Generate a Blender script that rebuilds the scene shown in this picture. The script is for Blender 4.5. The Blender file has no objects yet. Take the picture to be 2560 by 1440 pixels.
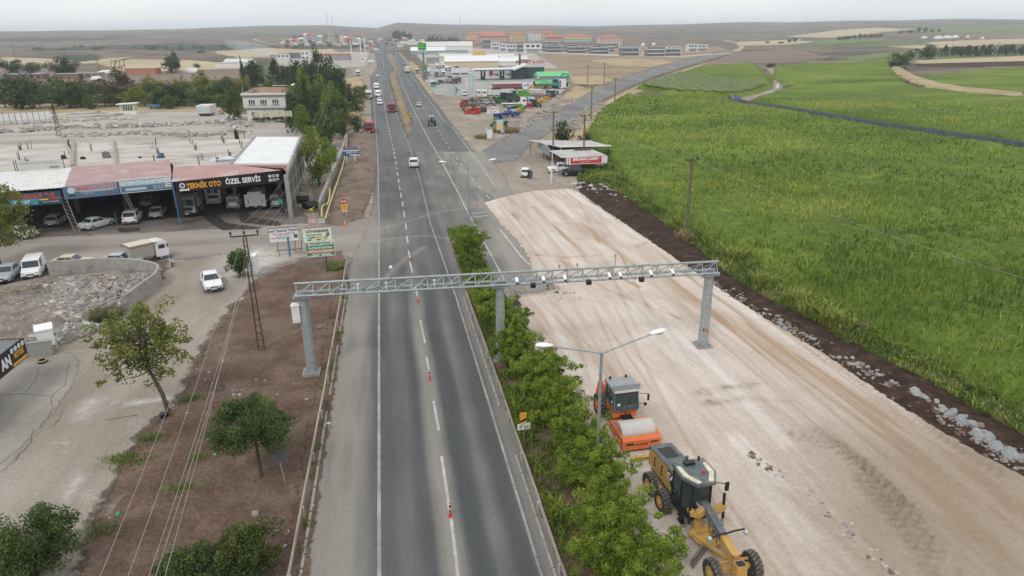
import bpy, math, random
import numpy as np
from mathutils import Vector, Matrix

# ------------------------------------------------------------------ scene, camera, world, sun, exposure
SC = bpy.context.scene
COL = SC.collection
rnd = random.Random(7)
nrs = np.random.RandomState(11)

CAM_H = 23.5
FWD = np.array([0.16695022, 0.92153518, -0.35057173])
RGT = np.array([0.98335189, -0.18149814, -0.00880305])
DWN = np.array([-0.07174043, -0.3432657, -0.93649451])
FPX = 1706.0
cam_data = bpy.data.cameras.new('camera')
cam_data.sensor_width = 36.0
cam_data.lens = FPX / 2560 * 36
cam_data.clip_start = 0.5
cam_data.clip_end = 30000
cam = bpy.data.objects.new('camera', cam_data)
COL.objects.link(cam)
cam.matrix_world = Matrix(((RGT[0], -DWN[0], -FWD[0], 0), (RGT[1], -DWN[1], -FWD[1], 0),
                           (RGT[2], -DWN[2], -FWD[2], CAM_H), (0, 0, 0, 1)))
SC.camera = cam

world = bpy.data.worlds.new('World')
SC.world = world
world.use_nodes = True
wn = world.node_tree; wn.nodes.clear()
w_out = wn.nodes.new('ShaderNodeOutputWorld')
w_bg = wn.nodes.new('ShaderNodeBackground')
w_sky = wn.nodes.new('ShaderNodeTexSky')
w_sky.sky_type = 'NISHITA'; w_sky.sun_disc = False
w_sky.sun_elevation = math.radians(48); w_sky.sun_rotation = math.radians(35)
w_sky.air_density = 1.4; w_sky.dust_density = 4.0
w_mix = wn.nodes.new('ShaderNodeMix'); w_mix.data_type = 'RGBA'
w_co = wn.nodes.new('ShaderNodeTexCoord')
w_map = wn.nodes.new('ShaderNodeMapping'); w_map.inputs['Scale'].default_value = (1.2, 1.2, 7.0)
w_noise = wn.nodes.new('ShaderNodeTexNoise')
w_noise.inputs['Scale'].default_value = 2.2; w_noise.inputs['Detail'].default_value = 5
w_ramp = wn.nodes.new('ShaderNodeValToRGB')          # the overcast: pale grey cloud sheet with soft tone changes
w_ramp.color_ramp.elements[0].position = 0.3; w_ramp.color_ramp.elements[0].color = (9.1, 9.6, 10.1, 1)
w_ramp.color_ramp.elements[1].position = 0.7; w_ramp.color_ramp.elements[1].color = (11.3, 11.3, 11.2, 1)
wn.links.new(w_co.outputs['Generated'], w_map.inputs['Vector'])
wn.links.new(w_map.outputs['Vector'], w_noise.inputs['Vector'])
wn.links.new(w_noise.outputs['Fac'], w_ramp.inputs['Fac'])
w_mix.inputs['Factor'].default_value = 0.9
wn.links.new(w_sky.outputs['Color'], w_mix.inputs['A'])
wn.links.new(w_ramp.outputs['Color'], w_mix.inputs['B'])
wn.links.new(w_mix.outputs['Result'], w_bg.inputs['Color'])
w_bg.inputs['Strength'].default_value = 0.1
wn.links.new(w_bg.outputs['Background'], w_out.inputs['Surface'])

sun_data = bpy.data.lights.new('sun', 'SUN')
sun_data.energy = 1.3; sun_data.angle = math.radians(14); sun_data.color = (1.0, 0.96, 0.9)
sun = bpy.data.objects.new('sun', sun_data); COL.objects.link(sun)
sun.rotation_euler = (math.radians(42), 0, math.radians(180 - 35 + 180))

SC.view_settings.view_transform = 'Standard'
SC.view_settings.look = 'None'
SC.view_settings.exposure = 0.0
SC.view_settings.gamma = 1.0
SC.view_settings.use_curve_mapping = False
SC.render.engine = 'CYCLES'
SC.cycles.use_denoising = True
SC.cycles.max_bounces = 5
SC.cycles.diffuse_bounces = 3
SC.cycles.transparent_max_bounces = 16
SC.cycles.volume_bounces = 2
SC.cycles.use_adaptive_sampling = True

# ------------------------------------------------------------------ where things stand: sight lines of the camera met with the ground
def gp(px, py, z=0.0):
 w = FWD * FPX + RGT * (px - 1280) + DWN * (py - 720)
 t = (z - CAM_H) / w[2]
 return (w[0] * t, w[1] * t)

def pxm(x, y):
 """photo pixels per metre at a place"""
 return FPX / max(5.0, x * FWD[0] + y * FWD[1] + CAM_H * 0.35)

def g3(px, py, z=0.0):
 a = gp(px, py, z); return (a[0], a[1], z)

SKY_X = [-90, -50, -22.3, -18, -13, -8, -4, 0, 1.6, 6, 13, 20, 27, 33, 40, 48, 60, 100]
SKY_H = [52, 52, 52, 56, 62, 74, 78, 58, 92, 74, 62, 60, 70, 72, 70, 66, 60, 50]
def hfn(x, y):
 """height of the land: flat by the road, rolling hills beyond"""
 x = np.asarray(x, float); y = np.asarray(y, float)
 r = np.hypot(x, y)
 az = np.degrees(np.arctan2(x, y))
 ridge = np.interp(az, SKY_X, SKY_H)
 t = np.clip((r - 900) / 4200, 0, 1)
 s = t * t * (3 - 2 * t)
 und = (np.sin(x * 0.0041 + 1.3) * np.cos(y * 0.0033 + 0.4) + 0.6 * np.sin(x * 0.0093 - y * 0.0061)) * 7 * np.clip((r - 900) / 1500, 0, 1)
 h = s * ridge * (1 - 0.75 * np.clip((r - 5200) / 3000, 0, 1)) + und * (1 - 0.5 * s)
 return np.where(y > 0, h, h * 0.3)

def gpt(px, py):
 """sight line met with the rolling land, for far places"""
 w = FWD * FPX + RGT * (px - 1280) + DWN * (py - 720); w = w / math.hypot(w[0], w[1])
 t = np.geomspace(300, 7000, 500); z = CAM_H + w[2] * t; h = hfn(w[0] * t, w[1] * t)
 k = np.argmax(z < h) if (z < h).any() else 499
 return (w[0] * t[k], w[1] * t[k])

# ------------------------------------------------------------------ mesh helpers
def rot2(x, y, a):
 c, s = math.cos(a), math.sin(a)
 return x * c - y * s, x * s + y * c

class MB:
 """collects shapes and links them as one mesh object"""
 def __init__(self):
  self.v = []; self.f = []
 def add(self, vs, fs):
  n = len(self.v); self.v.extend(vs); self.f.extend([tuple(i + n for i in f) for f in fs]); return self
 def box(self, c, s, rz=0.0, taper=1.0, ry=0.0, rx=0.0):
  hx, hy, hz = s[0] / 2, s[1] / 2, s[2] / 2
  vs = []
  R = Matrix.Rotation(rz, 3, 'Z') @ Matrix.Rotation(ry, 3, 'Y') @ Matrix.Rotation(rx, 3, 'X')
  for z, k in ((-hz, 1.0), (hz, taper)):
   for x, y in ((-hx, -hy), (hx, -hy), (hx, hy), (-hx, hy)):
    p = R @ Vector((x * k, y * k, z)); vs.append((p.x + c[0], p.y + c[1], p.z + c[2]))
  return self.add(vs, [(3, 2, 1, 0), (4, 5, 6, 7), (0, 1, 5, 4), (1, 2, 6, 5), (2, 3, 7, 6), (3, 0, 4, 7)])
 def mm(self, a, b):
  return self.box([(a[i] + b[i]) / 2 for i in range(3)], [abs(b[i] - a[i]) for i in range(3)])
 def cyl(self, p0, p1, r0, r1=None, n=8, caps=True):
  r1 = r0 if r1 is None else r1
  a = Vector(p0); b = Vector(p1); d = (b - a)
  if d.length < 1e-6: return self
  d.normalize()
  u = d.orthogonal().normalized(); w = d.cross(u)
  vs = []
  for p, r in ((a, r0), (b, r1)):
   for i in range(n):
    t = 2 * math.pi * i / n
    q = p + u * (math.cos(t) * r) + w * (math.sin(t) * r); vs.append(tuple(q))
  fs = [(i, (i + 1) % n, n + (i + 1) % n, n + i) for i in range(n)]
  if caps: fs += [tuple(range(n - 1, -1, -1)), tuple(range(n, 2 * n))]
  return self.add(vs, fs)
 def tube(self, pts, r, n=6):
  for i in range(len(pts) - 1):
   self.cyl(pts[i], pts[i + 1], r if not isinstance(r, (list, tuple)) else r[i], None if not isinstance(r, (list, tuple)) else r[i + 1], n, caps=(i == 0 or i == len(pts) - 2))
  return self
 def bar(self, p0, p1, w, h=None):
  """square bar between two points"""
  h = w if h is None else h
  a = Vector(p0); b = Vector(p1); d = (b - a)
  if d.length < 1e-6: return self
  L = d.length; d.normalize()
  up = Vector((0, 0, 1)) if abs(d.z) < 0.95 else Vector((0, 1, 0))
  s = d.cross(up).normalized(); u = s.cross(d)
  vs = []
  for p in (a, b):
   for i, j in ((-1, -1), (1, -1), (1, 1), (-1, 1)):
    vs.append(tuple(p + s * (i * w / 2) + u * (j * h / 2)))
  return self.add(vs, [(3, 2, 1, 0), (4, 5, 6, 7), (0, 1, 5, 4), (1, 2, 6, 5), (2, 3, 7, 6), (3, 0, 4, 7)])
 def prism(self, poly, axis, a, b):
  """2-D outline pushed along an axis: 'x' takes (y,z), 'y' takes (x,z), 'z' takes (x,y)"""
  n = len(poly); vs = []
  for t in (a, b):
   for p, q in poly:
    vs.append((t, p, q) if axis == 'x' else (p, t, q) if axis == 'y' else (p, q, t))
  fs = [(i, (i + 1) % n, n + (i + 1) % n, n + i) for i in range(n)]
  fs += [tuple(range(n - 1, -1, -1)), tuple(range(n, 2 * n))]
  return self.add(vs, fs)
 def loft(self, rings, closed=True):
  n = len(rings[0]); vs = [tuple(p) for r in rings for p in r]; fs = []
  for k in range(len(rings) - 1):
   for i in range(n if closed else n - 1):
    j = (i + 1) % n
    fs.append((k * n + i, k * n + j, (k + 1) * n + j, (k + 1) * n + i))
  if closed:
   fs.append(tuple(range(n - 1, -1, -1))); fs.append(tuple((len(rings) - 1) * n + i for i in range(n)))
  return self.add(vs, fs)
 def quad(self, a, b, c, d):
  return self.add([a, b, c, d], [(0, 1, 2, 3)])
 def ball(self, c, r, n=8, m=5, jit=0.0, R=None):
  R = R or rnd
  rings = []; vs = []; fs = []
  rx, ry, rz = r if isinstance(r, (tuple, list)) else (r, r, r)
  vs.append((c[0], c[1], c[2] - rz))
  for k in range(1, m):
   ph = -math.pi / 2 + math.pi * k / m
   for i in range(n):
    t = 2 * math.pi * i / n; q = 1 + R.uniform(-jit, jit)
    vs.append((c[0] + rx * q * math.cos(ph) * math.cos(t), c[1] + ry * q * math.cos(ph) * math.sin(t), c[2] + rz * q * math.sin(ph)))
  vs.append((c[0], c[1], c[2] + rz))
  for i in range(n):
   fs.append((0, 1 + (i + 1) % n, 1 + i))
   fs.append((len(vs) - 1, len(vs) - 1 - n + i, len(vs) - 1 - n + (i + 1) % n))
  for k in range(m - 2):
   for i in range(n):
    a = 1 + k * n + i; b = 1 + k * n + (i + 1) % n
    fs.append((a, b, b + n, a + n))
  return self.add(vs, fs)
 def mesh(self, name, smooth=False):
  me = bpy.data.meshes.new(name); me.from_pydata(self.v, [], self.f); me.update()
  if smooth:
   me.shade_smooth()
   try: me.set_sharp_from_angle(angle=math.radians(38))
   except Exception: pass
  return me

def put(name, me, mat=None, parent=None, smooth=False, loc=None, rz=None):
 if isinstance(me, MB): me = me.mesh(name, smooth)
 if mat is not None and not me.materials: me.materials.append(mat)
 o = bpy.data.objects.new(name, me); COL.objects.link(o)
 if parent is not None: o.parent = parent
 if loc is not None: o.location = loc
 if rz is not None: o.rotation_euler = (0, 0, rz)
 return o

def tag(o, label=None, cat=None, group=None, kind=None):
 if label: o['label'] = label
 if cat: o['category'] = cat
 if group: o['group'] = group
 if kind: o['kind'] = kind
 return o

def thing(name, label, cat, loc=(0, 0, 0), rz=0.0, group=None):
 o = bpy.data.objects.new(name, None); COL.objects.link(o)
 o.empty_display_size = 0.3
 if len(loc) == 2: loc = (loc[0], loc[1], 0)
 o.location = loc; o.rotation_euler = (0, 0, rz)
 return tag(o, label, cat, group)

def dup(root, loc, rz=None, label=None, group=None, scale=None):
 def cp(o, par):
  c = o.copy(); COL.objects.link(c)
  if par is not None: c.parent = par
  for ch in list(o.children): cp(ch, c)
  return c
 c = cp(root, None)
 if len(loc) == 2: loc = (loc[0], loc[1], 0)
 c.location = loc
 if rz is not None: c.rotation_euler = (0, 0, rz)
 if scale is not None: c.scale = scale if isinstance(scale, tuple) else (scale,) * 3
 if label: c['label'] = label
 if group: c['group'] = group
 return c

# ------------------------------------------------------------------ materials
_mats = {}
def nt(m): return m.node_tree.nodes, m.node_tree.links

def M(name, col, rough=0.6, metal=0.0, var=0.18, scale=2.5, bump=0.0, bscale=25.0, dirt=None, dscale=1.2, spec=0.4, stretch=None):
 """plain paint, metal, plaster: colour with uneven tone, optional dirt, fine relief"""
 if name in _mats: return _mats[name]
 m = bpy.data.materials.new(name); m.use_nodes = True; _mats[name] = m
 N, L = nt(m); b = N['Principled BSDF']
 b.inputs['Roughness'].default_value = rough; b.inputs['Metallic'].default_value = metal
 b.inputs['Specular IOR Level'].default_value = spec
 tc = N.new('ShaderNodeTexCoord'); mp = N.new('ShaderNodeMapping'); L.new(tc.outputs['Object'], mp.inputs['Vector'])
 if stretch: mp.inputs['Scale'].default_value = stretch
 n = N.new('ShaderNodeTexNoise'); n.inputs['Scale'].default_value = scale; n.inputs['Detail'].default_value = 5
 L.new(mp.outputs['Vector'], n.inputs['Vector'])
 r = N.new('ShaderNodeValToRGB'); c = col
 r.color_ramp.elements[0].position = 0.3; r.color_ramp.elements[1].position = 0.7
 r.color_ramp.elements[0].color = tuple(max(0, k * (1 - var)) for k in c) + (1,)
 r.color_ramp.elements[1].color = tuple(min(1, k * (1 + var * 0.6)) for k in c) + (1,)
 L.new(n.outputs['Fac'], r.inputs['Fac']); last = r.outputs['Color']
 if dirt:
  n2 = N.new('ShaderNodeTexNoise'); n2.inputs['Scale'].default_value = dscale; n2.inputs['Detail'].default_value = 8; n2.inputs['Roughness'].default_value = 0.7
  L.new(mp.outputs['Vector'], n2.inputs['Vector'])
  r2 = N.new('ShaderNodeMapRange'); r2.inputs['From Min'].default_value = 0.48; r2.inputs['From Max'].default_value = 0.72
  L.new(n2.outputs['Fac'], r2.inputs['Value'])
  mx = N.new('ShaderNodeMix'); mx.data_type = 'RGBA'; L.new(r2.outputs['Result'], mx.inputs['Factor'])
  L.new(last, mx.inputs['A']); mx.inputs['B'].default_value = tuple(dirt) + (1,); last = mx.outputs['Result']
 L.new(last, b.inputs['Base Color'])
 if bump:
  n3 = N.new('ShaderNodeTexNoise'); n3.inputs['Scale'].default_value = bscale; n3.inputs['Detail'].default_value = 4
  L.new(mp.outputs['Vector'], n3.inputs['Vector'])
  bp = N.new('ShaderNodeBump'); bp.inputs['Strength'].default_value = bump; bp.inputs['Distance'].default_value = 0.05
  L.new(n3.outputs['Fac'], bp.inputs['Height']); L.new(bp.outputs['Normal'], b.inputs['Normal'])
 return m

def glassm(name, col=(0.03, 0.04, 0.045), rough=0.08):
 if name in _mats: return _mats[name]
 m = bpy.data.materials.new(name); m.use_nodes = True; _mats[name] = m
 b = m.node_tree.nodes['Principled BSDF']
 b.inputs['Base Color'].default_value = tuple(col) + (1,); b.inputs['Roughness'].default_value = rough
 b.inputs['Specular IOR Level'].default_value = 0.6
 return m

def gmat(name, ramp, scale=0.3, stretch=(1, 1), rot=0.0, fine=(6.0, 0.35), bump=(4.0, 0.5, 0.1), edge=None, attrs=(), rough=0.95, mid=None, speck=None, soft=False):
 """ground material: world-space mottling, fine grain, relief, painted attribute masks and a ragged border"""
 if name in _mats: return _mats[name]
 m = bpy.data.materials.new(name); m.use_nodes = True; _mats[name] = m
 N, L = nt(m); b = N['Principled BSDF']; out = N['Material Output']
 b.inputs['Roughness'].default_value = rough; b.inputs['Specular IOR Level'].default_value = 0.2
 geo = N.new('ShaderNodeNewGeometry')
 mp = N.new('ShaderNodeMapping'); mp.inputs['Rotation'].default_value = (0, 0, rot); mp.inputs['Scale'].default_value = (stretch[0], stretch[1], 1)
 L.new(geo.outputs['Position'], mp.inputs['Vector'])
 def noise(sc, det=6, ro=0.6, vec=None, dist=0.0):
  n = N.new('ShaderNodeTexNoise'); n.inputs['Scale'].default_value = sc; n.inputs['Detail'].default_value = det
  n.inputs['Roughness'].default_value = ro; n.inputs['Distortion'].default_value = dist
  L.new(vec or mp.outputs['Vector'], n.inputs['Vector']); return n.outputs['Fac']
 n1 = noise(scale, 8, 0.62, dist=0.4)
 r = N.new('ShaderNodeValToRGB'); cr = r.color_ramp
 while len(cr.elements) < len(ramp): cr.elements.new(0.5)
 for e, (p, c) in zip(cr.elements, ramp): e.position = p; e.color = tuple(c) + (1,)
 L.new(n1, r.inputs['Fac']); last = r.outputs['Color']
 if mid:   # (scale, colour, from, to, strength)
  n4 = noise(mid[0], 6, 0.65, geo.outputs['Position'])
  mr = N.new('ShaderNodeMapRange'); mr.inputs['From Min'].default_value = mid[2]; mr.inputs['From Max'].default_value = mid[3]; mr.inputs['To Max'].default_value = mid[4]
  L.new(n4, mr.inputs['Value']); mx = N.new('ShaderNodeMix'); mx.data_type = 'RGBA'
  L.new(mr.outputs['Result'], mx.inputs['Factor']); L.new(last, mx.inputs['A']); mx.inputs['B'].default_value = tuple(mid[1]) + (1,); last = mx.outputs['Result']
 for tup in attrs:
  an, c, k = tup[:3]; amp = tup[3] if len(tup) > 3 else 0.65; nsc = tup[4] if len(tup) > 4 else 1.3
  at = N.new('ShaderNodeAttribute'); at.attribute_name = an
  nn = noise(nsc, 8, 0.75, mp.outputs['Vector'])
  ma = N.new('ShaderNodeMath'); ma.operation = 'MULTIPLY_ADD'; L.new(nn, ma.inputs[0]); ma.inputs[1].default_value = 2 * amp; ma.inputs[2].default_value = -amp
  ad = N.new('ShaderNodeMath'); ad.operation = 'ADD'; L.new(ma.outputs[0], ad.inputs[0]); L.new(at.outputs['Fac'], ad.inputs[1])
  mu = N.new('ShaderNodeMath'); mu.operation = 'MULTIPLY'; mu.use_clamp = True; L.new(ad.outputs[0], mu.inputs[0]); L.new(at.outputs['Fac'], mu.inputs[1])
  m3 = N.new('ShaderNodeMath'); m3.operation = 'MULTIPLY'; m3.use_clamp = True; L.new(mu.outputs[0], m3.inputs[0]); m3.inputs[1].default_value = k
  mx = N.new('ShaderNodeMix'); mx.data_type = 'RGBA'
  L.new(m3.outputs[0], mx.inputs['Factor']); L.new(last, mx.inputs['A']); mx.inputs['B'].default_value = tuple(c) + (1,); last = mx.outputs['Result']
 if fine:
  n2 = noise(fine[0], 6, 0.7, geo.outputs['Position'])
  mr = N.new('ShaderNodeMapRange'); mr.inputs['From Min'].default_value = 0.25; mr.inputs['From Max'].default_value = 0.75
  mr.inputs['To Min'].default_value = 1 - fine[1]; mr.inputs['To Max'].default_value = 1 + fine[1]
  L.new(n2, mr.inputs['Value']); vm = N.new('ShaderNodeVectorMath'); vm.operation = 'SCALE'
  L.new(last, vm.inputs[0]); L.new(mr.outputs['Result'], vm.inputs['Scale']); last = vm.outputs['Vector']
 if speck:  # (scale, colour, threshold)
  vo = N.new('ShaderNodeTexVoronoi'); vo.inputs['Scale'].default_value = speck[0]; L.new(geo.outputs['Position'], vo.inputs['Vector'])
  mr = N.new('ShaderNodeMapRange'); mr.inputs['From Min'].default_value = speck[2]; mr.inputs['From Max'].default_value = speck[2] * 0.7
  L.new(vo.outputs['Distance'], mr.inputs['Value']); mx = N.new('ShaderNodeMix'); mx.data_type = 'RGBA'
  L.new(mr.outputs['Result'], mx.inputs['Factor']); L.new(last, mx.inputs['A']); mx.inputs['B'].default_value = tuple(speck[1]) + (1,); last = mx.outputs['Result']
 L.new(last, b.inputs['Base Color'])
 if bump:
  n3 = noise(bump[0], 5, 0.6, geo.outputs['Position'] if stretch == (1, 1) else None)
  bp = N.new('ShaderNodeBump'); bp.inputs['Strength'].default_value = bump[1]; bp.inputs['Distance'].default_value = bump[2]
  L.new(n3, bp.inputs['Height']); L.new(bp.outputs['Normal'], b.inputs['Normal'])
 if edge:
  at = N.new('ShaderNodeAttribute'); at.attribute_name = 'e'
  nn = noise(edge, 6, 0.7, geo.outputs['Position'])
  ma = N.new('ShaderNodeMath'); ma.operation = 'MULTIPLY_ADD'; L.new(nn, ma.inputs[0]); ma.inputs[1].default_value = 1.6; ma.inputs[2].default_value = -0.8
  ad = N.new('ShaderNodeMath'); ad.operation = 'ADD'; L.new(ma.outputs[0], ad.inputs[0]); L.new(at.outputs['Fac'], ad.inputs[1])
  mr = N.new('ShaderNodeMapRange'); mr.inputs['From Min'].default_value = 0.05 if soft else 0.38; mr.inputs['From Max'].default_value = 1.35 if soft else 0.62; L.new(ad.outputs[0], mr.inputs['Value'])
  tr = N.new('ShaderNodeBsdfTransparent'); ms = N.new('ShaderNodeMixShader')
  L.new(mr.outputs['Result'], ms.inputs[0]); L.new(tr.outputs[0], ms.inputs[1]); L.new(b.outputs[0], ms.inputs[2]); L.new(ms.outputs[0], out.inputs['Surface'])
 return m

# ------------------------------------------------------------------ ground sheets
def poly_sd(X, Y, poly):
 """signed distance to an outline, inside positive"""
 P = np.asarray(poly, float); n = len(P)
 d = np.full(X.shape, 1e9); inside = np.zeros(X.shape, bool)
 for i in range(n):
  a = P[i]; b = P[(i + 1) % n]; e = b - a; L2 = max(1e-9, e @ e)
  t = np.clip(((X - a[0]) * e[0] + (Y - a[1]) * e[1]) / L2, 0, 1)
  d = np.minimum(d, np.hypot(X - a[0] - t * e[0], Y - a[1] - t * e[1]))
  c = ((a[1] > Y) != (b[1] > Y)) & (X < (b[0] - a[0]) * (Y - a[1]) / (b[1] - a[1] + 1e-12) + a[0])
  inside ^= c
 return np.where(inside, d, -d)

def line_d(X, Y, pts):
 d = np.full(X.shape, 1e9); P = np.asarray(pts, float)
 for i in range(len(P) - 1):
  a = P[i]; e = P[i + 1] - a; L2 = max(1e-9, e @ e)
  t = np.clip(((X - a[0]) * e[0] + (Y - a[1]) * e[1]) / L2, 0, 1)
  d = np.minimum(d, np.hypot(X - a[0] - t * e[0], Y - a[1] - t * e[1]))
 return d

def vnoise(X, Y, s, seed=0):
 """cheap smooth value noise, about -1..1"""
 R = np.random.RandomState(seed); T = R.rand(64, 64) * 2 - 1
 x = X / s; y = Y / s; xi = np.floor(x).astype(int); yi = np.floor(y).astype(int)
 fx = x - xi; fy = y - yi; fx = fx * fx * (3 - 2 * fx); fy = fy * fy * (3 - 2 * fy)
 a = T[xi % 64, yi % 64]; b = T[(xi + 1) % 64, yi % 64]; c = T[xi % 64, (yi + 1) % 64]; d = T[(xi + 1) % 64, (yi + 1) % 64]
 return (a * (1 - fx) + b * fx) * (1 - fy) + (c * (1 - fx) + d * fx) * fy

def mesh_np(name, V, F, attrs=None, smooth=True):
 """fast mesh from arrays; F is (n,4) or (n,3)"""
 V = np.asarray(V, np.float32); F = np.asarray(F, np.int32)
 me = bpy.data.meshes.new(name); k = F.shape[1]
 me.vertices.add(len(V)); me.vertices.foreach_set('co', V.ravel())
 me.loops.add(F.size); me.loops.foreach_set('vertex_index', F.ravel())
 me.polygons.add(len(F)); me.polygons.foreach_set('loop_start', np.arange(0, F.size, k, dtype=np.int32))
 me.polygons.foreach_set('use_smooth', np.full(len(F), smooth))
 me.update(calc_edges=True)
 for an, av in (attrs or {}).items():
  at = me.attributes.new(an, 'FLOAT', 'POINT'); at.data.foreach_set('value', np.asarray(av, np.float32))
 return me

def zoff(k, X, Y): return k * (0.006 + np.hypot(X, Y) * 3.5e-5)

def sheet(name, poly, mat, k, cell=1.0, w=0.6, hf=None, paint=None, px=True, kind='structure', label=None):
 """a ground sheet cut to an outline, its border fading raggedly over w metres"""
 P = [(gpt(*p) if p[1] < 125 else gp(*p)) for p in poly] if px else poly
 A = np.array(P); x0, y0 = A.min(0) - w; x1, y1 = A.max(0) + w
 nx = max(2, int((x1 - x0) / cell) + 2); ny = max(2, int((y1 - y0) / cell) + 2)
 xs = np.linspace(x0, x1, nx); ys = np.linspace(y0, y1, ny)
 X, Y = np.meshgrid(xs, ys); sd = poly_sd(X, Y, P)
 e = np.clip(0.5 + sd / (2 * w), 0, 1)
 keep = sd > -w
 cellk = keep[:-1, :-1] | keep[1:, :-1] | keep[:-1, 1:] | keep[1:, 1:]
 idx = np.arange(nx * ny).reshape(ny, nx)
 F = np.stack([idx[:-1, :-1][cellk], idx[:-1, 1:][cellk], idx[1:, 1:][cellk], idx[1:, :-1][cellk]], 1)
 Z = hfn(X, Y) + zoff(k, X, Y)
 if hf is not None: Z = Z + hf(X, Y, sd)
 used = np.unique(F); rm = np.full(nx * ny, -1); rm[used] = np.arange(len(used)); F = rm[F]
 V = np.stack([X.ravel()[used], Y.ravel()[used], Z.ravel()[used]], 1)
 at = {'e': e.ravel()[used]}
 if paint:
  for an, fn in paint.items(): at[an] = fn(X, Y).ravel()[used]
 me = mesh_np(name, V, F, at); me.materials.append(mat)
 o = bpy.data.objects.new(name, me); COL.objects.link(o); tag(o, label, None, None, kind)
 return o

def ribbon_pts(pts, n=None, step=None):
 P = [Vector(p).to_2d() if len(p) > 2 else Vector(p) for p in pts]; out = []
 for i in range(len(P) - 1):
  d = (P[i + 1] - P[i]).length; m = max(1, int(d / (step or 5)))
  for j in range(m): out.append(P[i].lerp(P[i + 1], j / m))
 out.append(P[-1]); return out

def smooth_line(pts, it=2):
 for _ in range(it):
  q = [pts[0]]
  for a, b in zip(pts[:-1], pts[1:]):
   q.append((a[0] * .75 + b[0] * .25, a[1] * .75 + b[1] * .25)); q.append((a[0] * .25 + b[0] * .75, a[1] * .25 + b[1] * .75))
  q.append(pts[-1]); pts = q
 return pts
# ------------------------------------------------------------------ the land
def land():
 na = 480; rr = np.concatenate([[0.0], np.geomspace(6, 11000, 120)])
 az = np.linspace(-math.pi, math.pi, na, endpoint=False)
 A, R_ = np.meshgrid(az, rr[1:]); X = R_ * np.sin(A); Y = R_ * np.cos(A)
 X = np.concatenate([[0], X.ravel()]); Y = np.concatenate([[0], Y.ravel()])
 Z = hfn(X, Y)
 idx = (np.arange((len(rr) - 1) * na) + 1).reshape(len(rr) - 1, na); nxt = np.roll(idx, -1, 1)
 F = np.stack([idx[:-1].ravel(), idx[1:].ravel(), nxt[1:].ravel(), nxt[:-1].ravel()], 1)
 me = mesh_np('ground', np.stack([X, Y, Z], 1), F)
 # the small disc under the camera
 bm_v = MB(); bm_v.v = [(float(6 * math.sin(a)), float(6 * math.cos(a)), 0) for a in az[::8]]; bm_v.f = [tuple(range(len(bm_v.v)))]
 m = gmat('far_land', [(0.30, (0.06, 0.052, 0.048)), (0.42, (0.10, 0.080, 0.066)), (0.52, (0.20, 0.15, 0.10)), (0.58, (0.085, 0.07, 0.06)), (0.72, (0.125, 0.10, 0.075)), (0.8, (0.05, 0.05, 0.038))],
             scale=0.0055, stretch=(0.8, 1.0), fine=(0.05, 0.35), bump=(0.5, 0.4, 0.5), mid=(0.02, (0.055, 0.058, 0.042), 0.55, 0.68, 0.8))
 # long field strips across the hills
 me.materials.append(m)
 o = bpy.data.objects.new('ground', me); COL.objects.link(o); tag(o, None, None, None, 'structure')
land()

K_SOIL = gmat('brown_soil', [(0.3, (0.10, 0.062, 0.045)), (0.5, (0.155, 0.10, 0.075)), (0.7, (0.215, 0.15, 0.115))], scale=0.35, fine=(5, 0.45), bump=(2.5, 1.0, 0.35), edge=0.9,
              mid=(0.25, (0.26, 0.22, 0.185), 0.55, 0.75, 0.6), speck=(2.6, (0.34, 0.31, 0.27), 0.09))
K_DARK = gmat('dark_soil', [(0.3, (0.028, 0.017, 0.012)), (0.5, (0.055, 0.032, 0.022)), (0.7, (0.10, 0.062, 0.045))], scale=0.8, fine=(6, 0.5), bump=(3, 1.0, 0.4), edge=0.9)
K_DUST = gmat('dusty_verge', [(0.3, (0.22, 0.18, 0.145)), (0.5, (0.29, 0.245, 0.20)), (0.72, (0.40, 0.35, 0.30))], scale=0.12, stretch=(1, 0.45), rot=0.5, fine=(4, 0.25), bump=(2, 0.6, 0.15), edge=0.5,
              mid=(0.35, (0.17, 0.14, 0.11), 0.55, 0.75, 0.6))
K_DRIVE = gmat('pale_drive', [(0.3, (0.21, 0.175, 0.145)), (0.5, (0.29, 0.25, 0.21)), (0.75, (0.38, 0.34, 0.295))], scale=0.16, stretch=(1, 0.3), rot=-0.7, fine=(4, 0.2), bump=(2, 0.4, 0.1), edge=0.7,
               mid=(0.5, (0.50, 0.46, 0.42), 0.6, 0.75, 0.55))
K_SERV = gmat('service_road', [(0.3, (0.20, 0.175, 0.15)), (0.5, (0.265, 0.235, 0.205)), (0.7, (0.36, 0.32, 0.285))], scale=0.15, stretch=(0.25, 1), fine=(4, 0.15), bump=(2, 0.3, 0.06), edge=0.7)
K_CONC = gmat('worn_concrete', [(0.3, (0.20, 0.185, 0.165)), (0.5, (0.285, 0.265, 0.235)), (0.75, (0.37, 0.345, 0.31))], scale=0.13, fine=(3, 0.18), bump=(3, 0.3, 0.05), edge=1.2,
              mid=(0.4, (0.12, 0.11, 0.10), 0.6, 0.75, 0.5))
K_FORE = gmat('oily_forecourt', [(0.3, (0.085, 0.075, 0.068)), (0.5, (0.15, 0.13, 0.115)), (0.75, (0.24, 0.21, 0.185))], scale=0.22, stretch=(0.6, 1.2), fine=(4, 0.25), bump=(2, 0.3, 0.06), edge=0.7)
K_YARD = gmat('pale_yard', [(0.3, (0.30, 0.27, 0.235)), (0.5, (0.40, 0.365, 0.325)), (0.75, (0.50, 0.46, 0.42))], scale=0.05, stretch=(0.6, 1.6), fine=(1.5, 0.25), bump=(1.5, 0.5, 0.15), edge=0.25,
              mid=(0.14, (0.22, 0.20, 0.18), 0.52, 0.68, 0.7))
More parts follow.
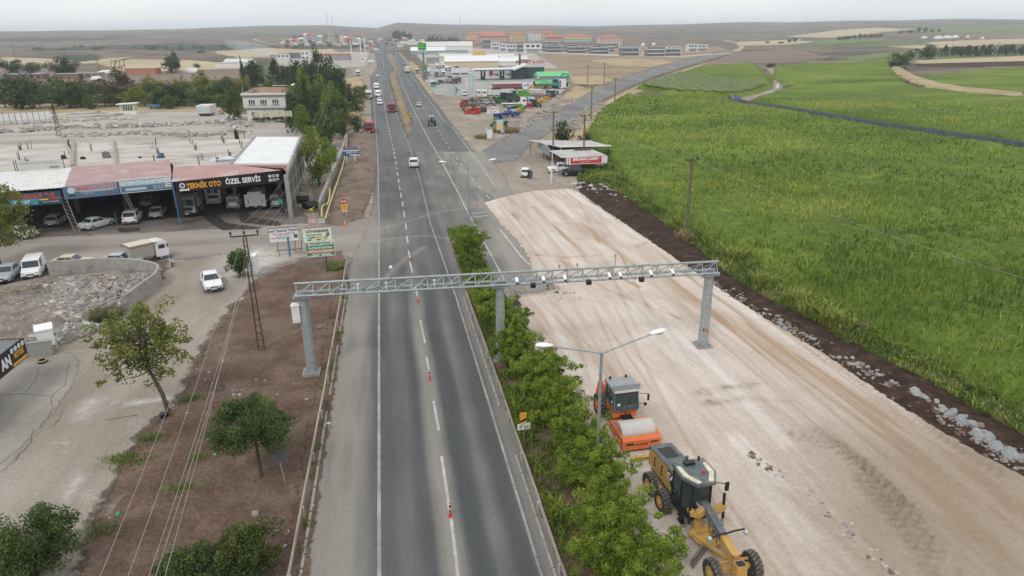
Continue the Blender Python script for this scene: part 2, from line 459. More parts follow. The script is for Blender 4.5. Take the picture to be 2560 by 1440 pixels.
K_TAN = gmat('dry_grass_land', [(0.3, (0.27, 0.20, 0.12)), (0.5, (0.38, 0.295, 0.18)), (0.75, (0.48, 0.385, 0.25))], scale=0.06, fine=(1.2, 0.3), bump=(1.5, 0.6, 0.25), edge=0.3,
             mid=(0.09, (0.20, 0.17, 0.09), 0.55, 0.7, 0.6))
K_STUB = gmat('stubble_field', [(0.3, (0.20, 0.145, 0.095)), (0.5, (0.27, 0.20, 0.135)), (0.75, (0.36, 0.275, 0.185))], scale=0.03, stretch=(0.35, 1.5), rot=0.25, fine=(0.9, 0.2), bump=(1, 0.5, 0.3), edge=0.12)
K_PLOW = gmat('ploughed_field', [(0.3, (0.13, 0.095, 0.075)), (0.5, (0.19, 0.145, 0.115)), (0.75, (0.26, 0.20, 0.155))], scale=0.02, stretch=(0.25, 1.6), rot=-0.2, fine=(0.5, 0.25), bump=(1, 0.5, 0.3), edge=0.06)
K_WHEAT = gmat('wheat_field', [(0.3, (0.33, 0.26, 0.165)), (0.5, (0.43, 0.345, 0.22)), (0.75, (0.52, 0.43, 0.29))], scale=0.01, stretch=(0.4, 1), fine=(0.4, 0.12), bump=None, edge=0.04)
K_GREEN = gmat('green_crop', [(0.3, (0.075, 0.115, 0.028)), (0.5, (0.13, 0.175, 0.045)), (0.75, (0.22, 0.25, 0.075))], scale=0.018, stretch=(0.3, 1.3), rot=0.15, fine=(0.6, 0.3), bump=(0.8, 0.8, 0.5), edge=0.1)
K_DGREEN = gmat('orchard_floor', [(0.3, (0.045, 0.055, 0.022)), (0.5, (0.085, 0.09, 0.04)), (0.75, (0.19, 0.16, 0.085))], scale=0.06, fine=(1, 0.3), bump=(1, 0.8, 0.4), edge=0.12)
K_SCRUB = gmat('dark_scrub', [(0.3, (0.028, 0.034, 0.024)), (0.6, (0.05, 0.056, 0.036)), (0.8, (0.10, 0.095, 0.06))], scale=0.02, fine=(0.3, 0.4), bump=None, edge=0.02)
K_FYARD = gmat('fuel_yard', [(0.3, (0.27, 0.26, 0.25)), (0.5, (0.335, 0.325, 0.315)), (0.75, (0.41, 0.40, 0.385))], scale=0.05, fine=(1, 0.15), bump=(1, 0.2, 0.05), edge=0.4)
K_SIDE = gmat('side_asphalt', [(0.3, (0.13, 0.132, 0.134)), (0.5, (0.19, 0.188, 0.182)), (0.75, (0.28, 0.265, 0.24))], scale=0.08, stretch=(1, 0.4), rot=0.9, fine=(2, 0.2), bump=(3, 0.2, 0.03), edge=0.6,
              mid=(0.16, (0.085, 0.09, 0.095), 0.58, 0.66, 0.8))
K_RUB = gmat('rubble_ground', [(0.3, (0.15, 0.12, 0.10)), (0.5, (0.25, 0.215, 0.185)), (0.75, (0.40, 0.375, 0.35))], scale=0.6, fine=(5, 0.5), bump=(3, 1.0, 0.4), edge=0.9, speck=(1.6, (0.46, 0.43, 0.40), 0.25))
K_WDUST = gmat('white_dust', [(0.3, (0.46, 0.42, 0.38)), (0.6, (0.62, 0.58, 0.54))], scale=0.3, fine=(4, 0.12), bump=None, edge=0.8, soft=True)

# near and middle ground, bottom layer first
sheet('verge', [(1035, 170), (1090, 240), (1150, 238), (1440, 238), (1560, 270), (1470, 340), (1530, 440), (1580, 520), (1450, 500), (1300, 560), (1150, 560), (1000, 300), (960, 140), (1000, 130)], K_DUST, 1, 1.5, 2.0)
sheet('roadside_strip', [(870, 140), (940, 130), (950, 200), (940, 430), (935, 560), (740, 560), (760, 330), (840, 330), (860, 200)], K_DUST, 1, 1.5, 2.0)
sheet('dry_grass', [(1025, 150), (1045, 165), (1058, 200), (1095, 240), (1075, 238), (1045, 205), (1020, 170)], K_TAN, 2, 1.5, 2.0)
sheet('dry_grass', [(862, 195), (905, 195), (915, 235), (900, 290), (850, 300), (862, 230)], K_TAN, 2, 1.5, 2.0)
sheet('dry_grass', [(1440, 212), (1540, 212), (1640, 178), (1720, 150), (1790, 130), (1700, 160), (1600, 185), (1500, 232), (1420, 265), (1395, 250)], K_TAN, 2, 2, 3.0)
sheet('dry_grass', [(1500, 262), (1560, 228), (1640, 196), (1740, 164), (1836, 134), (1900, 140), (1790, 160), (1640, 212), (1590, 235), (1540, 262), (1480, 310), (1450, 380), (1500, 450), (1440, 440), (1380, 390), (1350, 360), (1420, 312)], K_TAN, 2, 1.5, 2.5)
sheet('yard_ground', [(-300, 285), (0, 283), (400, 275), (610, 285), (700, 305), (760, 330), (760, 400), (-400, 400)], K_YARD, 1, 1.5, 2.0)
sheet('dry_grass', [(-300, 262), (0, 262), (200, 258), (420, 265), (600, 270), (600, 283), (380, 278), (0, 285), (-300, 290)], K_TAN, 2, 1.5, 1.5)
sheet('orchard_floor', [(-300, 190), (0, 195), (120, 205), (300, 218), (620, 195), (640, 150), (860, 150), (868, 330), (780, 345), (720, 300), (600, 270), (400, 262), (0, 262), (-300, 270)], K_DGREEN, 1, 3, 3.0)
sheet('ploughed_field', [(-300, 160), (0, 165), (320, 185), (600, 170), (640, 180), (600, 205), (330, 225), (120, 210), (-300, 200)], K_PLOW, 1, 6, 5.0)
sheet('forecourt', [(-300, 500), (0, 505), (300, 520), (740, 510), (780, 560), (700, 582), (300, 598), (0, 612), (-300, 625)], K_FORE, 2, 0.7, 1.2)
sheet('service_road', [(-300, 600), (0, 598), (300, 584), (560, 572), (740, 560), (880, 548), (945, 545), (945, 700), (872, 660), (850, 628), (760, 632), (560, 636), (430, 652), (130, 668), (-300, 730)], K_SERV, 3, 0.7, 1.2)
sheet('drive', [(560, 620), (700, 622), (770, 640), (690, 665), (640, 700), (580, 760), (500, 870), (440, 1000), (340, 1095), (290, 1180), (225, 1310), (190, 1440), (150, 1600), (-400, 1700), (-500, 1200), (-200, 900), (0, 850), (230, 840), (330, 770), (410, 700), (425, 640)], K_DRIVE, 2, 0.5, 1.0)
sheet('concrete_slab', [(-300, 960), (0, 925), (170, 880), (200, 905), (180, 960), (130, 1040), (60, 1120), (0, 1190), (-300, 1500)], K_CONC, 4, 0.4, 0.35)
sheet('soil', [(716, 1460), (735, 1330), (785, 1090), (830, 860), (868, 665), (850, 640), (770, 640), (690, 662), (650, 695), (590, 760), (515, 870), (455, 1000), (350, 1095), (300, 1180), (235, 1310), (200, 1440), (150, 1640), (200, 1800), (700, 1800)], K_SOIL, 4, 0.3, 0.5,
      hf=lambda X, Y, sd: (vnoise(X, Y, 2.3, 1) * 0.10 + vnoise(X, Y, 0.8, 2) * 0.05 + vnoise(X, Y, 7, 3) * 0.12 + 0.1) * np.clip(sd / 2, 0, 1))
sheet('white_dust', [(548, 690), (560, 640), (640, 618), (735, 625), (760, 640), (700, 662), (640, 690), (560, 715)], K_WDUST, 6, 0.4, 1.6)
for q, w in (([(165, 1035), (235, 990), (265, 1000), (210, 1060)], 0.7), ([(300, 1010), (430, 990), (440, 1002), (310, 1020)], 0.35), ([(150, 1240), (200, 1180), (215, 1200), (165, 1260)], 0.4),
             ([(285, 1270), (345, 1235), (370, 1275), (300, 1300)], 0.6), ([(600, 745), (700, 735), (705, 745), (600, 752)], 0.3)):
 sheet('dust_patch', q, K_WDUST, 7, 0.15, w)
K_HEAP = gmat('heap_soil', [(0.3, (0.13, 0.095, 0.073)), (0.5, (0.20, 0.155, 0.122)), (0.72, (0.29, 0.235, 0.19))], scale=0.4, fine=(4, 0.4), bump=(2.5, 1.0, 0.35), edge=0.9)
for q in ([(505, 528), (530, 535), (560, 560), (600, 566), (650, 572), (560, 574), (525, 552)], [(595, 522), (612, 524), (620, 545), (690, 556), (700, 564), (610, 556)], [(300, 572), (340, 570), (345, 578), (305, 580)]): sheet('oil_stain', q, M('oil_stain', (.05, .046, .043), .5), 9, .3, .1)
sheet('soil_bank', [(868, 335), (938, 330), (945, 400), (935, 470), (905, 545), (850, 565), (800, 560), (800, 525), (838, 440), (862, 370)], K_HEAP, 5, 0.35, 0.7,
      hf=lambda X, Y, sd: np.clip(sd / 2.2, 0, 1) * (0.75 + vnoise(X, Y, 1.6, 5) * 0.35 + vnoise(X, Y, 0.7, 6) * 0.15))
sheet('rubble_ground', [(-200, 740), (0, 715), (120, 690), (405, 672), (400, 700), (325, 765), (235, 835), (160, 862), (0, 870), (-200, 890)], K_RUB, 5, 0.3, 0.6,
      hf=lambda X, Y, sd: np.clip(sd / 3.5, 0, 1) * (0.9 + vnoise(X, Y, 1.4, 8) * 0.3 + vnoise(X, Y, 3.7, 9) * 0.4))
sheet('fuel_yard', [(1088, 238), (1063, 205), (1055, 180), (1080, 158), (1200, 160), (1340, 175), (1430, 210), (1400, 236), (1330, 240), (1170, 242)], K_FYARD, 3, 1.5, 1.2)
sheet('stubble_field', [(1300, 128), (1500, 138), (1700, 138), (1800, 128), (1720, 148), (1620, 174), (1540, 200), (1490, 222), (1430, 235), (1400, 215), (1340, 176)], K_STUB, 1, 4, 4.0)
sheet('dry_grass', [(1470, 152), (1540, 146), (1660, 150), (1690, 156), (1620, 168), (1540, 164)], K_TAN, 2, 3, 5.0)
sheet('dry_grass', [(1420, 190), (1500, 188), (1540, 200), (1480, 222), (1430, 212)], K_TAN, 2, 3, 5.0)
side_poly = [(1195, 385), (1262, 345), (1330, 305), (1400, 270), (1480, 228), (1540, 200), (1620, 175), (1720, 148), (1812, 128), (1845, 122), (1838, 131), (1740, 158), (1640, 190), (1560, 222), (1500, 255), (1430, 300), (1370, 335), (1320, 367), (1290, 400), (1230, 410)]
sheet('side_road', side_poly, K_SIDE, 4, 0.8, 1.3)

# the highway
def interp(Xv, a, b): return np.interp(Xv, a, b)
BX = [-7, -5.5, -3, -2.3, -1.9, -1.2, -0.5, 0.2, 0.8, 1.15, 1.8, 2.3, 2.7, 3.3, 3.9, 4.3, 4.8, 5.4, 5.9, 7]
BV = [1.15, 1.05, 0.95, 0.7, 0.38, 0.3, 0.55, 0.45, 0.08, 0.75, 1.02, 0.75, 0.06, 0.05, 0.72, 0.55, 0.12, 0.3, 0.8, 0.95]
def road_dust(X, Y):
 base = np.interp(X + vnoise(X, Y, 9, 4) * 0.08, BX, BV)
 flat = np.where((X > -1.8) & (X < 6), 0.42, 0.66) + vnoise(X, Y * 0.25, 1.1, 12) * 0.12
 t = np.clip((Y - 50) / 32, 0, 1); t = t * t * (3 - 2 * t)
 d = base * (1 - t) + flat * t
 d = d + vnoise(X, Y * 0.06, 0.35, 14) * 0.10 + vnoise(X * .6, Y * .8, 2.2, 19) * 0.08
 # dust dragged out of the dirt junction on the left and off the building site on the right
 j = np.exp(-((Y - 84) / 9) ** 2) * np.clip((6 - X) / 12, 0, 1) * 0.75
 d = d + j + np.clip((X - 9.5) / 9, 0, 1) * (0.55 + 0.5 * vnoise(X * 1.4, Y * 0.3, 1.6, 15))
 return np.clip(d, 0, 1.2)
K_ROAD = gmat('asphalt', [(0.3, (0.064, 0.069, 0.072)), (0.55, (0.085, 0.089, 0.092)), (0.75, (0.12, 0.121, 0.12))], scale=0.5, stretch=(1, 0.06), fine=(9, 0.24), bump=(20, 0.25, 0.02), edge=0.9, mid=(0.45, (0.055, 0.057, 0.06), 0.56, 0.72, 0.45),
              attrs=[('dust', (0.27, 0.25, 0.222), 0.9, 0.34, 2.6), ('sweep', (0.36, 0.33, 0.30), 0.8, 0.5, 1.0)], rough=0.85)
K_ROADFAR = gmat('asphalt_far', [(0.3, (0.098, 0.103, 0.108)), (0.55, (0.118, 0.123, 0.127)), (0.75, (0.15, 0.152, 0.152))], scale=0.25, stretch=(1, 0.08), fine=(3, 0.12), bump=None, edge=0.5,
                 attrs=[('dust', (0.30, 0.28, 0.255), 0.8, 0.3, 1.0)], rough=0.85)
SWEEP = [[(1240, 640), (1150, 600), (1060, 590), (960, 600), (880, 610)], [(1190, 520), (1100, 530), (1000, 560), (900, 585)], [(1060, 620), (1010, 650), (960, 700), (880, 700)],
         [(1240, 520), (1260, 600), (1290, 680)], [(1200, 470), (1120, 390), (1060, 330)], [(1230, 440), (1150, 350), (1080, 270)], [(1255, 470), (1190, 400), (1120, 320)]]
SWEEPW = [[gp(*p) for p in l] for l in SWEEP]
def road_sweep(X, Y):
 d = np.zeros(X.shape)
 for l, w in zip(SWEEPW, (0.5, 0.4, 0.5, 1.2, 0.5, 0.5, 0.9)):
  d = np.maximum(d, np.exp(-(line_d(X, Y, l) / w) ** 2) * 0.65)
 return d
near_road = [gp(*p) for p in [(888, 640), (905, 600), (928, 545), (942, 440), (940, 380), (1210, 380), (1260, 440), (1300, 520), (1335, 600), (1350, 680), (1440, 715), (1380, 745), (1300, 752)]] + [(9.5, 55), (9.5, 5), (-6.6, 5), (-6.2, 26), (-5.6, 68)]
sheet('highway', near_road, K_ROAD, 8, 0.3, 0.35, px=False, paint={'dust': road_dust, 'sweep': road_sweep})
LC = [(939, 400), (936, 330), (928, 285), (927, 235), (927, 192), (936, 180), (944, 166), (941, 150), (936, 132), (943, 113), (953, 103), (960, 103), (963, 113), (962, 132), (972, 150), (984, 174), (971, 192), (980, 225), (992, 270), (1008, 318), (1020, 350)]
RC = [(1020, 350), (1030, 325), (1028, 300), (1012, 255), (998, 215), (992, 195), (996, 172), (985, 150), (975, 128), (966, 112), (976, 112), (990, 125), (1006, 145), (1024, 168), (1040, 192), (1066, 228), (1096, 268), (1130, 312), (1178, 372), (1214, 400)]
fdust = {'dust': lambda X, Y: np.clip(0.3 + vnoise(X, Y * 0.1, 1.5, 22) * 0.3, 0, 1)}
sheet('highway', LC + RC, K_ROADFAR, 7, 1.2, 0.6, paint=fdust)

# the median strip: dry grass between the far carriageways, soil under the near hedge
MED = [(1012, 318), (994, 262), (982, 222), (975, 194), (986, 175), (974, 150), (965, 128), (969, 128), (980, 148), (993, 172), (989, 195), (995, 218), (1009, 256), (1025, 300), (1024, 322)]
K_MED = gmat('median_grass', [(0.3, (0.15, 0.12, 0.08)), (0.5, (0.27, 0.205, 0.12)), (0.75, (0.36, 0.28, 0.165))], scale=0.25, fine=(2, 0.4), bump=(2, 0.8, 0.3), edge=0.4)
sheet('median_strip', MED, K_MED, 10, 0.8, 1.0, hf=lambda X, Y, sd: np.clip(sd / 3, 0, 1) * 0.35)
sheet('median_soil', [(6.75, 5), (6.7, 60), (6.9, 80), (8, 84), (9.6, 80), (9.8, 60), (9.9, 5)], K_SOIL, 12, 0.35, 0.3, px=False,
      hf=lambda X, Y, sd: np.clip(sd / 1, 0, 1) * (0.18 + vnoise(X, Y, 0.8, 31) * 0.08))
sheet('gutter_strip', [(-5.3, 5), (-5.0, 26), (-4.6, 66), (-5.3, 71), (-6.0, 60), (-6.3, 5)], K_SOIL, 12, 0.3, 0.35, px=False, hf=lambda X, Y, sd: np.clip(sd / 0.6, 0, 1) * 0.06)

# ------------------------------------------------------------------ road markings (worn paint)
K_PAINT = gmat('road_paint', [(0.35, (0.33, 0.33, 0.32)), (0.65, (0.54, 0.54, 0.53))], scale=0.8, fine=(8, 0.15), bump=None, edge=5.0, rough=0.7)
def stripe(pts, w, mb, lo, e=0.9, step=3.0):
 V, F, E = mb
 q = ribbon_pts(pts, step=step)
 for i, p in enumerate(q):
  a = q[max(0, i - 1)]; b = q[min(len(q) - 1, i + 1)]; d = (b - a).normalized(); n = Vector((-d.y, d.x))
  for s in (-1, 0, 1):
   x = p.x + n.x * w / 2 * s; y = p.y + n.y * w / 2 * s
   V.append((x, y, float(hfn(x, y)) + float(zoff(lo, x, y)))); E.append(e + (0.25 if s == 0 else 0))
  if i:
   k = len(V) - 6
   F.append((k, k + 3, k + 4, k + 1)); F.append((k + 1, k + 4, k + 5, k + 2))
K_OLDP = gmat('worn_edge_paint', [(0.3, (0.20, 0.195, 0.185)), (0.65, (0.38, 0.375, 0.36))], scale=0.6, fine=(8, 0.2), bump=None, edge=7.0, rough=0.8)
def markings(name, segs, w, lo=11, e=0.9, mat=None):
 mb = ([], [], [])
 for s in segs: stripe(s, w, mb, lo, e)
 me = mesh_np(name, mb[0], mb[1], {'e': mb[2]}, smooth=False); me.materials.append(mat or K_PAINT)
 o = bpy.data.objects.new(name, me); COL.objects.link(o); tag(o, None, None, None, 'structure'); return o
def W(l): return [gp(*p) for p in l]
L1 = [(-1.72, 6), (-1.72, 30), (-1.66, 70), (-1.62, 97)] + W([(946, 455), (945, 405), (941, 340), (937.5, 292), (935.5, 242), (935.8, 187), (951, 173), (949, 154), (946, 140), (941, 126), (946, 114)])
L3 = [(5.63, 6), (5.63, 26), (5.6, 40), (5.52, 60), (5.05, 87.6)] + W([(1052, 457), (1042.5, 425), (1032.5, 395), (1022.5, 362), (1005, 322), (991, 285), (980, 247), (966, 198), (968, 185), (979, 174), (967, 148), (958, 130)])
L4 = W([(1290, 760), (1255, 690), (1171, 535), (1150, 492), (1100, 397), (1075, 355), (1050, 307), (1025, 257), (1003, 205), (997.5, 190), (1001, 173), (990, 152), (980, 130)])
L6 = W([(1110, 305), (1085, 267), (1062, 240), (1047, 214), (1030, 192), (1022, 172), (1010, 155)])
L7 = W([(1250, 575), (1300, 640), (1325, 665)])
L8 = W([(1130, 318), (1180, 385), (1240, 470)])
markings('edge_line', [L1], 0.19, e=0.68, mat=K_OLDP)
markings('edge_line', [L3], 0.15, e=0.58, mat=K_OLDP)
markings('edge_line', [L4], 0.18, e=0.62)
markings('edge_line', [L6, L8], 0.2, e=0.5)
markings('edge_line', [L7], 0.25, e=0.6)
def dash(line, a, b, on, off):
 """cut a polyline into dashes by arc length"""
 P = [Vector(p[:2]) for p in line]; S = [0]
 for i in range(1, len(P)): S.append(S[-1] + (P[i] - P[i - 1]).length)
 def at(s):
  for i in range(1, len(P)):
   if s <= S[i]: return P[i - 1].lerp(P[i], (s - S[i - 1]) / max(1e-6, S[i] - S[i - 1]))
  return P[-1]
 out = []; s = a
 while s < min(b, S[-1]):
  out.append([tuple(at(s)), tuple(at(min(s + on, S[-1])))]); s += on + off
 return out
# near dashes read one by one from the lane line
near_d = [(1147, 1460, 1128, 1300), (1124, 1278, 1104, 1143), (1097, 1078, 1084, 1005), (1074, 935, 1066, 894), (1063, 860, 1051, 802), (1045, 748, 1038, 717), (1032, 685, 1024, 655), (1025, 646, 1021, 628), (1020, 610, 1017, 592), (1016, 575, 1014, 560), (1012, 545, 1010, 530)]
markings('lane_dash', [[gp(a, b), gp(c, d)] for a, b, c, d in near_d] + [[(2.0, 8), (1.95, 13)], [(1.95, 17), (1.93, 21)]], 0.17, e=0.95)
L2 = W([(1008, 518), (1001, 480), (996.5, 450), (991, 418), (985.5, 382), (976, 340), (969.5, 312), (964.5, 287), (961, 265), (957, 232), (952, 205), (951.5, 182), (960, 174), (958, 155), (950, 130)])
markings('lane_dash', dash(L2, 0, 600, 3.2, 2.6), 0.2, e=0.85)
L5 = W([(1262, 560), (1230, 505), (1200, 472), (1187, 455), (1165, 428), (1145, 402), (1120, 365), (1100, 335), (1090, 317), (1067, 285), (1057, 270), (1046, 246), (1030, 217), (1017, 195), (1014, 172), (1003, 152)])
markings('lane_dash', dash(L5, 0, 600, 3.0, 4.0), 0.17, e=0.72)
markings('stop_line', [W([(1183, 545), (1220, 540)]), W([(1180, 535), (1215, 532)]), W([(1184, 512), (1195, 509)])], 0.3, e=0.62)

# ------------------------------------------------------------------ the building site: rolled pale limestone
SITE_EDGE = [(1450, 483), (1500, 520), (1560, 560), (1640, 615), (1720, 670), (1800, 725), (1900, 790), (2050, 880), (2200, 985), (2350, 1080), (2480, 1152), (2560, 1195)]
site = [gp(*p) for p in [(1210, 508), (1262, 494), (1330, 479), (1420, 473)] + SITE_EDGE] + [(34.2, 22), (34.5, 4), (9.3, 4), (9.5, 30), (9.6, 48)] + [gp(*p) for p in [(1262, 750), (1300, 735), (1390, 722), (1330, 690), (1325, 650), (1290, 600), (1250, 560)]]
BR = [W([(1470, 505), (1580, 585), (1700, 670), (1850, 770), (2060, 890), (2250, 1020), (2420, 1160), (2540, 1290)]),
      W([(1285, 535), (1310, 575), (1350, 620), (1420, 670), (1520, 730), (1700, 800)]),
      W([(1380, 520), (1480, 590), (1590, 665), (1700, 740), (1880, 840), (2100, 980), (2300, 1150), (2440, 1340)]),
      W([(1330, 520), (1420, 600), (1530, 690), (1600, 720)]), W([(1340, 640), (1420, 648), (1500, 640)])]
DK = [W([(2060, 1078), (2120, 1130), (2200, 1210), (2260, 1280)]), W([(1740, 990), (1800, 975), (1900, 965)]), W([(1750, 1015), (1860, 1000), (1980, 1010)]), W([(2460, 1190), (2560, 1260)]),
      W([(2210, 1270), (2330, 1360), (2400, 1440)]), W([(2350, 1310), (2500, 1440)]), W([(1950, 1230), (2060, 1320), (2180, 1430)])]
WH = [W([(1590, 760), (1680, 840), (1760, 900), (1860, 1000), (1960, 1100)]), W([(1340, 745), (1370, 780), (1400, 850), (1440, 930), (1500, 1000)]), W([(1420, 480), (1560, 570), (1700, 665), (1900, 800), (2150, 960), (2400, 1120)]), W([(1830, 1110), (1920, 1230), (2010, 1340)])]
def lmask(lines, ws, fine=0.0, seed=0):
 def fn(X, Y):
  d = np.zeros(X.shape)
  for l, w in zip(lines, ws):
   dd = line_d(X, Y, l) + vnoise(X, Y * 0.4, 1.7, 41) * 0.45 * w
   d = np.maximum(d, np.clip(1.15 - dd / w, 0, 1) * .75)
  return np.clip(d + fine * tracks(X, Y, seed), 0, 1.1)
 return fn
def tracks(X, Y, seed):
 """long wheel tracks in pairs, running with the site"""
 R = np.random.RandomState(seed); d = np.zeros(X.shape)
 for i in range(13):
  x0 = R.uniform(11, 33); a = R.normal() * .09; b = R.uniform(.3, 1.6); c = R.uniform(14, 30); ph = R.uniform(0, 6)
  q = x0 + a * (Y - 50) + b * np.sin(Y / c + ph)
  for o_ in (0, 1.9): d = np.maximum(d, np.exp(-((X - q - o_) / .22) ** 2) * np.clip(.75 + 1.1 * vnoise(X * .3, Y, 9, seed + i), 0, 1))
 return d
TREAD = [W([(1975, 1090), (2100, 1130), (2230, 1250), (2330, 1380)]), W([(2030, 1080), (2150, 1160), (2290, 1290)]), W([(2000, 870), (2100, 930), (2190, 985), (2330, 1080), (2500, 1190)]), W([(2150, 1200), (2260, 1330), (2330, 1440)]), W([(1590, 620), (1640, 600), (1700, 610)])]
def site_h(X, Y, sd):
 h = vnoise(X, Y * 0.4, 1.3, 51) * 0.025 + vnoise(X, Y * 0.25, 0.5, 52) * 0.02 + vnoise(X, Y, 6, 53) * 0.05 + 0.08
 for l, w in zip(TREAD, (0.75, 0.5, 0.5, 0.6, 0.4)):
  dd = line_d(X, Y, l); h = h + np.clip(1.2 - dd / w, 0, 1) * 0.2 * np.sin((Y + 0.35 * X + vnoise(X, Y, 1.0, 55) * 0.1) * 2 * math.pi / 0.55)
 for l in DK[4:7] + DK[0:1]:
  dd = line_d(X, Y, l); h = h + np.clip(1 - dd / 0.6, 0, 1) * np.abs(vnoise(X, Y, 0.35, 56)) * 0.22
 return h * np.clip(sd / 0.6 + 0.2, 0, 1)
K_SITE = gmat('rolled_limestone', [(0.25, (0.40, 0.33, 0.28)), (0.45, (0.51, 0.43, 0.37)), (0.6, (0.60, 0.525, 0.465)), (0.8, (0.67, 0.60, 0.55))], scale=0.5, stretch=(1, 0.13), rot=0.05, fine=(5, 0.16), bump=(2.2, 0.8, 0.12), edge=0.9,
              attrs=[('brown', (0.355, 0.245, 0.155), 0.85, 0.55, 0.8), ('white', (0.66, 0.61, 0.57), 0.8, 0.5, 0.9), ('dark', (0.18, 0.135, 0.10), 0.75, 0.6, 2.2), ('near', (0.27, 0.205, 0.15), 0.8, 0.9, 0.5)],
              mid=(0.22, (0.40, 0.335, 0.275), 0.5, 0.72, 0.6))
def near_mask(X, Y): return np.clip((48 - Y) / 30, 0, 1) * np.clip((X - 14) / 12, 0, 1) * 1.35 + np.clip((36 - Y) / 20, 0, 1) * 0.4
def asph_mask(X, Y):
 d = np.clip(1 - np.hypot((X - 12.6) / 4.6, (Y - 62) / 4.0), 0, 1) * 2.6 * (X < 15.5)
 return np.maximum(d, lmask(DK, (0.6, 0.5, 0.5, 1.3, 0.7, 1.1, 0.45), .4, 14)(X, Y) * (.55 + .45 * np.clip(vnoise(X * 2, Y, .5, 18) + .3, 0, 1)))
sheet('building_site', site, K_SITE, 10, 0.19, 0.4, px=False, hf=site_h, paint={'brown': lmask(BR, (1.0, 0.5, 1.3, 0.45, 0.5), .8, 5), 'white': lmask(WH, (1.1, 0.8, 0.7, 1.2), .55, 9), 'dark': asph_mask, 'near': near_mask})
# dark turned earth between the site and the maize
ditch = [gp(*p) for p in SITE_EDGE] + [(34.2, 22), (34.5, 4), (38.5, 4), (38.2, 25)] + [gp(*p) for p in [(2560, 1085), (2400, 990), (2200, 888), (2050, 806), (1920, 744), (1830, 694), (1760, 632), (1690, 574), (1620, 526), (1560, 488), (1500, 462), (1440, 456)]]
sheet('turned_earth', ditch, K_DARK, 6, 0.3, 0.5, px=False, hf=lambda X, Y, sd: (0.18 + vnoise(X, Y, 0.9, 61) * 0.16 + vnoise(X, Y, 2.5, 62) * 0.15) * np.clip(sd / 0.8, 0, 1))

K_CRACK = M('crack_filler', (.12, .11, .10), .9)
for l in ([(0, 988), (60, 985), (130, 992)], [(130, 992), (165, 960), (172, 905)], [(60, 985), (90, 950), (100, 918)], [(0, 1165), (50, 1120), (100, 1070), (128, 1030), (132, 995)], [(265, 1050), (320, 1043), (345, 1038)], [(135, 1065), (160, 1030)], [(40, 1150), (75, 1110), (85, 1070)]):
 q = ribbon_pts(W(l), step=.35); m_ = MB().tube([(p.x + rnd.uniform(-.08, .08), p.y + rnd.uniform(-.08, .08), .035) for p in q], .018, 4); tag(put('pavement_crack', m_, K_CRACK), None, None, None, 'structure')
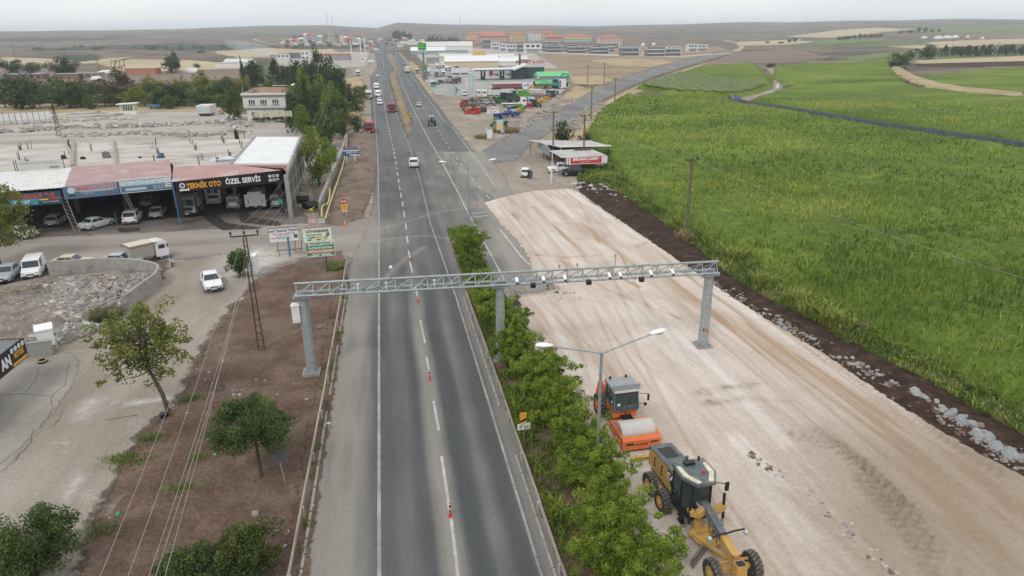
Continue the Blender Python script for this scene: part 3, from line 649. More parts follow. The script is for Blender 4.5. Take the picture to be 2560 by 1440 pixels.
# ------------------------------------------------------------------ far fields
K_GREEN2 = gmat('green_field_far', [(0.3, (0.09, 0.125, 0.045)), (0.5, (0.135, 0.17, 0.06)), (0.75, (0.21, 0.225, 0.10))], scale=0.004, stretch=(0.4, 1.4), rot=0.2, fine=(0.1, 0.25), bump=None, edge=0.03)
far = [('ploughed_field', [(1830, 132), (1990, 120), (2100, 150), (1960, 158), (1860, 160), (1750, 165)], K_PLOW, 4, 8, 6),
       ('green_field', [(2020, 150), (2260, 128), (2420, 122), (2440, 132), (2240, 142), (2120, 152)], K_GREEN2, 4, 8, 5),
       ('ploughed_field', [(2010, 155), (2240, 146), (2240, 154), (2030, 164)], K_PLOW, 5, 5, 3),
       ('dry_field', [(2280, 152), (2560, 140), (2700, 135), (2700, 152), (2560, 154), (2300, 160)], K_WHEAT, 5, 5, 4),
       ('dark_ploughed_strip', [(2285, 160), (2560, 153), (2700, 150), (2700, 160), (2420, 168), (2290, 166)], K_DARK, 6, 4, 2),
       ('green_field', [(2300, 142), (2600, 126), (2700, 126), (2700, 142), (2560, 142), (2320, 150)], K_GREEN2, 4, 8, 4),
       ('green_field', [(1980, 112), (2100, 97), (2230, 97), (2200, 105), (2060, 115)], K_GREEN2, 4, 15, 12),
       ('green_field', [(2080, 115), (2290, 102), (2330, 112), (2180, 118)], K_GREEN2, 5, 12, 10),
       ('wheat_field', [(1960, 92), (2080, 77), (2190, 70), (2290, 74), (2200, 82), (2080, 95)], K_WHEAT, 4, 20, 20),
       ('wheat_field', [(2190, 115), (2560, 97), (2700, 95), (2700, 105), (2560, 110), (2300, 122)], K_WHEAT, 4, 12, 10),
       ('green_field', [(2250, 72), (2560, 62), (2750, 60), (2750, 82), (2560, 82), (2330, 84)], K_GREEN2, 4, 30, 30),
       ('dry_field', [(1840, 105), (1960, 100), (2080, 108), (1980, 112), (1850, 115)], K_WHEAT, 3, 20, 15),
       ('ploughed_field', [(2360, 84), (2750, 78), (2750, 90), (2400, 94)], K_PLOW, 5, 20, 15),
       ('wheat_field', [(245, 160), (330, 148), (470, 150), (560, 158), (620, 160), (600, 172), (470, 176), (320, 182)], K_WHEAT, 4, 6, 6),
       ('dry_field', [(0, 145), (240, 148), (330, 142), (260, 158), (0, 165)], K_WHEAT, 3, 10, 10),
       ('dry_field', [(530, 130), (700, 118), (830, 122), (860, 134), (700, 142), (600, 146)], K_WHEAT, 3, 12, 10),
       ('burnt_field', [(150, 140), (240, 138), (250, 150), (180, 156)], K_SCRUB, 5, 8, 12),
       ('dark_scrub', [(80, 124), (210, 116), (330, 112), (480, 108), (620, 112), (640, 122), (520, 128), (420, 130), (300, 126), (210, 128), (90, 130)], K_SCRUB, 5, 15, 40),
       ('dark_scrub', [(0, 98), (200, 96), (300, 98), (180, 102), (0, 104)], K_SCRUB, 5, 30, 60),
       ('burnt_field', [(640, 118), (760, 108), (900, 112), (920, 120), (760, 124)], K_SCRUB, 4, 14, 25),
       ('pale_track', [(632, 98), (700, 118), (706, 118), (640, 97)], K_WHEAT, 6, 6, 3),
       ('pale_track', [(1830, 128), (1850, 118), (1838, 108), (1800, 100), (1812, 100), (1850, 108), (1862, 119), (1842, 131)], K_WHEAT, 6, 6, 3),
       ('stubble_field', [(1130, 120), (1300, 112), (1800, 118), (1830, 126), (1700, 138), (1400, 138), (1180, 138)], K_STUB, 2, 8, 8),
       ('gravel_yard', [(1030, 125), (1190, 120), (1330, 130), (1400, 172), (1200, 165), (1060, 160)], K_YARD, 3, 4, 4),
       ('gravel_yard', [(680, 140), (880, 128), (925, 130), (920, 165), (850, 172), (700, 165)], K_YARD, 3, 4, 6)]
for nm, poly, mt, k, cell, w in far: sheet(nm, poly, mt, k, cell, w)
# cloud-grey pavement lines round the villas
sheet('housing_estate_road', [(1300, 128), (1420, 133), (1560, 137), (1700, 140), (1830, 132), (1830, 134), (1700, 143), (1540, 141), (1300, 131)], K_WDUST, 6, 3, 1.5)
# ------------------------------------------------------------------ leaves, trees, crops
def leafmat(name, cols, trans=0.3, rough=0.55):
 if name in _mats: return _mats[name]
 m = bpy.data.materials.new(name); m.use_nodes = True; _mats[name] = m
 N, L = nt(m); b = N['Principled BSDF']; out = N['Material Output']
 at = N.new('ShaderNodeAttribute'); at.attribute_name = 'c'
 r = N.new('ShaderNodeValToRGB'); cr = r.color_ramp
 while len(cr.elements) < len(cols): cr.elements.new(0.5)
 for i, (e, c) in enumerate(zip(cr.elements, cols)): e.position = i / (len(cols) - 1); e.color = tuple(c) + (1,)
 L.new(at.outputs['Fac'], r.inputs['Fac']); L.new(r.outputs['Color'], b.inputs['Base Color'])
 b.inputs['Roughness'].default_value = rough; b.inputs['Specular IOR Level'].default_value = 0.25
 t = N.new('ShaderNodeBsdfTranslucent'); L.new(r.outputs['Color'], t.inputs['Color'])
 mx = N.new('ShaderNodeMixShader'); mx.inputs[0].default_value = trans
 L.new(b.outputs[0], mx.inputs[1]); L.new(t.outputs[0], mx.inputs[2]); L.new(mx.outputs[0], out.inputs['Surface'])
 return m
LEAF_ROUND = leafmat('acacia_leaf', [(0.039, 0.066, 0.022), (0.072, 0.113, 0.034), (0.118, 0.166, 0.051), (0.265, 0.265, 0.073)])
LEAF_PLANE = leafmat('plane_leaf', [(0.070, 0.100, 0.026), (0.147, 0.186, 0.042), (0.248, 0.272, 0.066), (0.513, 0.286, 0.108)])
LEAF_HEDGE = leafmat('hedge_leaf', [(0.063, 0.107, 0.014), (0.152, 0.233, 0.029), (0.276, 0.359, 0.046), (0.470, 0.504, 0.099)], 0.45)
LEAF_DARK = leafmat('dark_leaf', [(0.027, 0.046, 0.019), (0.046, 0.076, 0.029), (0.076, 0.114, 0.038), (0.123, 0.162, 0.051)], 0.15)
LEAF_MID = leafmat('orchard_leaf', [(0.040, 0.063, 0.021), (0.068, 0.105, 0.027), (0.117, 0.158, 0.039), (0.216, 0.245, 0.060)], 0.2)
LEAF_YELL = leafmat('yellowing_leaf', [(0.088, 0.111, 0.022), (0.175, 0.195, 0.029), (0.300, 0.286, 0.042), (0.425, 0.364, 0.060)], 0.25)
LEAF_BRN = leafmat('bronze_leaf', [(0.048, 0.051, 0.027), (0.088, 0.083, 0.042), (0.128, 0.112, 0.054), (0.192, 0.160, 0.075)], 0.2)
LEAF_PINE = leafmat('pine_needle', [(0.022, 0.040, 0.019), (0.040, 0.068, 0.029), (0.061, 0.099, 0.035), (0.108, 0.148, 0.045)], 0.1)
LEAF_MAIZE = leafmat('maize_leaf', [(0.050, 0.095, 0.014), (0.107, 0.182, 0.024), (0.205, 0.288, 0.040), (0.466, 0.464, 0.110)], 0.4)
LEAF_WEED = leafmat('weed_leaf', [(0.05, 0.095, 0.018), (0.11, 0.175, 0.03), (0.24, 0.30, 0.055), (0.45, 0.42, 0.13)], 0.3)
LEAF_DRY = leafmat('dry_weed', [(0.13, 0.115, 0.06), (0.24, 0.19, 0.095), (0.37, 0.28, 0.145), (0.47, 0.37, 0.21)], 0.2)
BARK = M('bark', (0.11, 0.085, 0.065), 0.9, var=0.3, scale=6, bump=0.6, bscale=12, stretch=(1, 1, 0.3))
BARK_G = M('grey_bark', (0.20, 0.17, 0.14), 0.9, var=0.3, scale=6, bump=0.6, bscale=12, stretch=(1, 1, 0.3))

def leaf_mesh(name, P, size, c, mat, R, asp=1.7, up=0.35):
 """one small bent leaf (two triangles) at each point"""
 n = len(P)
 d = R.normal(size=(n, 3)); d[:, 2] += up; d /= np.linalg.norm(d, axis=1)[:, None]       # leaf normal
 a = R.normal(size=(n, 3)); u = np.cross(d, a); u /= np.linalg.norm(u, axis=1)[:, None] + 1e-9
 v = np.cross(d, u); s = (size * R.uniform(0.6, 1.35, n))[:, None]
 V = np.empty((n, 4, 3))
 V[:, 0] = P - u * s * asp * 0.5; V[:, 1] = P - v * s * 0.5 + d * s * 0.12; V[:, 2] = P + u * s * asp * 0.5; V[:, 3] = P + v * s * 0.5 + d * s * 0.12
 F = np.arange(n * 4).reshape(n, 4)
 me = mesh_np(name, V.reshape(-1, 3), F, {'c': np.repeat(c, 4)}, smooth=False); me.materials.append(mat); return me

def crown_points(R, n, cx, rad, ncl, clr, shape='round', hollow=0.55):
 """leaf positions in clumps spread through the crown"""
 C = []
 while len(C) < ncl:
  p = R.normal(size=3); p /= np.linalg.norm(p); p *= R.uniform(hollow, 1.0) ** 0.7
  if shape == 'dome' and p[2] < -0.35: continue
  if shape == 'cone':
   h = R.uniform(0, 1); k = (1 - h) ** 0.8 * R.uniform(0.75, 1.05); t = R.uniform(0, 2 * math.pi); p = np.array([k * math.cos(t), k * math.sin(t), h * 2 - 1])
  if shape == 'column':
   h = R.uniform(0, 1); k = (0.35 + 0.65 * math.sin(math.pi * min(1, h * 0.9 + 0.12))) * R.uniform(0.5, 1.0); t = R.uniform(0, 2 * math.pi); p = np.array([k * math.cos(t), k * math.sin(t), h * 2 - 1])
  C.append(p)
 C = np.array(C) * np.where(R.rand(ncl, 1) < .12, 1.3, R.uniform(.8, 1.15, (ncl, 1))) * np.array(rad) + np.array(cx)
 tone = R.uniform(0, 1, ncl)
 k = R.randint(0, ncl, n)
 q = R.normal(size=(n, 3)); q /= np.linalg.norm(q, axis=1)[:, None]
 q *= (R.uniform(0.35, 1.15, n) ** 0.6)[:, None]
 rr = clr * R.uniform(0.7, 1.3, ncl)
 ax = R.uniform(0.55, 1.5, (ncl, 3)) * np.array([1, 1, 0.8])
 P = C[k] + q * rr[k][:, None] * ax[k]
 st = R.rand(n) < 0.22                                  # leaves along the twigs between the clumps
 f_ = R.uniform(0.45, 1.18, n)[:, None]; T_ = np.array(cx) + (C[k] - np.array(cx)) * f_ + R.normal(size=(n, 3)) * clr * 0.3
 P[st] = T_[st]
 c = 0.42 * tone[k] + 0.35 * R.uniform(0, 1, n) + 0.22 * np.clip(q[:, 2], -1, 1) * 0.5 + 0.08  # upper leaves of each clump paler: light from above put into the tone
 return P, np.clip(c, 0, 1), C

def tree_parts(R, trunk_h, r0, rad, cz, n, leaf, ncl, clr, mat, shape='round', limbs=9, bark=None, lean=(0, 0), hollow=0.55, asp=1.7):
 """meshes of trunk and crown for a tree standing at the origin"""
 cx = (lean[0], lean[1], cz)
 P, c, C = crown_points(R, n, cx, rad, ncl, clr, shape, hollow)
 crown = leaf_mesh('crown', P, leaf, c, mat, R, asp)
 b = MB(); top = (lean[0] * 0.8, lean[1] * 0.8, trunk_h)
 mid = (lean[0] * 0.3 + R.uniform(-.05, .05), lean[1] * 0.3, trunk_h * 0.5)
 b.tube([(0, 0, -0.1), mid, top], [r0 * 1.25, r0, r0 * 0.75], 8)
 b.tube([top, (cx[0], cx[1], cz + rad[2] * 0.5)], [r0 * 0.75, r0 * 0.2], 6)
 for i in R.choice(len(C), min(limbs, len(C)), replace=False):
  e = C[i]; s = Vector(top).lerp(Vector((cx[0], cx[1], cz)), R.uniform(0, 0.9)); m_ = s.lerp(Vector(e), 0.55) + Vector((0, 0, -0.05 * rad[2]))
  b.tube([tuple(s), tuple(m_), tuple(e)], [r0 * 0.42, r0 * 0.25, r0 * 0.08], 5)
 return crown, b

def tree(name, label, cat, loc, group=None, rz=0, **k):
 R = np.random.RandomState(k.pop('seed', 1)); bark = k.get('bark') or BARK
 crown, b = tree_parts(R, **k)
 t = thing(name, label, cat, loc, rz, group)
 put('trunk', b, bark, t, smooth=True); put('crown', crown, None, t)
 return t

# near trees, each its own
tree('acacia_tree', 'round-headed dark green tree on the brown soil beside the left guardrail', 'tree', gp(655, 1200), seed=3, trunk_h=2.3, r0=0.11, rad=(1.95, 1.95, 1.35), cz=3.55, n=21000, leaf=0.075, ncl=80, clr=0.5, mat=LEAF_ROUND, limbs=12, hollow=0.6)
tree('plane_tree', 'sparse broad-leaved tree with a leaning dark trunk between the drive and the soil', 'tree', gp(425, 1038), seed=5, trunk_h=3.2, r0=0.14, rad=(3.0, 2.6, 2.8), cz=5.4, n=7000, leaf=0.14, ncl=125, clr=0.38, mat=LEAF_PLANE, limbs=40, lean=(-0.9, 0.3), hollow=0.3, asp=1.25)
tree('plane_tree', 'broad-leaved tree cut by the left edge of the photo in front of the workshop', 'tree', gp(0, 668), seed=6, trunk_h=2.5, r0=0.2, rad=(3.9, 3.4, 3.9), cz=5.4, n=9000, leaf=0.2, ncl=120, clr=0.75, mat=LEAF_PLANE, limbs=30, hollow=0.4, asp=1.3)
tree('leafy_shrub', 'dense green shrub in the bottom left corner beside the pale drive', 'shrub', gp(95, 1440), seed=7, trunk_h=0.7, r0=0.09, rad=(1.75, 1.6, 1.5), cz=1.9, n=24000, leaf=0.072, ncl=80, clr=0.45, mat=LEAF_ROUND, limbs=10, hollow=0.5)
tree('leafy_shrub', 'green shrub on the soil at the bottom edge, left one of the pair', 'shrub', gp(500, 1470), seed=8, trunk_h=0.5, r0=0.07, rad=(1.5, 1.1, 0.95), cz=1.1, n=14000, leaf=0.07, ncl=60, clr=0.36, mat=LEAF_ROUND, limbs=8, hollow=0.4)
tree('leafy_shrub', 'yellowing green shrub on the soil at the bottom edge nearest the guardrail', 'shrub', gp(618, 1440), seed=9, trunk_h=0.6, r0=0.07, rad=(1.35, 1.1, 1.15), cz=1.45, n=15000, leaf=0.07, ncl=60, clr=0.38, mat=leafmat('mixed_leaf', [(0.022, 0.042, 0.012), (0.05, 0.085, 0.02), (0.12, 0.15, 0.035), (0.27, 0.24, 0.06)]), limbs=8, hollow=0.4)
tree('fir_bush', 'dark green evergreen bush beside the white cabinet at the service road', 'shrub', gp(600, 692), seed=10, trunk_h=0.5, r0=0.08, rad=(0.95, 0.95, 1.35), cz=1.5, n=9000, leaf=0.10, ncl=60, clr=0.42, mat=LEAF_ROUND, shape='round', limbs=2, hollow=.1)
hedge = [(8.5, 67.5, 1.9, 2.2, 3.1), (8.8, 61.5, 1.2, 1.0, 1.2), (8.7, 56.5, 1.3, 1.2, 1.5), (9.0, 52.0, 1.6, 1.5, 2.1), (9.4, 48.0, 1.7, 1.4, 2.2), (8.9, 44.2, 1.9, 1.5, 2.3), (9.9, 39.2, 2.2, 1.6, 2.6),
         (9.9, 35.6, 1.9, 1.5, 2.3), (10.2, 32.2, 1.8, 1.5, 2.2), (10.5, 28.9, 1.8, 1.5, 2.2), (10.0, 25.3, 1.9, 1.5, 2.3), (10.4, 22.6, 2.0, 1.4, 2.1), (8.9, 23.5, 1.6, 1.3, 2.0)]
hl = ['tall upright green tree alone at the far end of the median hedge', 'low green shrub behind the middle gantry column', 'green shrub wrapped round the foot of the middle gantry column', 'green shrub just in front of the middle gantry column',
      'green hedge tree beside the rubble of torn asphalt', 'leafy hedge tree left of the near lamp heads', 'largest leafy hedge tree over the right guardrail', 'hedge tree behind the small white distance sign', 'hedge tree left of the road roller',
      'hedge tree between the lamp post and the guardrail', 'bright green hedge tree round the near lamp post foot', 'bright green tree reaching toward the grader wheels', 'low hedge tree leaning over the guardrail at the bottom edge']
for i, (x, y, r, rz_, cz) in enumerate(hedge):
 tree('hedge_tree', hl[i], 'tree', (x - .65, y), 'trees along the median hedge', seed=20 + i, trunk_h=cz * 0.45, r0=0.08, rad=(r, r, rz_), cz=cz, n=int(8600 * r * (1.2 if y < 48 else 1)), leaf=0.062, ncl=int(70 * r), clr=0.26, mat=LEAF_HEDGE, limbs=22, hollow=0.12, asp=2.3)

# kinds for the farther trees: one metre across, one metre tall, scaled where they stand
def proto(name, cat, mat, shape, n, leaf, ncl, clr, seed, rad=(0.42, 0.42, 0.42), cz=0.56, th=0.3, hollow=0.5):
 R = np.random.RandomState(seed)
 crown, b = tree_parts(R, trunk_h=th, r0=0.03, rad=rad, cz=cz, n=n, leaf=leaf, ncl=ncl, clr=clr, mat=mat, shape=shape, limbs=5, hollow=hollow)
 return crown, b.mesh('trunk', True)
PROTO = {}
for nm, a in dict(
 dark=(LEAF_DARK, 'round', 2600, 0.036, 45, 0.14), mid=(LEAF_MID, 'round', 2600, 0.036, 45, 0.14), bright=(LEAF_HEDGE, 'round', 3200, 0.034, 50, 0.13), yellow=(LEAF_YELL, 'dome', 2400, 0.036, 40, 0.14), bronze=(LEAF_BRN, 'round', 2400, 0.034, 45, 0.13),
 pine=(LEAF_PINE, 'round', 2600, 0.034, 40, 0.15), spruce=(LEAF_PINE, 'cone', 2600, 0.036, 70, 0.09), cypress=(LEAF_DARK, 'column', 1800, 0.06, 45, 0.12), dome=(LEAF_MID, 'dome', 3400, 0.026, 60, 0.11), low=(LEAF_MID, 'dome', 1500, 0.045, 30, 0.15), dry=(LEAF_DRY, 'dome', 1200, 0.045, 24, 0.15)).items():
 for v in range(2):
  kw = {}
  if nm in ('spruce', 'cypress'): kw = dict(rad=(0.42, 0.42, 0.46), cz=0.52, th=0.2)
  if nm in ('low', 'dome', 'dry', 'yellow', 'dark', 'mid', 'bronze'): kw = dict(rad=(0.42, 0.42, 0.44), cz=0.46, th=0.15, hollow=0.35)
  PROTO[nm, v] = proto(nm, None, *a, seed=100 + 7 * v + len(nm), **kw)
  PROTO[nm, v][1].materials.append(BARK)
NAMES = dict(dark='bushy_tree', mid='bushy_tree', bright='leafy_tree', yellow='yellowing_tree', bronze='walnut_tree', pine='pine_tree', spruce='spruce_tree', cypress='cypress_tree', dome='clipped_bush', low='low_bush', dry='dry_bush')
def ppm(px, py):
 if py < 125: q = gpt(px, py); return FPX / (q[0] * FWD[0] + q[1] * FWD[1] + 6)
 return (py - (84 - 0.0094 * (px - 1000))) * 0.937 / 23.5
def plant(kind, bx, by, wpx, hpx, label, group=None, v=None, z=0.0):
 k = ppm(bx, by); v = rnd.randint(0, 1) if v is None else v
 loc = gpt(bx, by) if by < 125 else gp(bx, by)
 s = wpx / k; h = hpx / k / 0.93
 t = thing(NAMES[kind], label, 'bush' if kind in ('dome', 'low', 'dry') else 'tree', (loc[0], loc[1] + s * 0.3, float(hfn(*loc)) + z), rnd.uniform(0, 6.28), group)
 t.scale = (s, s, h)
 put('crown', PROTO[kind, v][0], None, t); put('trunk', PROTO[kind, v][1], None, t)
 return t
OR = 'trees and bushes behind the demolished yard'
for a in [('dark', 40, 276, 120, 88, 'wide dark tree at the far left behind the demolished yard'), ('mid', 162, 274, 110, 82, 'broad green tree right of the dark one behind the yard'), ('bronze', 285, 264, 98, 88, 'brownish walnut-like tree rising behind the tilted kiosk'),
          ('yellow', 378, 246, 72, 50, 'round yellow-topped tree between the kiosk and the blue trailer'), ('dark', 432, 268, 90, 60, 'dark bush mass behind the blue trailer'), ('yellow', 456, 246, 56, 48, 'narrow yellowing tree above the blue trailer'),
          ('yellow', 515, 252, 70, 66, 'tall yellow-green tree left of the pines'), ('mid', 570, 256, 70, 62, 'green tree between the yellow trees and the cypress'), ('yellow', 607, 246, 46, 52, 'yellow tree beside the dark cypress'),
          ('mid', 583, 302, 66, 78, 'large green tree hugging the left wall of the cream house'), ('dark', 22, 184, 70, 34, 'dark tree above the brick sheds at the far left edge'), ('mid', 78, 186, 50, 30, 'green tree right of the far left brick shed'),
          ('dark', 152, 194, 88, 46, 'dark wide tree between the two long brick sheds'), ('dark', 428, 184, 52, 46, 'lone dark tree right of the orange brick shed'), ('pine', 436, 178, 30, 40, 'pointed top tree behind the lone dark one'), ('low', 492, 173, 18, 14, 'small round bush left of the white factory')]:
 plant(a[0], *a[1:5], a[5], OR)
for i in range(16): plant(rnd.choice(['mid', 'dark', 'low', 'mid', 'yellow', 'bronze']), 12 + i * 38 + rnd.uniform(-8, 8), 254 + rnd.uniform(-5, 5), rnd.uniform(56, 82), rnd.uniform(30, 46), 'bushy tree of the second row behind the yard bushes', 'second tree row behind the yard')
for i in range(19):
 plant(rnd.choice(['low', 'mid', 'low', 'dark', 'yellow']) if i not in (8, 9) else 'low', 5 + i * 32 + rnd.uniform(-8, 8), 270 + rnd.uniform(-4, 5), rnd.uniform(44, 62), rnd.uniform(24, 40), 'low bush in the unbroken row at the back of the yard', 'low bushes along the back of the yard')
PG = 'pines and garden trees by the cream house'
for a in [('cypress', 612, 232, 15, 70, 'slim dark cypress left of the pines'), ('pine', 637, 236, 58, 78, 'round-headed pine right of the cypress'), ('spruce', 690, 226, 50, 68, 'layered cedar with tiers of branches among the pines'), ('pine', 722, 232, 44, 62, 'pine between the cedar and the tall pines'),
          ('pine', 752, 245, 64, 88, 'bright-topped pine in the middle of the pine group'), ('pine', 795, 242, 66, 96, 'tallest pine of the group'), ('dark', 830, 252, 60, 98, 'dark tree at the highway end of the pine group'), ('pine', 853, 272, 42, 96, 'narrow pine next to the highway verge'),
          ('mid', 680, 262, 62, 60, 'green garden tree behind the roof of the cream house'), ('mid', 742, 300, 66, 82, 'green tree just right of the cream house'), ('mid', 792, 296, 66, 84, 'mid green tree behind the tall spruce'), ('bright', 832, 310, 60, 84, 'green tree in front of the dark pine group'),
          ('spruce', 730, 332, 34, 64, 'small dark spruce at the corner of the cream house'), ('spruce', 770, 332, 46, 118, 'tall dark spruce between the house and the highway'), ('mid', 815, 372, 76, 92, 'wide green tree above the workshop roof end'), ('mid', 850, 350, 48, 78, 'green tree beside the clipped bushes'),
          ('yellow', 866, 320, 36, 52, 'yellowing tree behind the clipped bushes'), ('yellow', 780, 388, 50, 52, 'yellowing shrub beside the white roof'), ('bright', 796, 470, 88, 122, 'bright green tree growing against the workshop end wall'), ('bright', 825, 425, 46, 66, 'bright green shrub leaning over the concrete wall')]:
 plant(a[0], *a[1:5], a[5], PG)
for i in range(16): plant(rnd.choice(['mid', 'dark', 'bright', 'pine']), rnd.uniform(725, 862), rnd.uniform(262, 345), rnd.uniform(46, 66), rnd.uniform(58, 80), 'green tree filling the dense grove between the house and the highway', 'grove between the house and the highway')
for i, (x, y) in enumerate([(905, 243), (900, 257), (894, 272), (890, 290)]):
 plant('dome', x, y, 52 - i * 1.5, 30 + i, 'dome-shaped clipped olive bush by the verge, %s of four from the highway truck' % ('first', 'second', 'third', 'fourth')[i], 'clipped dome bushes beside the highway')
plant('pine', 893, 338, 44, 44, 'ball-headed clipped tree behind the parked red truck')
for a in [('dark', 1412, 368, 66, 58, 'dark green bush behind the open sheds'), ('bronze', 1462, 372, 38, 42, 'grey-green scrub right of the dark bush'), ('mid', 2258, 172, 64, 40, 'large round bush at the corner of the far green fields'), ('dark', 2332, 148, 62, 32, 'dark tree at the left end of the far tree belt'),
          ('dark', 2280, 146, 30, 18, 'small tree left of the far tree belt'), ('low', 1930, 172, 26, 14, 'dark bush at the top of the water channel'), ('low', 1955, 170, 18, 8, 'small bush right of the water channel top')]:
 plant(a[0], *a[1:5], a[5])
for i in range(12): plant(rnd.choice(['spruce', 'dark', 'pine']), 2368 + i * 19 + rnd.uniform(-4, 4), 143 - i * 0.45, rnd.uniform(26, 34), rnd.uniform(19, 27), 'dark evergreen in the far tree belt on the right', 'evergreens in the far right tree belt')
for i in range(9): plant('dark', 2100 + i * 13, 101 - i * 1.1, rnd.uniform(12, 20), rnd.uniform(7, 12), 'tree in the farm row under the far wheat field', 'trees of the far farm row')
for x, y, w, h in [(2300, 80, 14, 14), (2315, 79, 16, 12), (2332, 79, 14, 8), (2350, 79, 12, 7), (1990, 105, 16, 10), (1975, 107, 12, 9), (2280, 83, 22, 7), (2255, 84, 20, 6), (1955, 109, 20, 5), (1920, 108, 14, 5)]:
 plant('dark', x, max(y, 84 - 0.0094 * (x - 1000) + 9), w, h, 'small dark tree round the far white farmhouses', 'trees round the far farmhouses')
for i in range(7): plant('pine', 1073 + i * 10.5, 114, rnd.uniform(15, 19), rnd.uniform(15, 20), 'dark pine of the clump behind the warehouses', 'pine clump behind the warehouses')
plant('pine', 1145, 113, 14, 15, 'separate pine right of the warehouse pine clump')
for i in range(16): plant(rnd.choice(['dark', 'pine']), 985 + rnd.uniform(0, 50), 97 + rnd.uniform(-3, 8), rnd.uniform(10, 18), rnd.uniform(10, 18), 'hazy tree on the wooded hill at the end of the highway', 'trees on the wooded hill')
for i in range(26): plant('dark', 735 + i * 7 + rnd.uniform(-3, 3), 94.5, rnd.uniform(5, 11), rnd.uniform(4, 8), 'tiny tree on the left skyline ridge', 'trees on the skyline ridge')
for i in range(34):
 x = rnd.uniform(90, 640); plant('low', x, rnd.gauss(124, 3.5), rnd.uniform(10, 30), rnd.uniform(4, 9), 'dark scrub bush on the burnt hillside', 'scrub on the burnt hillside')

# ------------------------------------------------------------------ crops: leaf blades over a rough canopy
def scatter(poly, n, R, dens=None):
 A = np.array(poly); lo = A.min(0); hi = A.max(0)
 X = R.uniform(lo[0], hi[0], n); Y = R.uniform(lo[1], hi[1], n)
 sd = poly_sd(X, Y, poly); k = sd > 0.1
 return X[k], Y[k], sd[k]
def blades(name, X, Y, Z, L, w, c, mat, R, spread=0.6, label=None, parent=None):
 n = len(X); t = R.uniform(0, 2 * math.pi, n); dx = np.cos(t); dy = np.sin(t)
 L = L * R.uniform(0.6, 1.25, n); w = w * R.uniform(0.7, 1.3, n); sp = spread * R.uniform(0.3, 1.3, n)
 px_, py_ = -dy * w / 2, dx * w / 2
 V = np.empty((n, 6, 3))
 for j, (f, h, k) in enumerate(((0, 0, 0.7), (0.35, 0.72, 1.0), (1.0, 0.95, 0.15))):
  bx = X + dx * sp * L * f; by = Y + dy * sp * L * f; bz = Z + L * h
  V[:, 2 * j, 0] = bx - px_ * k; V[:, 2 * j, 1] = by - py_ * k; V[:, 2 * j, 2] = bz
  V[:, 2 * j + 1, 0] = bx + px_ * k; V[:, 2 * j + 1, 1] = by + py_ * k; V[:, 2 * j + 1, 2] = bz
 b = np.arange(n)[:, None] * 6
 F = np.concatenate([b + np.array([0, 1, 3, 2]), b + np.array([2, 3, 5, 4])])
 me = mesh_np(name, V.reshape(-1, 3), F, {'c': np.repeat(np.clip(c, 0, 1), 6)}, smooth=False); me.materials.append(mat)
 o = bpy.data.objects.new(name, me); COL.objects.link(o)
 if parent is not None: o.parent = parent
 tag(o, label, None, None, 'stuff'); return o

K_MAIZE = gmat('maize_canopy', [(0.28, (0.082, 0.132, 0.020)), (0.45, (0.122, 0.18, 0.027)), (0.6, (0.18, 0.24, 0.038)), (0.78, (0.28, 0.30, 0.065))], scale=0.035, stretch=(0.55, 1.25), rot=0.12, fine=(1.3, 0.45), bump=(1.2, 1.0, 0.9),
               mid=(0.3, (0.055, 0.10, 0.014), 0.55, 0.75, 0.5))
R5 = np.random.RandomState(5)
def tone(X, Y): return 0.5 + 0.34 * vnoise(X * 0.6, Y, 16, 71) + 0.2 * vnoise(X, Y, 5, 72)
def crop(name, poly, label, bands, top=2.1, k=3, cell=1.0):
 P = [gp(*p) if len(p) == 2 and p[1] > 100 and p[0] > 99 else p for p in poly]
 sheet(name, P, K_MAIZE, k, cell, 0.5, px=False, kind='stuff', label=label, hf=lambda X, Y, sd: np.clip(sd / 1.0, -0.02, 1) * (top * 0.72 + vnoise(X, Y, 1.7, 73) * 0.28 + vnoise(X, Y, 12, 74) * 0.22 + vnoise(X, Y, 0.8, 78) * 0.12 * (np.hypot(X, Y) < 120)))
 return P
main = [(1470, 330), (1500, 285), (1560, 243), (1700, 248), (1828, 262), (1860, 268), (2000, 290), (2200, 331), (2400, 362), (2560, 386), (2850, 440), (2950, 1100), (2700, 1190), (2560, 1040), (2400, 950), (2240, 870), (2090, 790), (1960, 715), (1850, 650), (1745, 590), (1650, 525), (1580, 470), (1530, 430), (1500, 385)]
mainP = crop('maize_field', main, 'tall green maize filling the right side of the photo', None, k=4, cell=0.5)
def fill(P, bands, nm, label):
 Xa, Ya, La, Wa = [], [], [], []
 for r0, r1, den, L, w in bands:
  A = np.array(P); lo = A.min(0); hi = A.max(0); hi = np.minimum(hi, [r1, r1]); lo = np.maximum(lo, [-400, 0])
  if (hi <= lo).any(): continue
  n = int(den * (hi[0] - lo[0]) * (hi[1] - lo[1])); X = R5.uniform(lo[0], hi[0], n); Y = R5.uniform(lo[1], hi[1], n)
  r = np.hypot(X, Y); k = (r >= r0) & (r < r1) & (X * FWD[1] - Y * FWD[0] < 0.8 * (X * FWD[0] + Y * FWD[1]) + 8); X = X[k]; Y = Y[k]
  k = poly_sd(X, Y, P) > 0.2; X = X[k]; Y = Y[k]
  Xa.append(X); Ya.append(Y); La.append(np.full(len(X), L)); Wa.append(np.full(len(X), w))
 X = np.concatenate(Xa); Y = np.concatenate(Ya); L = np.concatenate(La); w = np.concatenate(Wa)
 sd = poly_sd(X, Y, P)
 Z = hfn(X, Y) + np.clip(sd / 1.2, 0, 1) * 1.15 + R5.uniform(-0.25, 0.25, len(X))
 c = tone(X, Y) + R5.uniform(-0.32, 0.32, len(X)) + 0.3 * (R5.rand(len(X)) < 0.06)
 print(nm, len(X))
 return blades(nm, X, Y, Z, L, w, c, LEAF_MAIZE, R5, 0.6, label)
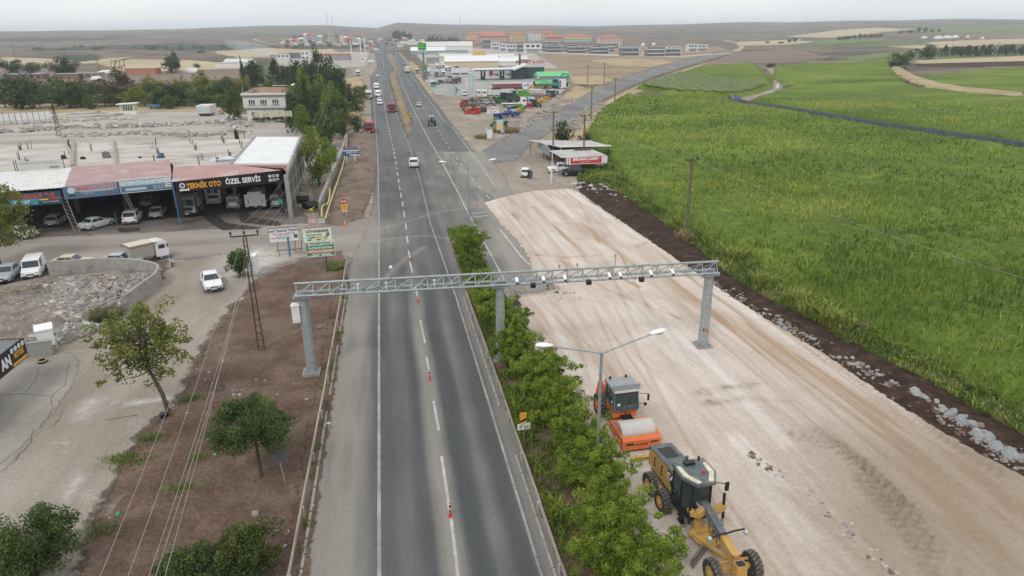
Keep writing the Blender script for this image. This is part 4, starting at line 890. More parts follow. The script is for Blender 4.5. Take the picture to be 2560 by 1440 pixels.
fill(mainP, [(0, 52, 22, .95, 0.06), (52, 80, 13, .9, 0.075), (80, 125, 7.0, .85, 0.10), (125, 260, 2.0, .9, 0.17)], 'maize_leaves', 'arching leaves of the maize on the right')
up1 = [(1592, 222), (1660, 200), (1742, 172), (1800, 165), (1880, 160), (1900, 178), (1922, 205), (1925, 222), (1890, 238), (1840, 246), (1700, 240)]
P2 = crop('maize_field', up1, 'lighter maize plot with clear rows between the side road and the channel', None, k=4, cell=1.5)
right = [(1872, 258), (1930, 238), (1990, 220), (2110, 216), (2250, 212), (2300, 226), (2430, 243), (2560, 252), (2800, 268), (2900, 420), (2560, 368), (2400, 345), (2200, 313), (2000, 278), (1900, 262)]
P3 = crop('maize_field', right, 'green crop beyond the blue water channel', None, k=4, cell=1.2)
P4 = crop('maize_field', [(1955, 213), (1928, 195), (1940, 168), (2050, 163), (2225, 152), (2228, 175), (2255, 205), (2110, 212)], 'dark green crop below the round bush', None, k=4, cell=1.5)
P5 = crop('crop_field', [(2290, 196), (2350, 186), (2560, 168), (2800, 158), (2850, 250), (2560, 234), (2420, 224), (2340, 212)], 'yellowish green crop right of the dry track', None, top=1.0, k=4, cell=2)
fill(P3, [(0, 260, 1.4, .9, 0.18)], 'maize_leaves', 'leaves of the crop beyond the channel')
# rows of the upper plot
rb = MB();
for i in range(60):
 a = gp(1600 + i * 5.4, 238 - i * 0.2); X = np.full(60, a[0]) + np.linspace(0, 60, 60) * 0.25; Y = np.linspace(0, 1, 60) * 260 + a[1] - 60
 k = poly_sd(X, Y, P2) > 1
 pts = [(float(x), float(y), 1.95 + rnd.uniform(-.1, .1)) for x, y, q in zip(X, Y, k) if q]
 if len(pts) > 2: rb.tube(pts, 0.42, 4)
tag(put('maize_rows', rb, leafmat('maize_row_top', [(0.14, 0.19, 0.04), (0.17, 0.22, 0.05)], 0.1)), 'lighter standing rows in the far maize plot', None, None, 'stuff')
# weeds on the bank between the turned earth and the maize
bank = [gp(*p) for p in [(1445, 455), (1500, 462), (1560, 495), (1620, 535), (1690, 585), (1760, 645), (1830, 705), (1920, 755), (2050, 820), (2200, 905), (2400, 1010), (2560, 1100)]] + [(42, 20), (46, 24)] + [gp(*p) for p in [(2560, 1030), (2400, 940), (2240, 862), (2090, 780), (1960, 705), (1850, 640), (1745, 580), (1650, 515), (1580, 460), (1530, 420), (1500, 375), (1470, 330), (1455, 380), (1440, 420)]]
K_BANK = gmat('weedy_bank', [(0.3, (0.045, 0.065, 0.02)), (0.5, (0.085, 0.10, 0.03)), (0.72, (0.20, 0.18, 0.08))], scale=0.3, fine=(3, 0.4), bump=(3, 1, 0.4), edge=0.8)
sheet('weedy_bank', bank, K_BANK, 5, 0.6, 0.6, px=False, hf=lambda X, Y, sd: np.clip(sd / 1.5, 0, 1) * (0.35 + vnoise(X, Y, 1.5, 75) * 0.25))
X, Y, sd = scatter(bank, 95000, R5); k = np.hypot(X, Y) < 170; X, Y, sd = X[k], Y[k], sd[k]
blades('bank_weeds', X, Y, np.zeros(len(X)) + 0.25, np.where(sd > 1.2, 0.95, 0.5) * (0.75 + 0.5 * vnoise(X, Y, 2.0, 76)), 0.10, 0.42 + 0.30 * vnoise(X, Y, 2.6, 77) + R5.uniform(-0.28, 0.28, len(X)), LEAF_WEED, R5, 0.7, 'mixed green and yellow weeds on the bank beside the turned earth')
def tuft(px, py, r, n, mat, L, w, label, name='grass_tuft', cat='grass', xy=None):
 x, y = xy or gp(px, py); a = R5.uniform(0, 6.28, n); q = r * np.sqrt(R5.rand(n)); X = x + q * np.cos(a); Y = y + q * np.sin(a)
 o = blades(name, X, Y, np.full(n, 0.02) , np.full(n, L), w, R5.uniform(0, 1, n), mat, R5, 0.7, label); return o
for x, y, r in [(2040, 790, 1.5), (1905, 720, 1.0), (2075, 815, 0.9), (1835, 655, 1.0), (1990, 765, 1.0)]:
 tuft(x, y, r, 320, leafmat('pale_maize', [(0.12, 0.19, 0.03), (0.24, 0.31, 0.05), (0.40, 0.38, 0.09)]), 1.35, 0.08, 'pale yellow-green maize clump at the front of the field', 'maize_clump')
tuft(1720, 598, 1.5, 500, LEAF_DRY, 0.9, 0.05, 'dry straw-coloured grass round the foot of the field pole')
tuft(2145, 830, 0.5, 150, LEAF_DRY, 0.9, 0.05, 'single dry straw tuft on the bank')
for x, y, r in [(150, 735, 2.6), (225, 720, 1.8), (95, 760, 1.6), (265, 800, 1.3)]: tuft(x, y, r, 1500, leafmat('scrub_leaf', [(.10, .10, .05), (.17, .17, .08), (.28, .25, .13)]), .9, 0.05, 'dry olive scrub growing over the rubble heap', 'scrub')
tuft(15, 765, 1.6, 900, LEAF_DRY, 1.2, 0.05, 'dry yellow grass at the left edge beside the rubble')
tuft(840, 672, 0.9, 900, LEAF_WEED, 0.4, 0.05, 'green grass patch at the end of the left guardrail')
tuft(1265, 330, 3.5, 1200, LEAF_DRY, 1.1, 0.10, 'dry yellow grass under the roadside signs of the machinery yard')
for x, y, r, lb in [(1210, 345, 2.2, 'grey weeds at the foot of the white roadside sign'), (1390, 398, 2, 'weeds beside the first open shed'), (1500, 420, 2.5, 'dry weeds right of the banner shed')]:
 tuft(x, y, r, 500, LEAF_DRY, 0.8, 0.09, lb)
n = 15000; X = R5.uniform(6.85, 9.6, n); Y = R5.uniform(18, 84, n)
blades('hedge_undergrowth', X, Y, np.full(n, .1), .45 + .5 * vnoise(X, Y, 1.2, 91), .07, .35 + .3 * vnoise(X, Y, 1.5, 92) + R5.uniform(-.3, .3, n), LEAF_HEDGE, R5, .8, 'grass and shoots under the median hedge')
# small weeds along the guardrail gutters and on the soil
X, Y = [], []
for i in range(70):
 s = rnd.choice([0, 0, 1]); y = rnd.uniform(20, 70); x = (-5.6 + (y - 26) * 0.012 + rnd.uniform(-.3, .5)) if s == 0 else 6.9 + rnd.uniform(-.2, .4)
 n = rnd.randint(10, 40); X += list(x + R5.normal(size=n) * 0.18); Y += list(y + R5.normal(size=n) * 0.22)
for cx_, cy_, q in [(330, 1160, 0.7), (455, 1225, 0.6), (380, 1100, 0.5), (500, 1150, 0.3), (300, 1150, 0.5), (250, 1330, 0.6), (480, 1000, 0.4)]:
 a = gp(cx_, cy_); X += list(a[0] + R5.normal(size=260) * q); Y += list(a[1] + R5.normal(size=260) * q * 0.7)
X = np.array(X); Y = np.array(Y)
blades('ground_weeds', X, Y, np.full(len(X), 0.08), np.full(len(X), 0.22), 0.035, R5.uniform(0.0, 0.7, len(X)), LEAF_WEED, R5, 0.9, 'small weeds in the guardrail gutters and on the bare soil')
# ------------------------------------------------------------------ common paints
STEEL = M('galvanised_steel', (0.36, 0.41, 0.42), 0.5, 0.3, var=0.12, dirt=(0.26, 0.25, 0.22), dscale=3)
STEELD = M('weathered_steel', (0.27, 0.31, 0.32), 0.6, 0.2, var=0.2)
WHITE = M('white_paint', (0.74, 0.75, 0.75), 0.5, var=0.06, dirt=(0.5, 0.46, 0.40), dscale=1.5)
WHITEP = M('white_plastic', (0.80, 0.81, 0.81), 0.35, var=0.04)
BLACK = M('black_plastic', (0.018, 0.018, 0.02), 0.5, var=0.2)
RUBBER = M('tyre_rubber', (0.035, 0.034, 0.033), 0.85, var=0.25, dirt=(0.17, 0.145, 0.12), dscale=6)
RUST = M('rusty_steel', (0.075, 0.045, 0.033), 0.8, 0.1, var=0.35, scale=5)
CONC = M('cast_concrete', (0.34, 0.32, 0.295), 0.9, var=0.15, dirt=(0.19, 0.175, 0.16), dscale=0.8, bump=0.3, bscale=9)
CONCD = M('dark_concrete', (0.15, 0.14, 0.13), 0.9, var=0.25, dirt=(0.07, 0.065, 0.06), dscale=0.8)
GLASS = glassm('dark_glass'); GLASSB = glassm('window_glass', (0.06, 0.075, 0.085), 0.12)
REDP = M('red_plastic', (0.50, 0.045, 0.025), 0.5, var=0.12)
ORANGE = M('signal_orange', (0.74, 0.15, 0.03), 0.5, var=0.1, dirt=(0.46, 0.26, 0.17), dscale=3.5)
YELLOW = M('machine_yellow', (0.52, 0.31, 0.08), 0.55, var=0.15, dirt=(0.33, 0.26, 0.18), dscale=3.2)
DGREY = M('machine_grey', (0.095, 0.115, 0.125), 0.5, var=0.15, dirt=(0.21, 0.19, 0.165), dscale=2)
DUSTW = M('pale_sheet_metal', (0.66, 0.66, 0.645), 0.5, 0.1, var=0.07, dirt=(0.48, 0.44, 0.39), dscale=0.7)
TXT = {}
def flat(name, col, rough=0.6):
 if name in _mats: return _mats[name]
 return M(name, col, rough, var=0.03)

def text(s, size, mat, parent, loc, rot=(math.pi / 2, 0, 0), align='CENTER', bold=0.0, sx=1.0, name='lettering', shear=0.0):
 cu = bpy.data.curves.new(name, 'FONT'); cu.body = s; cu.size = size; cu.align_x = align; cu.align_y = 'CENTER'
 cu.offset = bold * size; cu.extrude = 0.004; cu.resolution_u = 2; cu.shear = shear
 tmp = bpy.data.objects.new(name, cu); me = bpy.data.meshes.new_from_object(tmp); bpy.data.objects.remove(tmp); bpy.data.curves.remove(cu)
 me.materials.clear(); me.materials.append(mat)
 o = bpy.data.objects.new(name, me); COL.objects.link(o); o.parent = parent
 o.location = loc; o.rotation_euler = rot; o.scale = (sx, 1, 1); return o

def disc(mb, c, r, t=0.01, n=16, axis='y'):
 if axis == 'y': return mb.cyl((c[0], c[1], c[2]), (c[0], c[1] - t, c[2]), r, n=n)
 return mb.cyl(c, (c[0], c[1], c[2] + t), r, n=n)

# ------------------------------------------------------------------ toll-style sensor gantry over the whole road
def gantry():
 a = Vector((-6.55, 47.0)); b = Vector((23.55, 45.55)); d = (b - a); ang = math.atan2(d.y, d.x); L = d.length
 t = thing('road_gantry', 'long grey lattice steel gantry carrying cameras across road and building site', 'gantry', (a.x, a.y, 0), ang)
 x0, x1 = -0.5, L + .6; zb, zt = 6.32, 7.12
 for nm, p, r in (('chord', (zt, 0.0), 0.09), ('chord', (zb, -0.42), 0.085), ('chord', (zb + 0.03, 0.42), 0.085)):
  put(nm, MB().cyl((x0, p[1], p[0]), (x1, p[1], p[0]), r, n=10), STEEL, t, smooth=True)
 nb = 27; w = (x1 - x0 - 0.3) / nb
 def brace(p0, p1, r=0.032): return MB().cyl(p0, p1, r, n=6, caps=False).mesh('brace', True)
 m_v = [brace((0, 0, zt), (0, s * 0.42, zb)) for s in (-1, 1)]
 m_d = [brace((0, 0, zt), (-w, s * 0.42, zb)) for s in (-1, 1)]
 m_h = brace((0, -0.42, zb), (0, 0.42, zb))
 for m_ in m_v + m_d + [m_h]: m_.materials.append(STEEL)
 for i in range(nb + 1):
  x = x0 + 0.15 + i * w
  for m_ in m_v: put('brace', m_, None, t, loc=(x, 0, 0))
  put('brace', m_h, None, t, loc=(x, 0, 0))
  if i:
   for m_ in m_d: put('brace', m_, None, t, loc=(x, 0, 0))
 for xf in (0.205, 0.39, 0.42, 0.63, 0.8):
  put('flange', MB().cyl((L * xf, 0, zt), (L * xf + 0.07, 0, zt), 0.15, n=10), STEELD, t)
  put('flange', MB().cyl((L * xf, -0.42, zb), (L * xf + 0.07, -0.42, zb), 0.14, n=10), STEELD, t)
 put('cable_tray', MB().box(((x0 + x1) / 2, 0.1, zb + 0.1), (x1 - x0 - 1, 0.16, 0.07)), STEELD, t)
 for k, x in enumerate((0.0, 14.05, L)):
  s = MB().prism([(-0.34, -0.2), (-0.22, -0.34), (0.22, -0.34), (0.34, -0.2), (0.34, 0.2), (0.22, 0.34), (-0.22, 0.34), (-0.34, 0.2)], 'z', 0.0, 6.16)
  s.v = [(p[0] * (1 - 0.02 * p[2]), p[1] * (1 - 0.02 * p[2]), p[2]) for p in s.v]
  put('column', s, STEEL, t, loc=(x, 0, 0))
  put('head_plate', MB().box((x, 0, 6.19), (1.25, 1.1, 0.07)), STEELD, t)
  f = put('base_plate', MB().box((x, 0, 0.30), (1.0, 0.95, 0.07)), STEELD, t)
  put('bolt', MB().cyl((x - .4, -.38, .33), (x - .4, -.38, .42), .035).cyl((x + .4, -.38, .33), (x + .4, -.38, .42), .035).cyl((x - .4, .38, .33), (x - .4, .38, .42), .035).cyl((x + .4, .38, .33), (x + .4, .38, .42), .035), BLACK, f)
  put('footing', MB().box((x, 0, 0.12), (1.25, 1.2, 0.3)), CONC, t)
 c = put('cabinet', MB().box((-0.55, -0.15, 4.95), (0.55, 0.5, 1.3)), WHITE, t)
 put('lid', MB().box((-0.55, -0.15, 5.64), (0.66, 0.6, 0.08), taper=0.8), WHITE, c)
 put('sticker', MB().box((L + 0.08, -0.345, 1.55), (0.22, 0.006, 0.3)), flat('red_sticker', (0.45, 0.12, 0.10)), t)
 put('sticker', MB().box((L - 0.17, -0.347, 1.65), (0.1, 0.006, 0.25)), BLACK, t)
 def wx(px): return (px - 748) * 0.0295
 small = MB().box((0, 0, 0.12), (0.14, 0.16, 0.1)).cyl((0, 0, -0.15), (0, 0, 0.1), 0.03).mesh('sensor')
 cam_m = MB().box((0, -0.22, 0.32), (0.2, 0.5, 0.2), rx=0.35).cyl((0, 0, 0), (0, -0.1, 0.25), 0.03).mesh('camera'); cam_m.materials.append(WHITEP)
 lens = MB().box((0, -0.46, 0.19), (0.15, 0.03, 0.15), rx=0.35).mesh('lens'); lens.materials.append(BLACK)
 dome = MB().cyl((0, 0, 0.0), (0, 0, 0.28), 0.09, n=10).ball((0, 0, 0.3), 0.12, 10, 6).mesh('dome_camera', True); dome.materials.append(STEELD)
 dark = MB().box((0, -0.1, -0.02), (0.36, 0.3, 0.3), rx=0.3).mesh('radar_box'); dark.materials.append(BLACK)
 led = MB().box((0, -0.02, 0.42), (0.16, 0.1, 0.1)).box((0, 0, 0.15), (0.05, 0.05, 0.5)).mesh('flash_lamp'); led.materials.append(WHITEP)
 for px in (832, 894, 926, 983, 1033, 1120): put('dome_camera', dome, None, t, loc=(wx(px), -0.38, zb + 0.08))
 for px in (881, 948, 1063): put('flash_lamp', led, None, t, loc=(wx(px), -0.3, zb + 0.2))
 for px in (1264, 1330, 1384, 1497, 1525, 1604, 1661):
  q = put('camera', cam_m, None, t, loc=(wx(px), -0.42, zb + 0.05)); put('lens', lens, None, q)
 for px in (1305, 1446, 1582): put('radar_box', dark, None, t, loc=(wx(px), -0.46, zb - 0.08))
 for px, h in ((1517, 0.9), (1420, 0.35), (1374, 0.3), (961, 0.5)): put('antenna', MB().cyl((wx(px), 0, zt), (wx(px), 0, zt + h), 0.03).box((wx(px), 0, zt + h), (0.12, 0.1, 0.16)), STEELD, t)
 put('ball_sensor', MB().ball((wx(961), 0, zt + 0.85), 0.13, 10, 6), WHITEP, t, smooth=True)
gantry()

# ------------------------------------------------------------------ street lamps
def make_lamp():
 t = thing('street_lamp', '', 'street lamp')
 put('base_plate', MB().box((0, 0, 0.08), (0.45, 0.45, 0.16)), CONC, t)
 put('pole', MB().cyl((0, 0, 0.1), (0, 0, 8.15), 0.105, 0.07, 10), STEELD, t, smooth=True)
 for s in (-1, 1):
  a = put('arm', MB().tube([(0, 0, 8.05), (s * 0.3, 0, 8.2), (s * 2.7, 0, 8.85)], 0.045, 8), STEEL, t, smooth=True)
  h = MB(); R = []
  for u, w, z0, z1 in ((0, .05, -.03, .04), (.12, .12, -.06, .08), (.35, .17, -.09, .13), (.65, .18, -.10, .13), (.85, .12, -.06, .08), (.93, .03, -.01, .02)):
   R.append([(s * (2.6 + u), w * math.cos(q), 8.9 + u * 0.12 + (z1 if math.sin(q) > 0 else -z0) * math.sin(q)) for q in [2 * math.pi * i / 12 for i in range(12)]])
  hd = put('lamp_head', h.loft(R), WHITEP, t, smooth=True)
  put('lamp_glass', MB().ball((s * 3.12, 0, 8.87), (0.28, 0.13, 0.07), 10, 6), glassm('lamp_glass', (0.35, 0.36, 0.36), 0.2), hd, smooth=True)
 return t
lamp = make_lamp()
lamp.location = (10.08, 30.15, 0); lamp.rotation_euler = (0, 0, math.radians(4))
lamp['label'] = 'near double-armed street lamp with white heads left of the road roller'; lamp['group'] = 'double-armed street lamps in the median'
dup(lamp, (9.66, 82.7), math.radians(2), 'farther double-armed street lamp standing beyond the gantry at the road fork')

def cable(name, label, pts, r, mat, cat='cable', sag=0.0, n=14):
 P = []
 for i in range(len(pts) - 1):
  a, b = Vector(pts[i]), Vector(pts[i + 1])
  for k in range(n): f = k / n; p = a.lerp(b, f); p.z -= 4 * sag * f * (1 - f); P.append(tuple(p))
 P.append(tuple(pts[-1]))
 o = put(name, MB().tube(P, r, 4), mat); return tag(o, label, cat)
WIRE = M('aluminium_wire', (0.34, 0.33, 0.31), 0.6, var=0.1)
cable('overhead_cable', 'thin pale cable sagging between the two street lamps over the hedge', [(9.66, 82.7, 8.0), (10.08, 30.15, 8.1)], 0.016, WIRE, sag=3.3, n=24)

# ------------------------------------------------------------------ utility poles and wires
INS = M('dark_insulator', (0.03, 0.028, 0.028), 0.4)
def make_lattice_pole(h=9.6, col=RUST, w=0.46):
 t = thing('utility_pole', '', 'utility pole')
 for s in (-1, 1): put('leg', MB().bar((s * w / 2, 0, 0), (s * 0.1, 0, h), 0.09, 0.07), col, t)
 n = 15
 for i in range(n):
  z = 0.5 + i * (h - 0.8) / n; x = w / 2 + (0.1 - w / 2) * z / h
  put('rung', MB().bar((-x, 0, z), (x, 0, z), 0.05), col, t)
 ca = put('crossarm', MB().box((0, 0, h - 0.05), (2.0, 0.09, 0.09)), col, t)
 for x in (-0.95, 0, 0.95):
  put('insulator', MB().cyl((x, 0, h), (x, 0, h + 0.12), 0.03).cyl((x, 0, h + 0.12), (x, 0, h + 0.34), 0.11, 0.07, 8), INS, ca)
 return t
P1 = make_lattice_pole(); P1.location = (-10.8, 51.6, 0); P1.rotation_euler = (0, 0, 0.1)
P1['label'] = 'brown ladder-like steel power pole on the soil left of the gantry'; P1['group'] = 'steel power poles along the left roadside'
p2 = gp(774, 360, 9.6); dup(P1, p2, 0.1, 'steel power pole standing in the trees right of the white workshop roof')
p3 = gp(822, 210, 9.6); dup(P1, p3, 0.1, 'distant steel power pole sticking out of the pine group')
for k, x in enumerate((-0.95, 0.0, 0.95)):
 cable('power_line', 'power wire from the bottom edge to the ladder pole, %s of three' % ('left', 'middle', 'right')[k], [(-6.9 + x * .75, -6, 9.4), (-10.8 + x, 51.6, 9.9)], 0.009, WIRE, sag=1.3)
 cable('power_line', 'power wire from the ladder pole to the pole in the trees, %s of three' % ('left', 'middle', 'right')[k], [(-10.8 + x, 51.6, 9.9), (p2[0] + x, p2[1], 9.9), (p3[0] + x, p3[1], 9.9)], 0.009, WIRE, sag=1.4)
cable('power_line', 'lowest power wire running beside the ladder pole', [(-6.1, -6, 7.9), (-10.8, 51.6, 8.3), (p2[0], p2[1], 8.3)], 0.01, WIRE, sag=1.3)
cable('power_line', 'second lowest power wire running beside the ladder pole', [(-7.4, -6, 7.6), (-10.7, 51.6, 7.9), (p2[0], p2[1], 7.9)], 0.01, WIRE, sag=1.3)
WOODP = M('weathered_wood_pole', (0.16, 0.125, 0.095), 0.9, var=0.3, stretch=(4, 4, 0.5))
def make_field_pole(h=9.2):
 t = thing('utility_pole', '', 'utility pole')
 for s in (-1, 1): put('leg', MB().cyl((s * 0.16, 0, 0), (s * 0.07, 0, h), 0.10, 0.07, 8), WOODP, t, smooth=True)
 ca = put('crossarm', MB().box((0, 0, h - 0.1), (1.7, 0.1, 0.1)), RUST, t)
 for x in (-0.8, 0, 0.8): put('insulator', MB().cyl((x, 0, h - .05), (x, 0, h + .2), 0.09, 0.06, 8), INS, ca)
 return t
FP = make_field_pole(); FP.location = (35.7, 76.1, 0); FP['label'] = 'twin-legged wooden power pole standing at the front of the maize field'; FP['group'] = 'wooden power poles along the field edge'
fps = []
for px, py, lb in [(1462, 288, 'wooden power pole between the dark bush and the maize'), (1480, 216, 'tall power pole by the bend of the side road'), (1384, 281, 'lone steel post pole beside the side road above the bush'), (1539, 196, 'small distant pole at the far edge of the side road'), (1470, 165, 'thin distant pole in the stubble field, left one'), (1512, 158, 'thin distant pole in the stubble field, right one')]:
 q = gp(px, py, 9.2); fps.append(q); dup(FP, q, 0.2, lb)
cable('field_power_line', 'thin power wire above the maize from the field pole to the next poles', [(44, 18, 8.6), (35.7, 76.1, 9.3), (fps[0][0], fps[0][1], 9.3), (fps[1][0], fps[1][1], 9.3)], 0.012, WIRE, sag=1.2)
# transformer pole in the yard
q = gp(148, 335); t = thing('transformer_pole', 'dark lattice pole with a cream transformer box in the demolished yard', 'utility pole', q)
for s in (-1, 1):
 for u in (-1, 1): put('leg', MB().bar((s * .45, u * .4, 0), (s * .12, u * .12, 8.2), .09), RUST, t)
for i in range(9):
 z = .6 + i * .85; w = .45 - .33 * z / 8.2; put('brace', MB().bar((-w, -w, z), (w, -w, z + .6), .06).bar((-w, w, z), (w, w, z + .6), .06), RUST, t)
put('crossarm', MB().box((0, 0, 6.2), (2.2, .12, .12)).box((0, 0, 3.6), (3.4, .1, .1)), RUST, t)
tb = put('transformer', MB().box((2.0, 0, 4.2), (1.7, .9, 1.1)), M('cream_paint', (0.55, 0.53, 0.36), 0.6), t)
put('bracket', MB().bar((0, 0, 3.0), (2.0, 0, 3.7), .08), RUST, tb)
for i in range(3): put('insulator', MB().cyl((-.9 + i * .5, 0, 6.3), (-.9 + i * .5, 0, 6.7), .12, .08, 8), INS, t)

# ------------------------------------------------------------------ guardrails
RAILM = M('dusty_guardrail', (0.46, 0.41, 0.35), 0.6, 0.1, var=0.12, dirt=(0.30, 0.25, 0.20), dscale=1.0)
def guardrail(pts, label, s):
 t = thing('guardrail', label, 'guardrail', (pts[0][0], pts[0][1], 0))
 o = Vector(pts[0]); q = ribbon_pts(pts, step=4.0)
 prof = [(0.0, .46), (.07, .50), (.07, .55), (.01, .585), (.01, .615), (.07, .65), (.07, .70), (0.0, .75), (-.02, .75), (-.02, .46)]
 for a, b in zip(q[:-1], q[1:]):
  d = (b - a).normalized(); n = Vector((-d.y, d.x)) * s; j = rnd.uniform(-.02, .02)
  R = [[(p.x - o.x + n.x * (u + j), p.y - o.y + n.y * (u + j), z) for u, z in prof] for p in (a, b + d * .12)]
  put('rail_beam', MB().loft(R), RAILM, t)
  put('rail_post', MB().box((a.x - o.x - n.x * .1, a.y - o.y - n.y * .1, .36), (.12, .1, .75), rz=math.atan2(d.y, d.x)), RAILM, t)
 return t
guardrail([(-6.05, 4), (-5.72, 25.6), (-5.35, 45), (-5.12, 60), (-5.05, 70.5), (-4.9, 72)], 'long dusty guardrail between the brown soil and the highway shoulder', 1)
guardrail([(6.72, 4), (6.52, 24), (6.55, 42), (6.45, 59.9)], 'dusty guardrail along the median hedge right of the highway', -1)
kerb = MB()
for x0, y0, x1, y1 in ((6.28, 4, 6.2, 60), (-5.6, 4, -4.75, 66)):
 n = 30
 for i in range(n):
  if rnd.random() < 0.12: continue
  a = (x0 + (x1 - x0) * i / n, y0 + (y1 - y0) * i / n, .06); b = (x0 + (x1 - x0) * (i + .94) / n, y0 + (y1 - y0) * (i + .94) / n, .06)
  kerb.bar(a, b, .14, .16)
tag(put('kerb', kerb, CONC), None, None, None, 'structure')

# ------------------------------------------------------------------ flexible lane posts and cones
WBAND = flat('white_band', (0.75, 0.75, 0.74))
def make_post():
 t = thing('lane_post', '', 'traffic post')
 put('base', MB().cyl((0, 0, 0), (0, 0, 0.06), 0.15, 0.13, 12), REDP, t)
 put('tube', MB().cyl((0, 0, 0.05), (0, 0, 0.85), 0.05, 0.04, 10), REDP, t, smooth=True)
 for z in (0.48, 0.62, 0.76): put('band', MB().cyl((0, 0, z), (0, 0, z + 0.06), 0.058, n=10, caps=False), WBAND if z != 0.62 else BLACK, t)
 return t
lp = make_post(); lp.location = (*gp(1126, 1292), 0.02); lp['group'] = 'red flexible posts on the lane line'; lp['label'] = 'nearest red flexible post on the lane line'
for i, (x, y) in enumerate([(1075, 952), (1045, 759), (1029, 652), (1000, 470), (992, 421)]):
 dup(lp, (*gp(x, y), 0.02), 0, ('second nearest red flexible post on the lane line, before the gantry', 'red flexible post on the lane line just under the gantry', 'red flexible post on the lane line beyond the gantry', 'small red flexible post on the lane line left of the white crossover', 'farthest red flexible post on the lane line')[i])
dup(lp, (*gp(1191, 519), 0.02), 0, 'red post standing where the asphalt meets the pale building site', 'loose red warning posts')
dup(lp, gp(699, 640), 0, 'red and white post left of the transformer company billboard', 'loose red warning posts')
dup(lp, gp(768, 632), 0, 'red and white post between the two roadside billboards', 'loose red warning posts')
t = thing('traffic_cone', 'orange traffic cone at the corner of the soil bank', 'traffic cone', gp(862, 564))
put('base', MB().box((0, 0, .03), (.45, .45, .06)), ORANGE, t); c = put('cone', MB().cyl((0, 0, .05), (0, 0, .8), .17, .03, 12), ORANGE, t, smooth=True); put('band', MB().cyl((0, 0, .35), (0, 0, .48), .122, .095, 12, False), WBAND, c)

# ------------------------------------------------------------------ roadside billboards and signs
FR = M('sign_frame', (0.06, 0.05, 0.045), 0.7); BACK = M('sign_back', (0.10, 0.105, 0.11), 0.6, var=0.1)
C_ = lambda n, c: flat(n, c)
INK = C_('ink_black', (0.02, 0.022, 0.03)); NAVY = C_('ink_navy', (0.02, 0.03, 0.13)); REDI = C_('ink_red', (0.55, 0.05, 0.04)); WHI = C_('ink_white', (0.80, 0.80, 0.80)); ORI = C_('ink_orange', (0.80, 0.36, 0.04)); GRN = C_('sign_green', (0.02, 0.24, 0.11)); SAL = C_('sign_salmon', (0.68, 0.22, 0.13)); YEL = C_('sign_pale_yellow', (0.74, 0.74, 0.42)); CYA = C_('sign_cyan', (0.25, 0.62, 0.68)); BLU = C_('sign_blue', (0.05, 0.14, 0.28)); LBL = C_('sign_light_blue', (0.26, 0.40, 0.52)); YLW = C_('sign_yellow', (0.80, 0.55, 0.03))
SW = C_('sign_white', (0.72, 0.73, 0.72))
def board(parent, x, z, w, h, mat, y=0.0, t=0.06, name='board'):
 return put(name, MB().box((x, y, z), (w, t, h)), mat, parent)

# 1  GAP TRANS TRAFO
q = gp(725, 640); t = thing('billboard', 'white company billboard leaning on a blue post and rusty frame at the junction', 'billboard', q, 0.12)
put('post', MB().cyl((0, 0, -0.3), (0, 0, 2.2), 0.12, n=10), M('blue_post_paint', (0.10, 0.20, 0.32), 0.6), t)
for x in (-1.15, 0.75, 1.45): put('frame_bar', MB().bar((x - .15, 0, .55), (x, 0, 1.75), .07), FR, t)
put('frame_bar', MB().bar((-1.3, 0, .75), (1.45, 0, .75), .06), FR, t)
b = board(t, -0.35, 2.55, 3.1, 1.55, SW)
put('frame_bar', MB().box((-0.35, 0, 3.36), (3.15, .1, .06)), FR, t)
text('Gap Trans Trafo'.upper(), .40, NAVY, b, (-0.35, -.04, 3.0), bold=.02, sx=.95)
text('TAMİR - BAKIM ve ONARIM YAPILIR', .19, REDI, b, (-.35, -.04, 2.66), bold=.02, sx=.8)
text('2. el İHALE ALIM SATIM', .15, NAVY, b, (-.5, -.04, 2.44), sx=.9)
text('0546 932 44 66', .22, INK, b, (-.4, -.04, 2.18), bold=.01)
text('◄  ◄', .2, REDI, b, (-1.5, -.04, 2.18))
put('emblem', MB().box((.88, -.04, 2.3), (.42, .01, .4)).box((.88, -.046, 2.3), (.1, .01, .46)), C_('trafo_green', (.08, .14, .13)), b)
put('emblem', MB().bar((-1.75, -.04, 2.2), (-1.5, -.04, 2.24), .05, .04).bar((-1.3, -.04, 2.24), (-1.05, -.04, 2.28), .05, .04), REDI, b)
# 2  DİYARBAKIR ROT-BALANS and the green emission board
q = gp(815, 680); t = thing('billboard', 'tall double billboard, pale yellow board above a green one, beside the left guardrail end', 'billboard', q, 0.06)
put('post', MB().cyl((0.15, 0.05, 0), (0.15, 0.05, 4.6), 0.06, n=8), RUST, t)
put('post', MB().cyl((-0.35, 0.08, 0.8), (-0.35, 0.08, 4.6), 0.06, n=8), STEELD, t)
b = board(t, -0.45, 4.1, 2.85, 1.35, C_('sign_cream', (0.74, 0.76, 0.62)))
text('DİYARBAKIR', .40, INK, b, (-.42, -.04, 4.5), bold=.025, sx=.98)
text('ROT-BALANS', .27, C_('ink_dark', (.08, .08, .09)), b, (-.75, -.04, 4.12), bold=.015, sx=.95)
put('panel_print', MB().box((-1.2, -.034, 3.85), (.75, .006, .22)), CYA, b); put('panel_print', MB().box((-.45, -.034, 3.72), (1.5, .006, .55)), YEL, b)
text('YEŞİLOĞLU OTO', .13, INK, b, (-.4, -.045, 3.85), bold=.01)
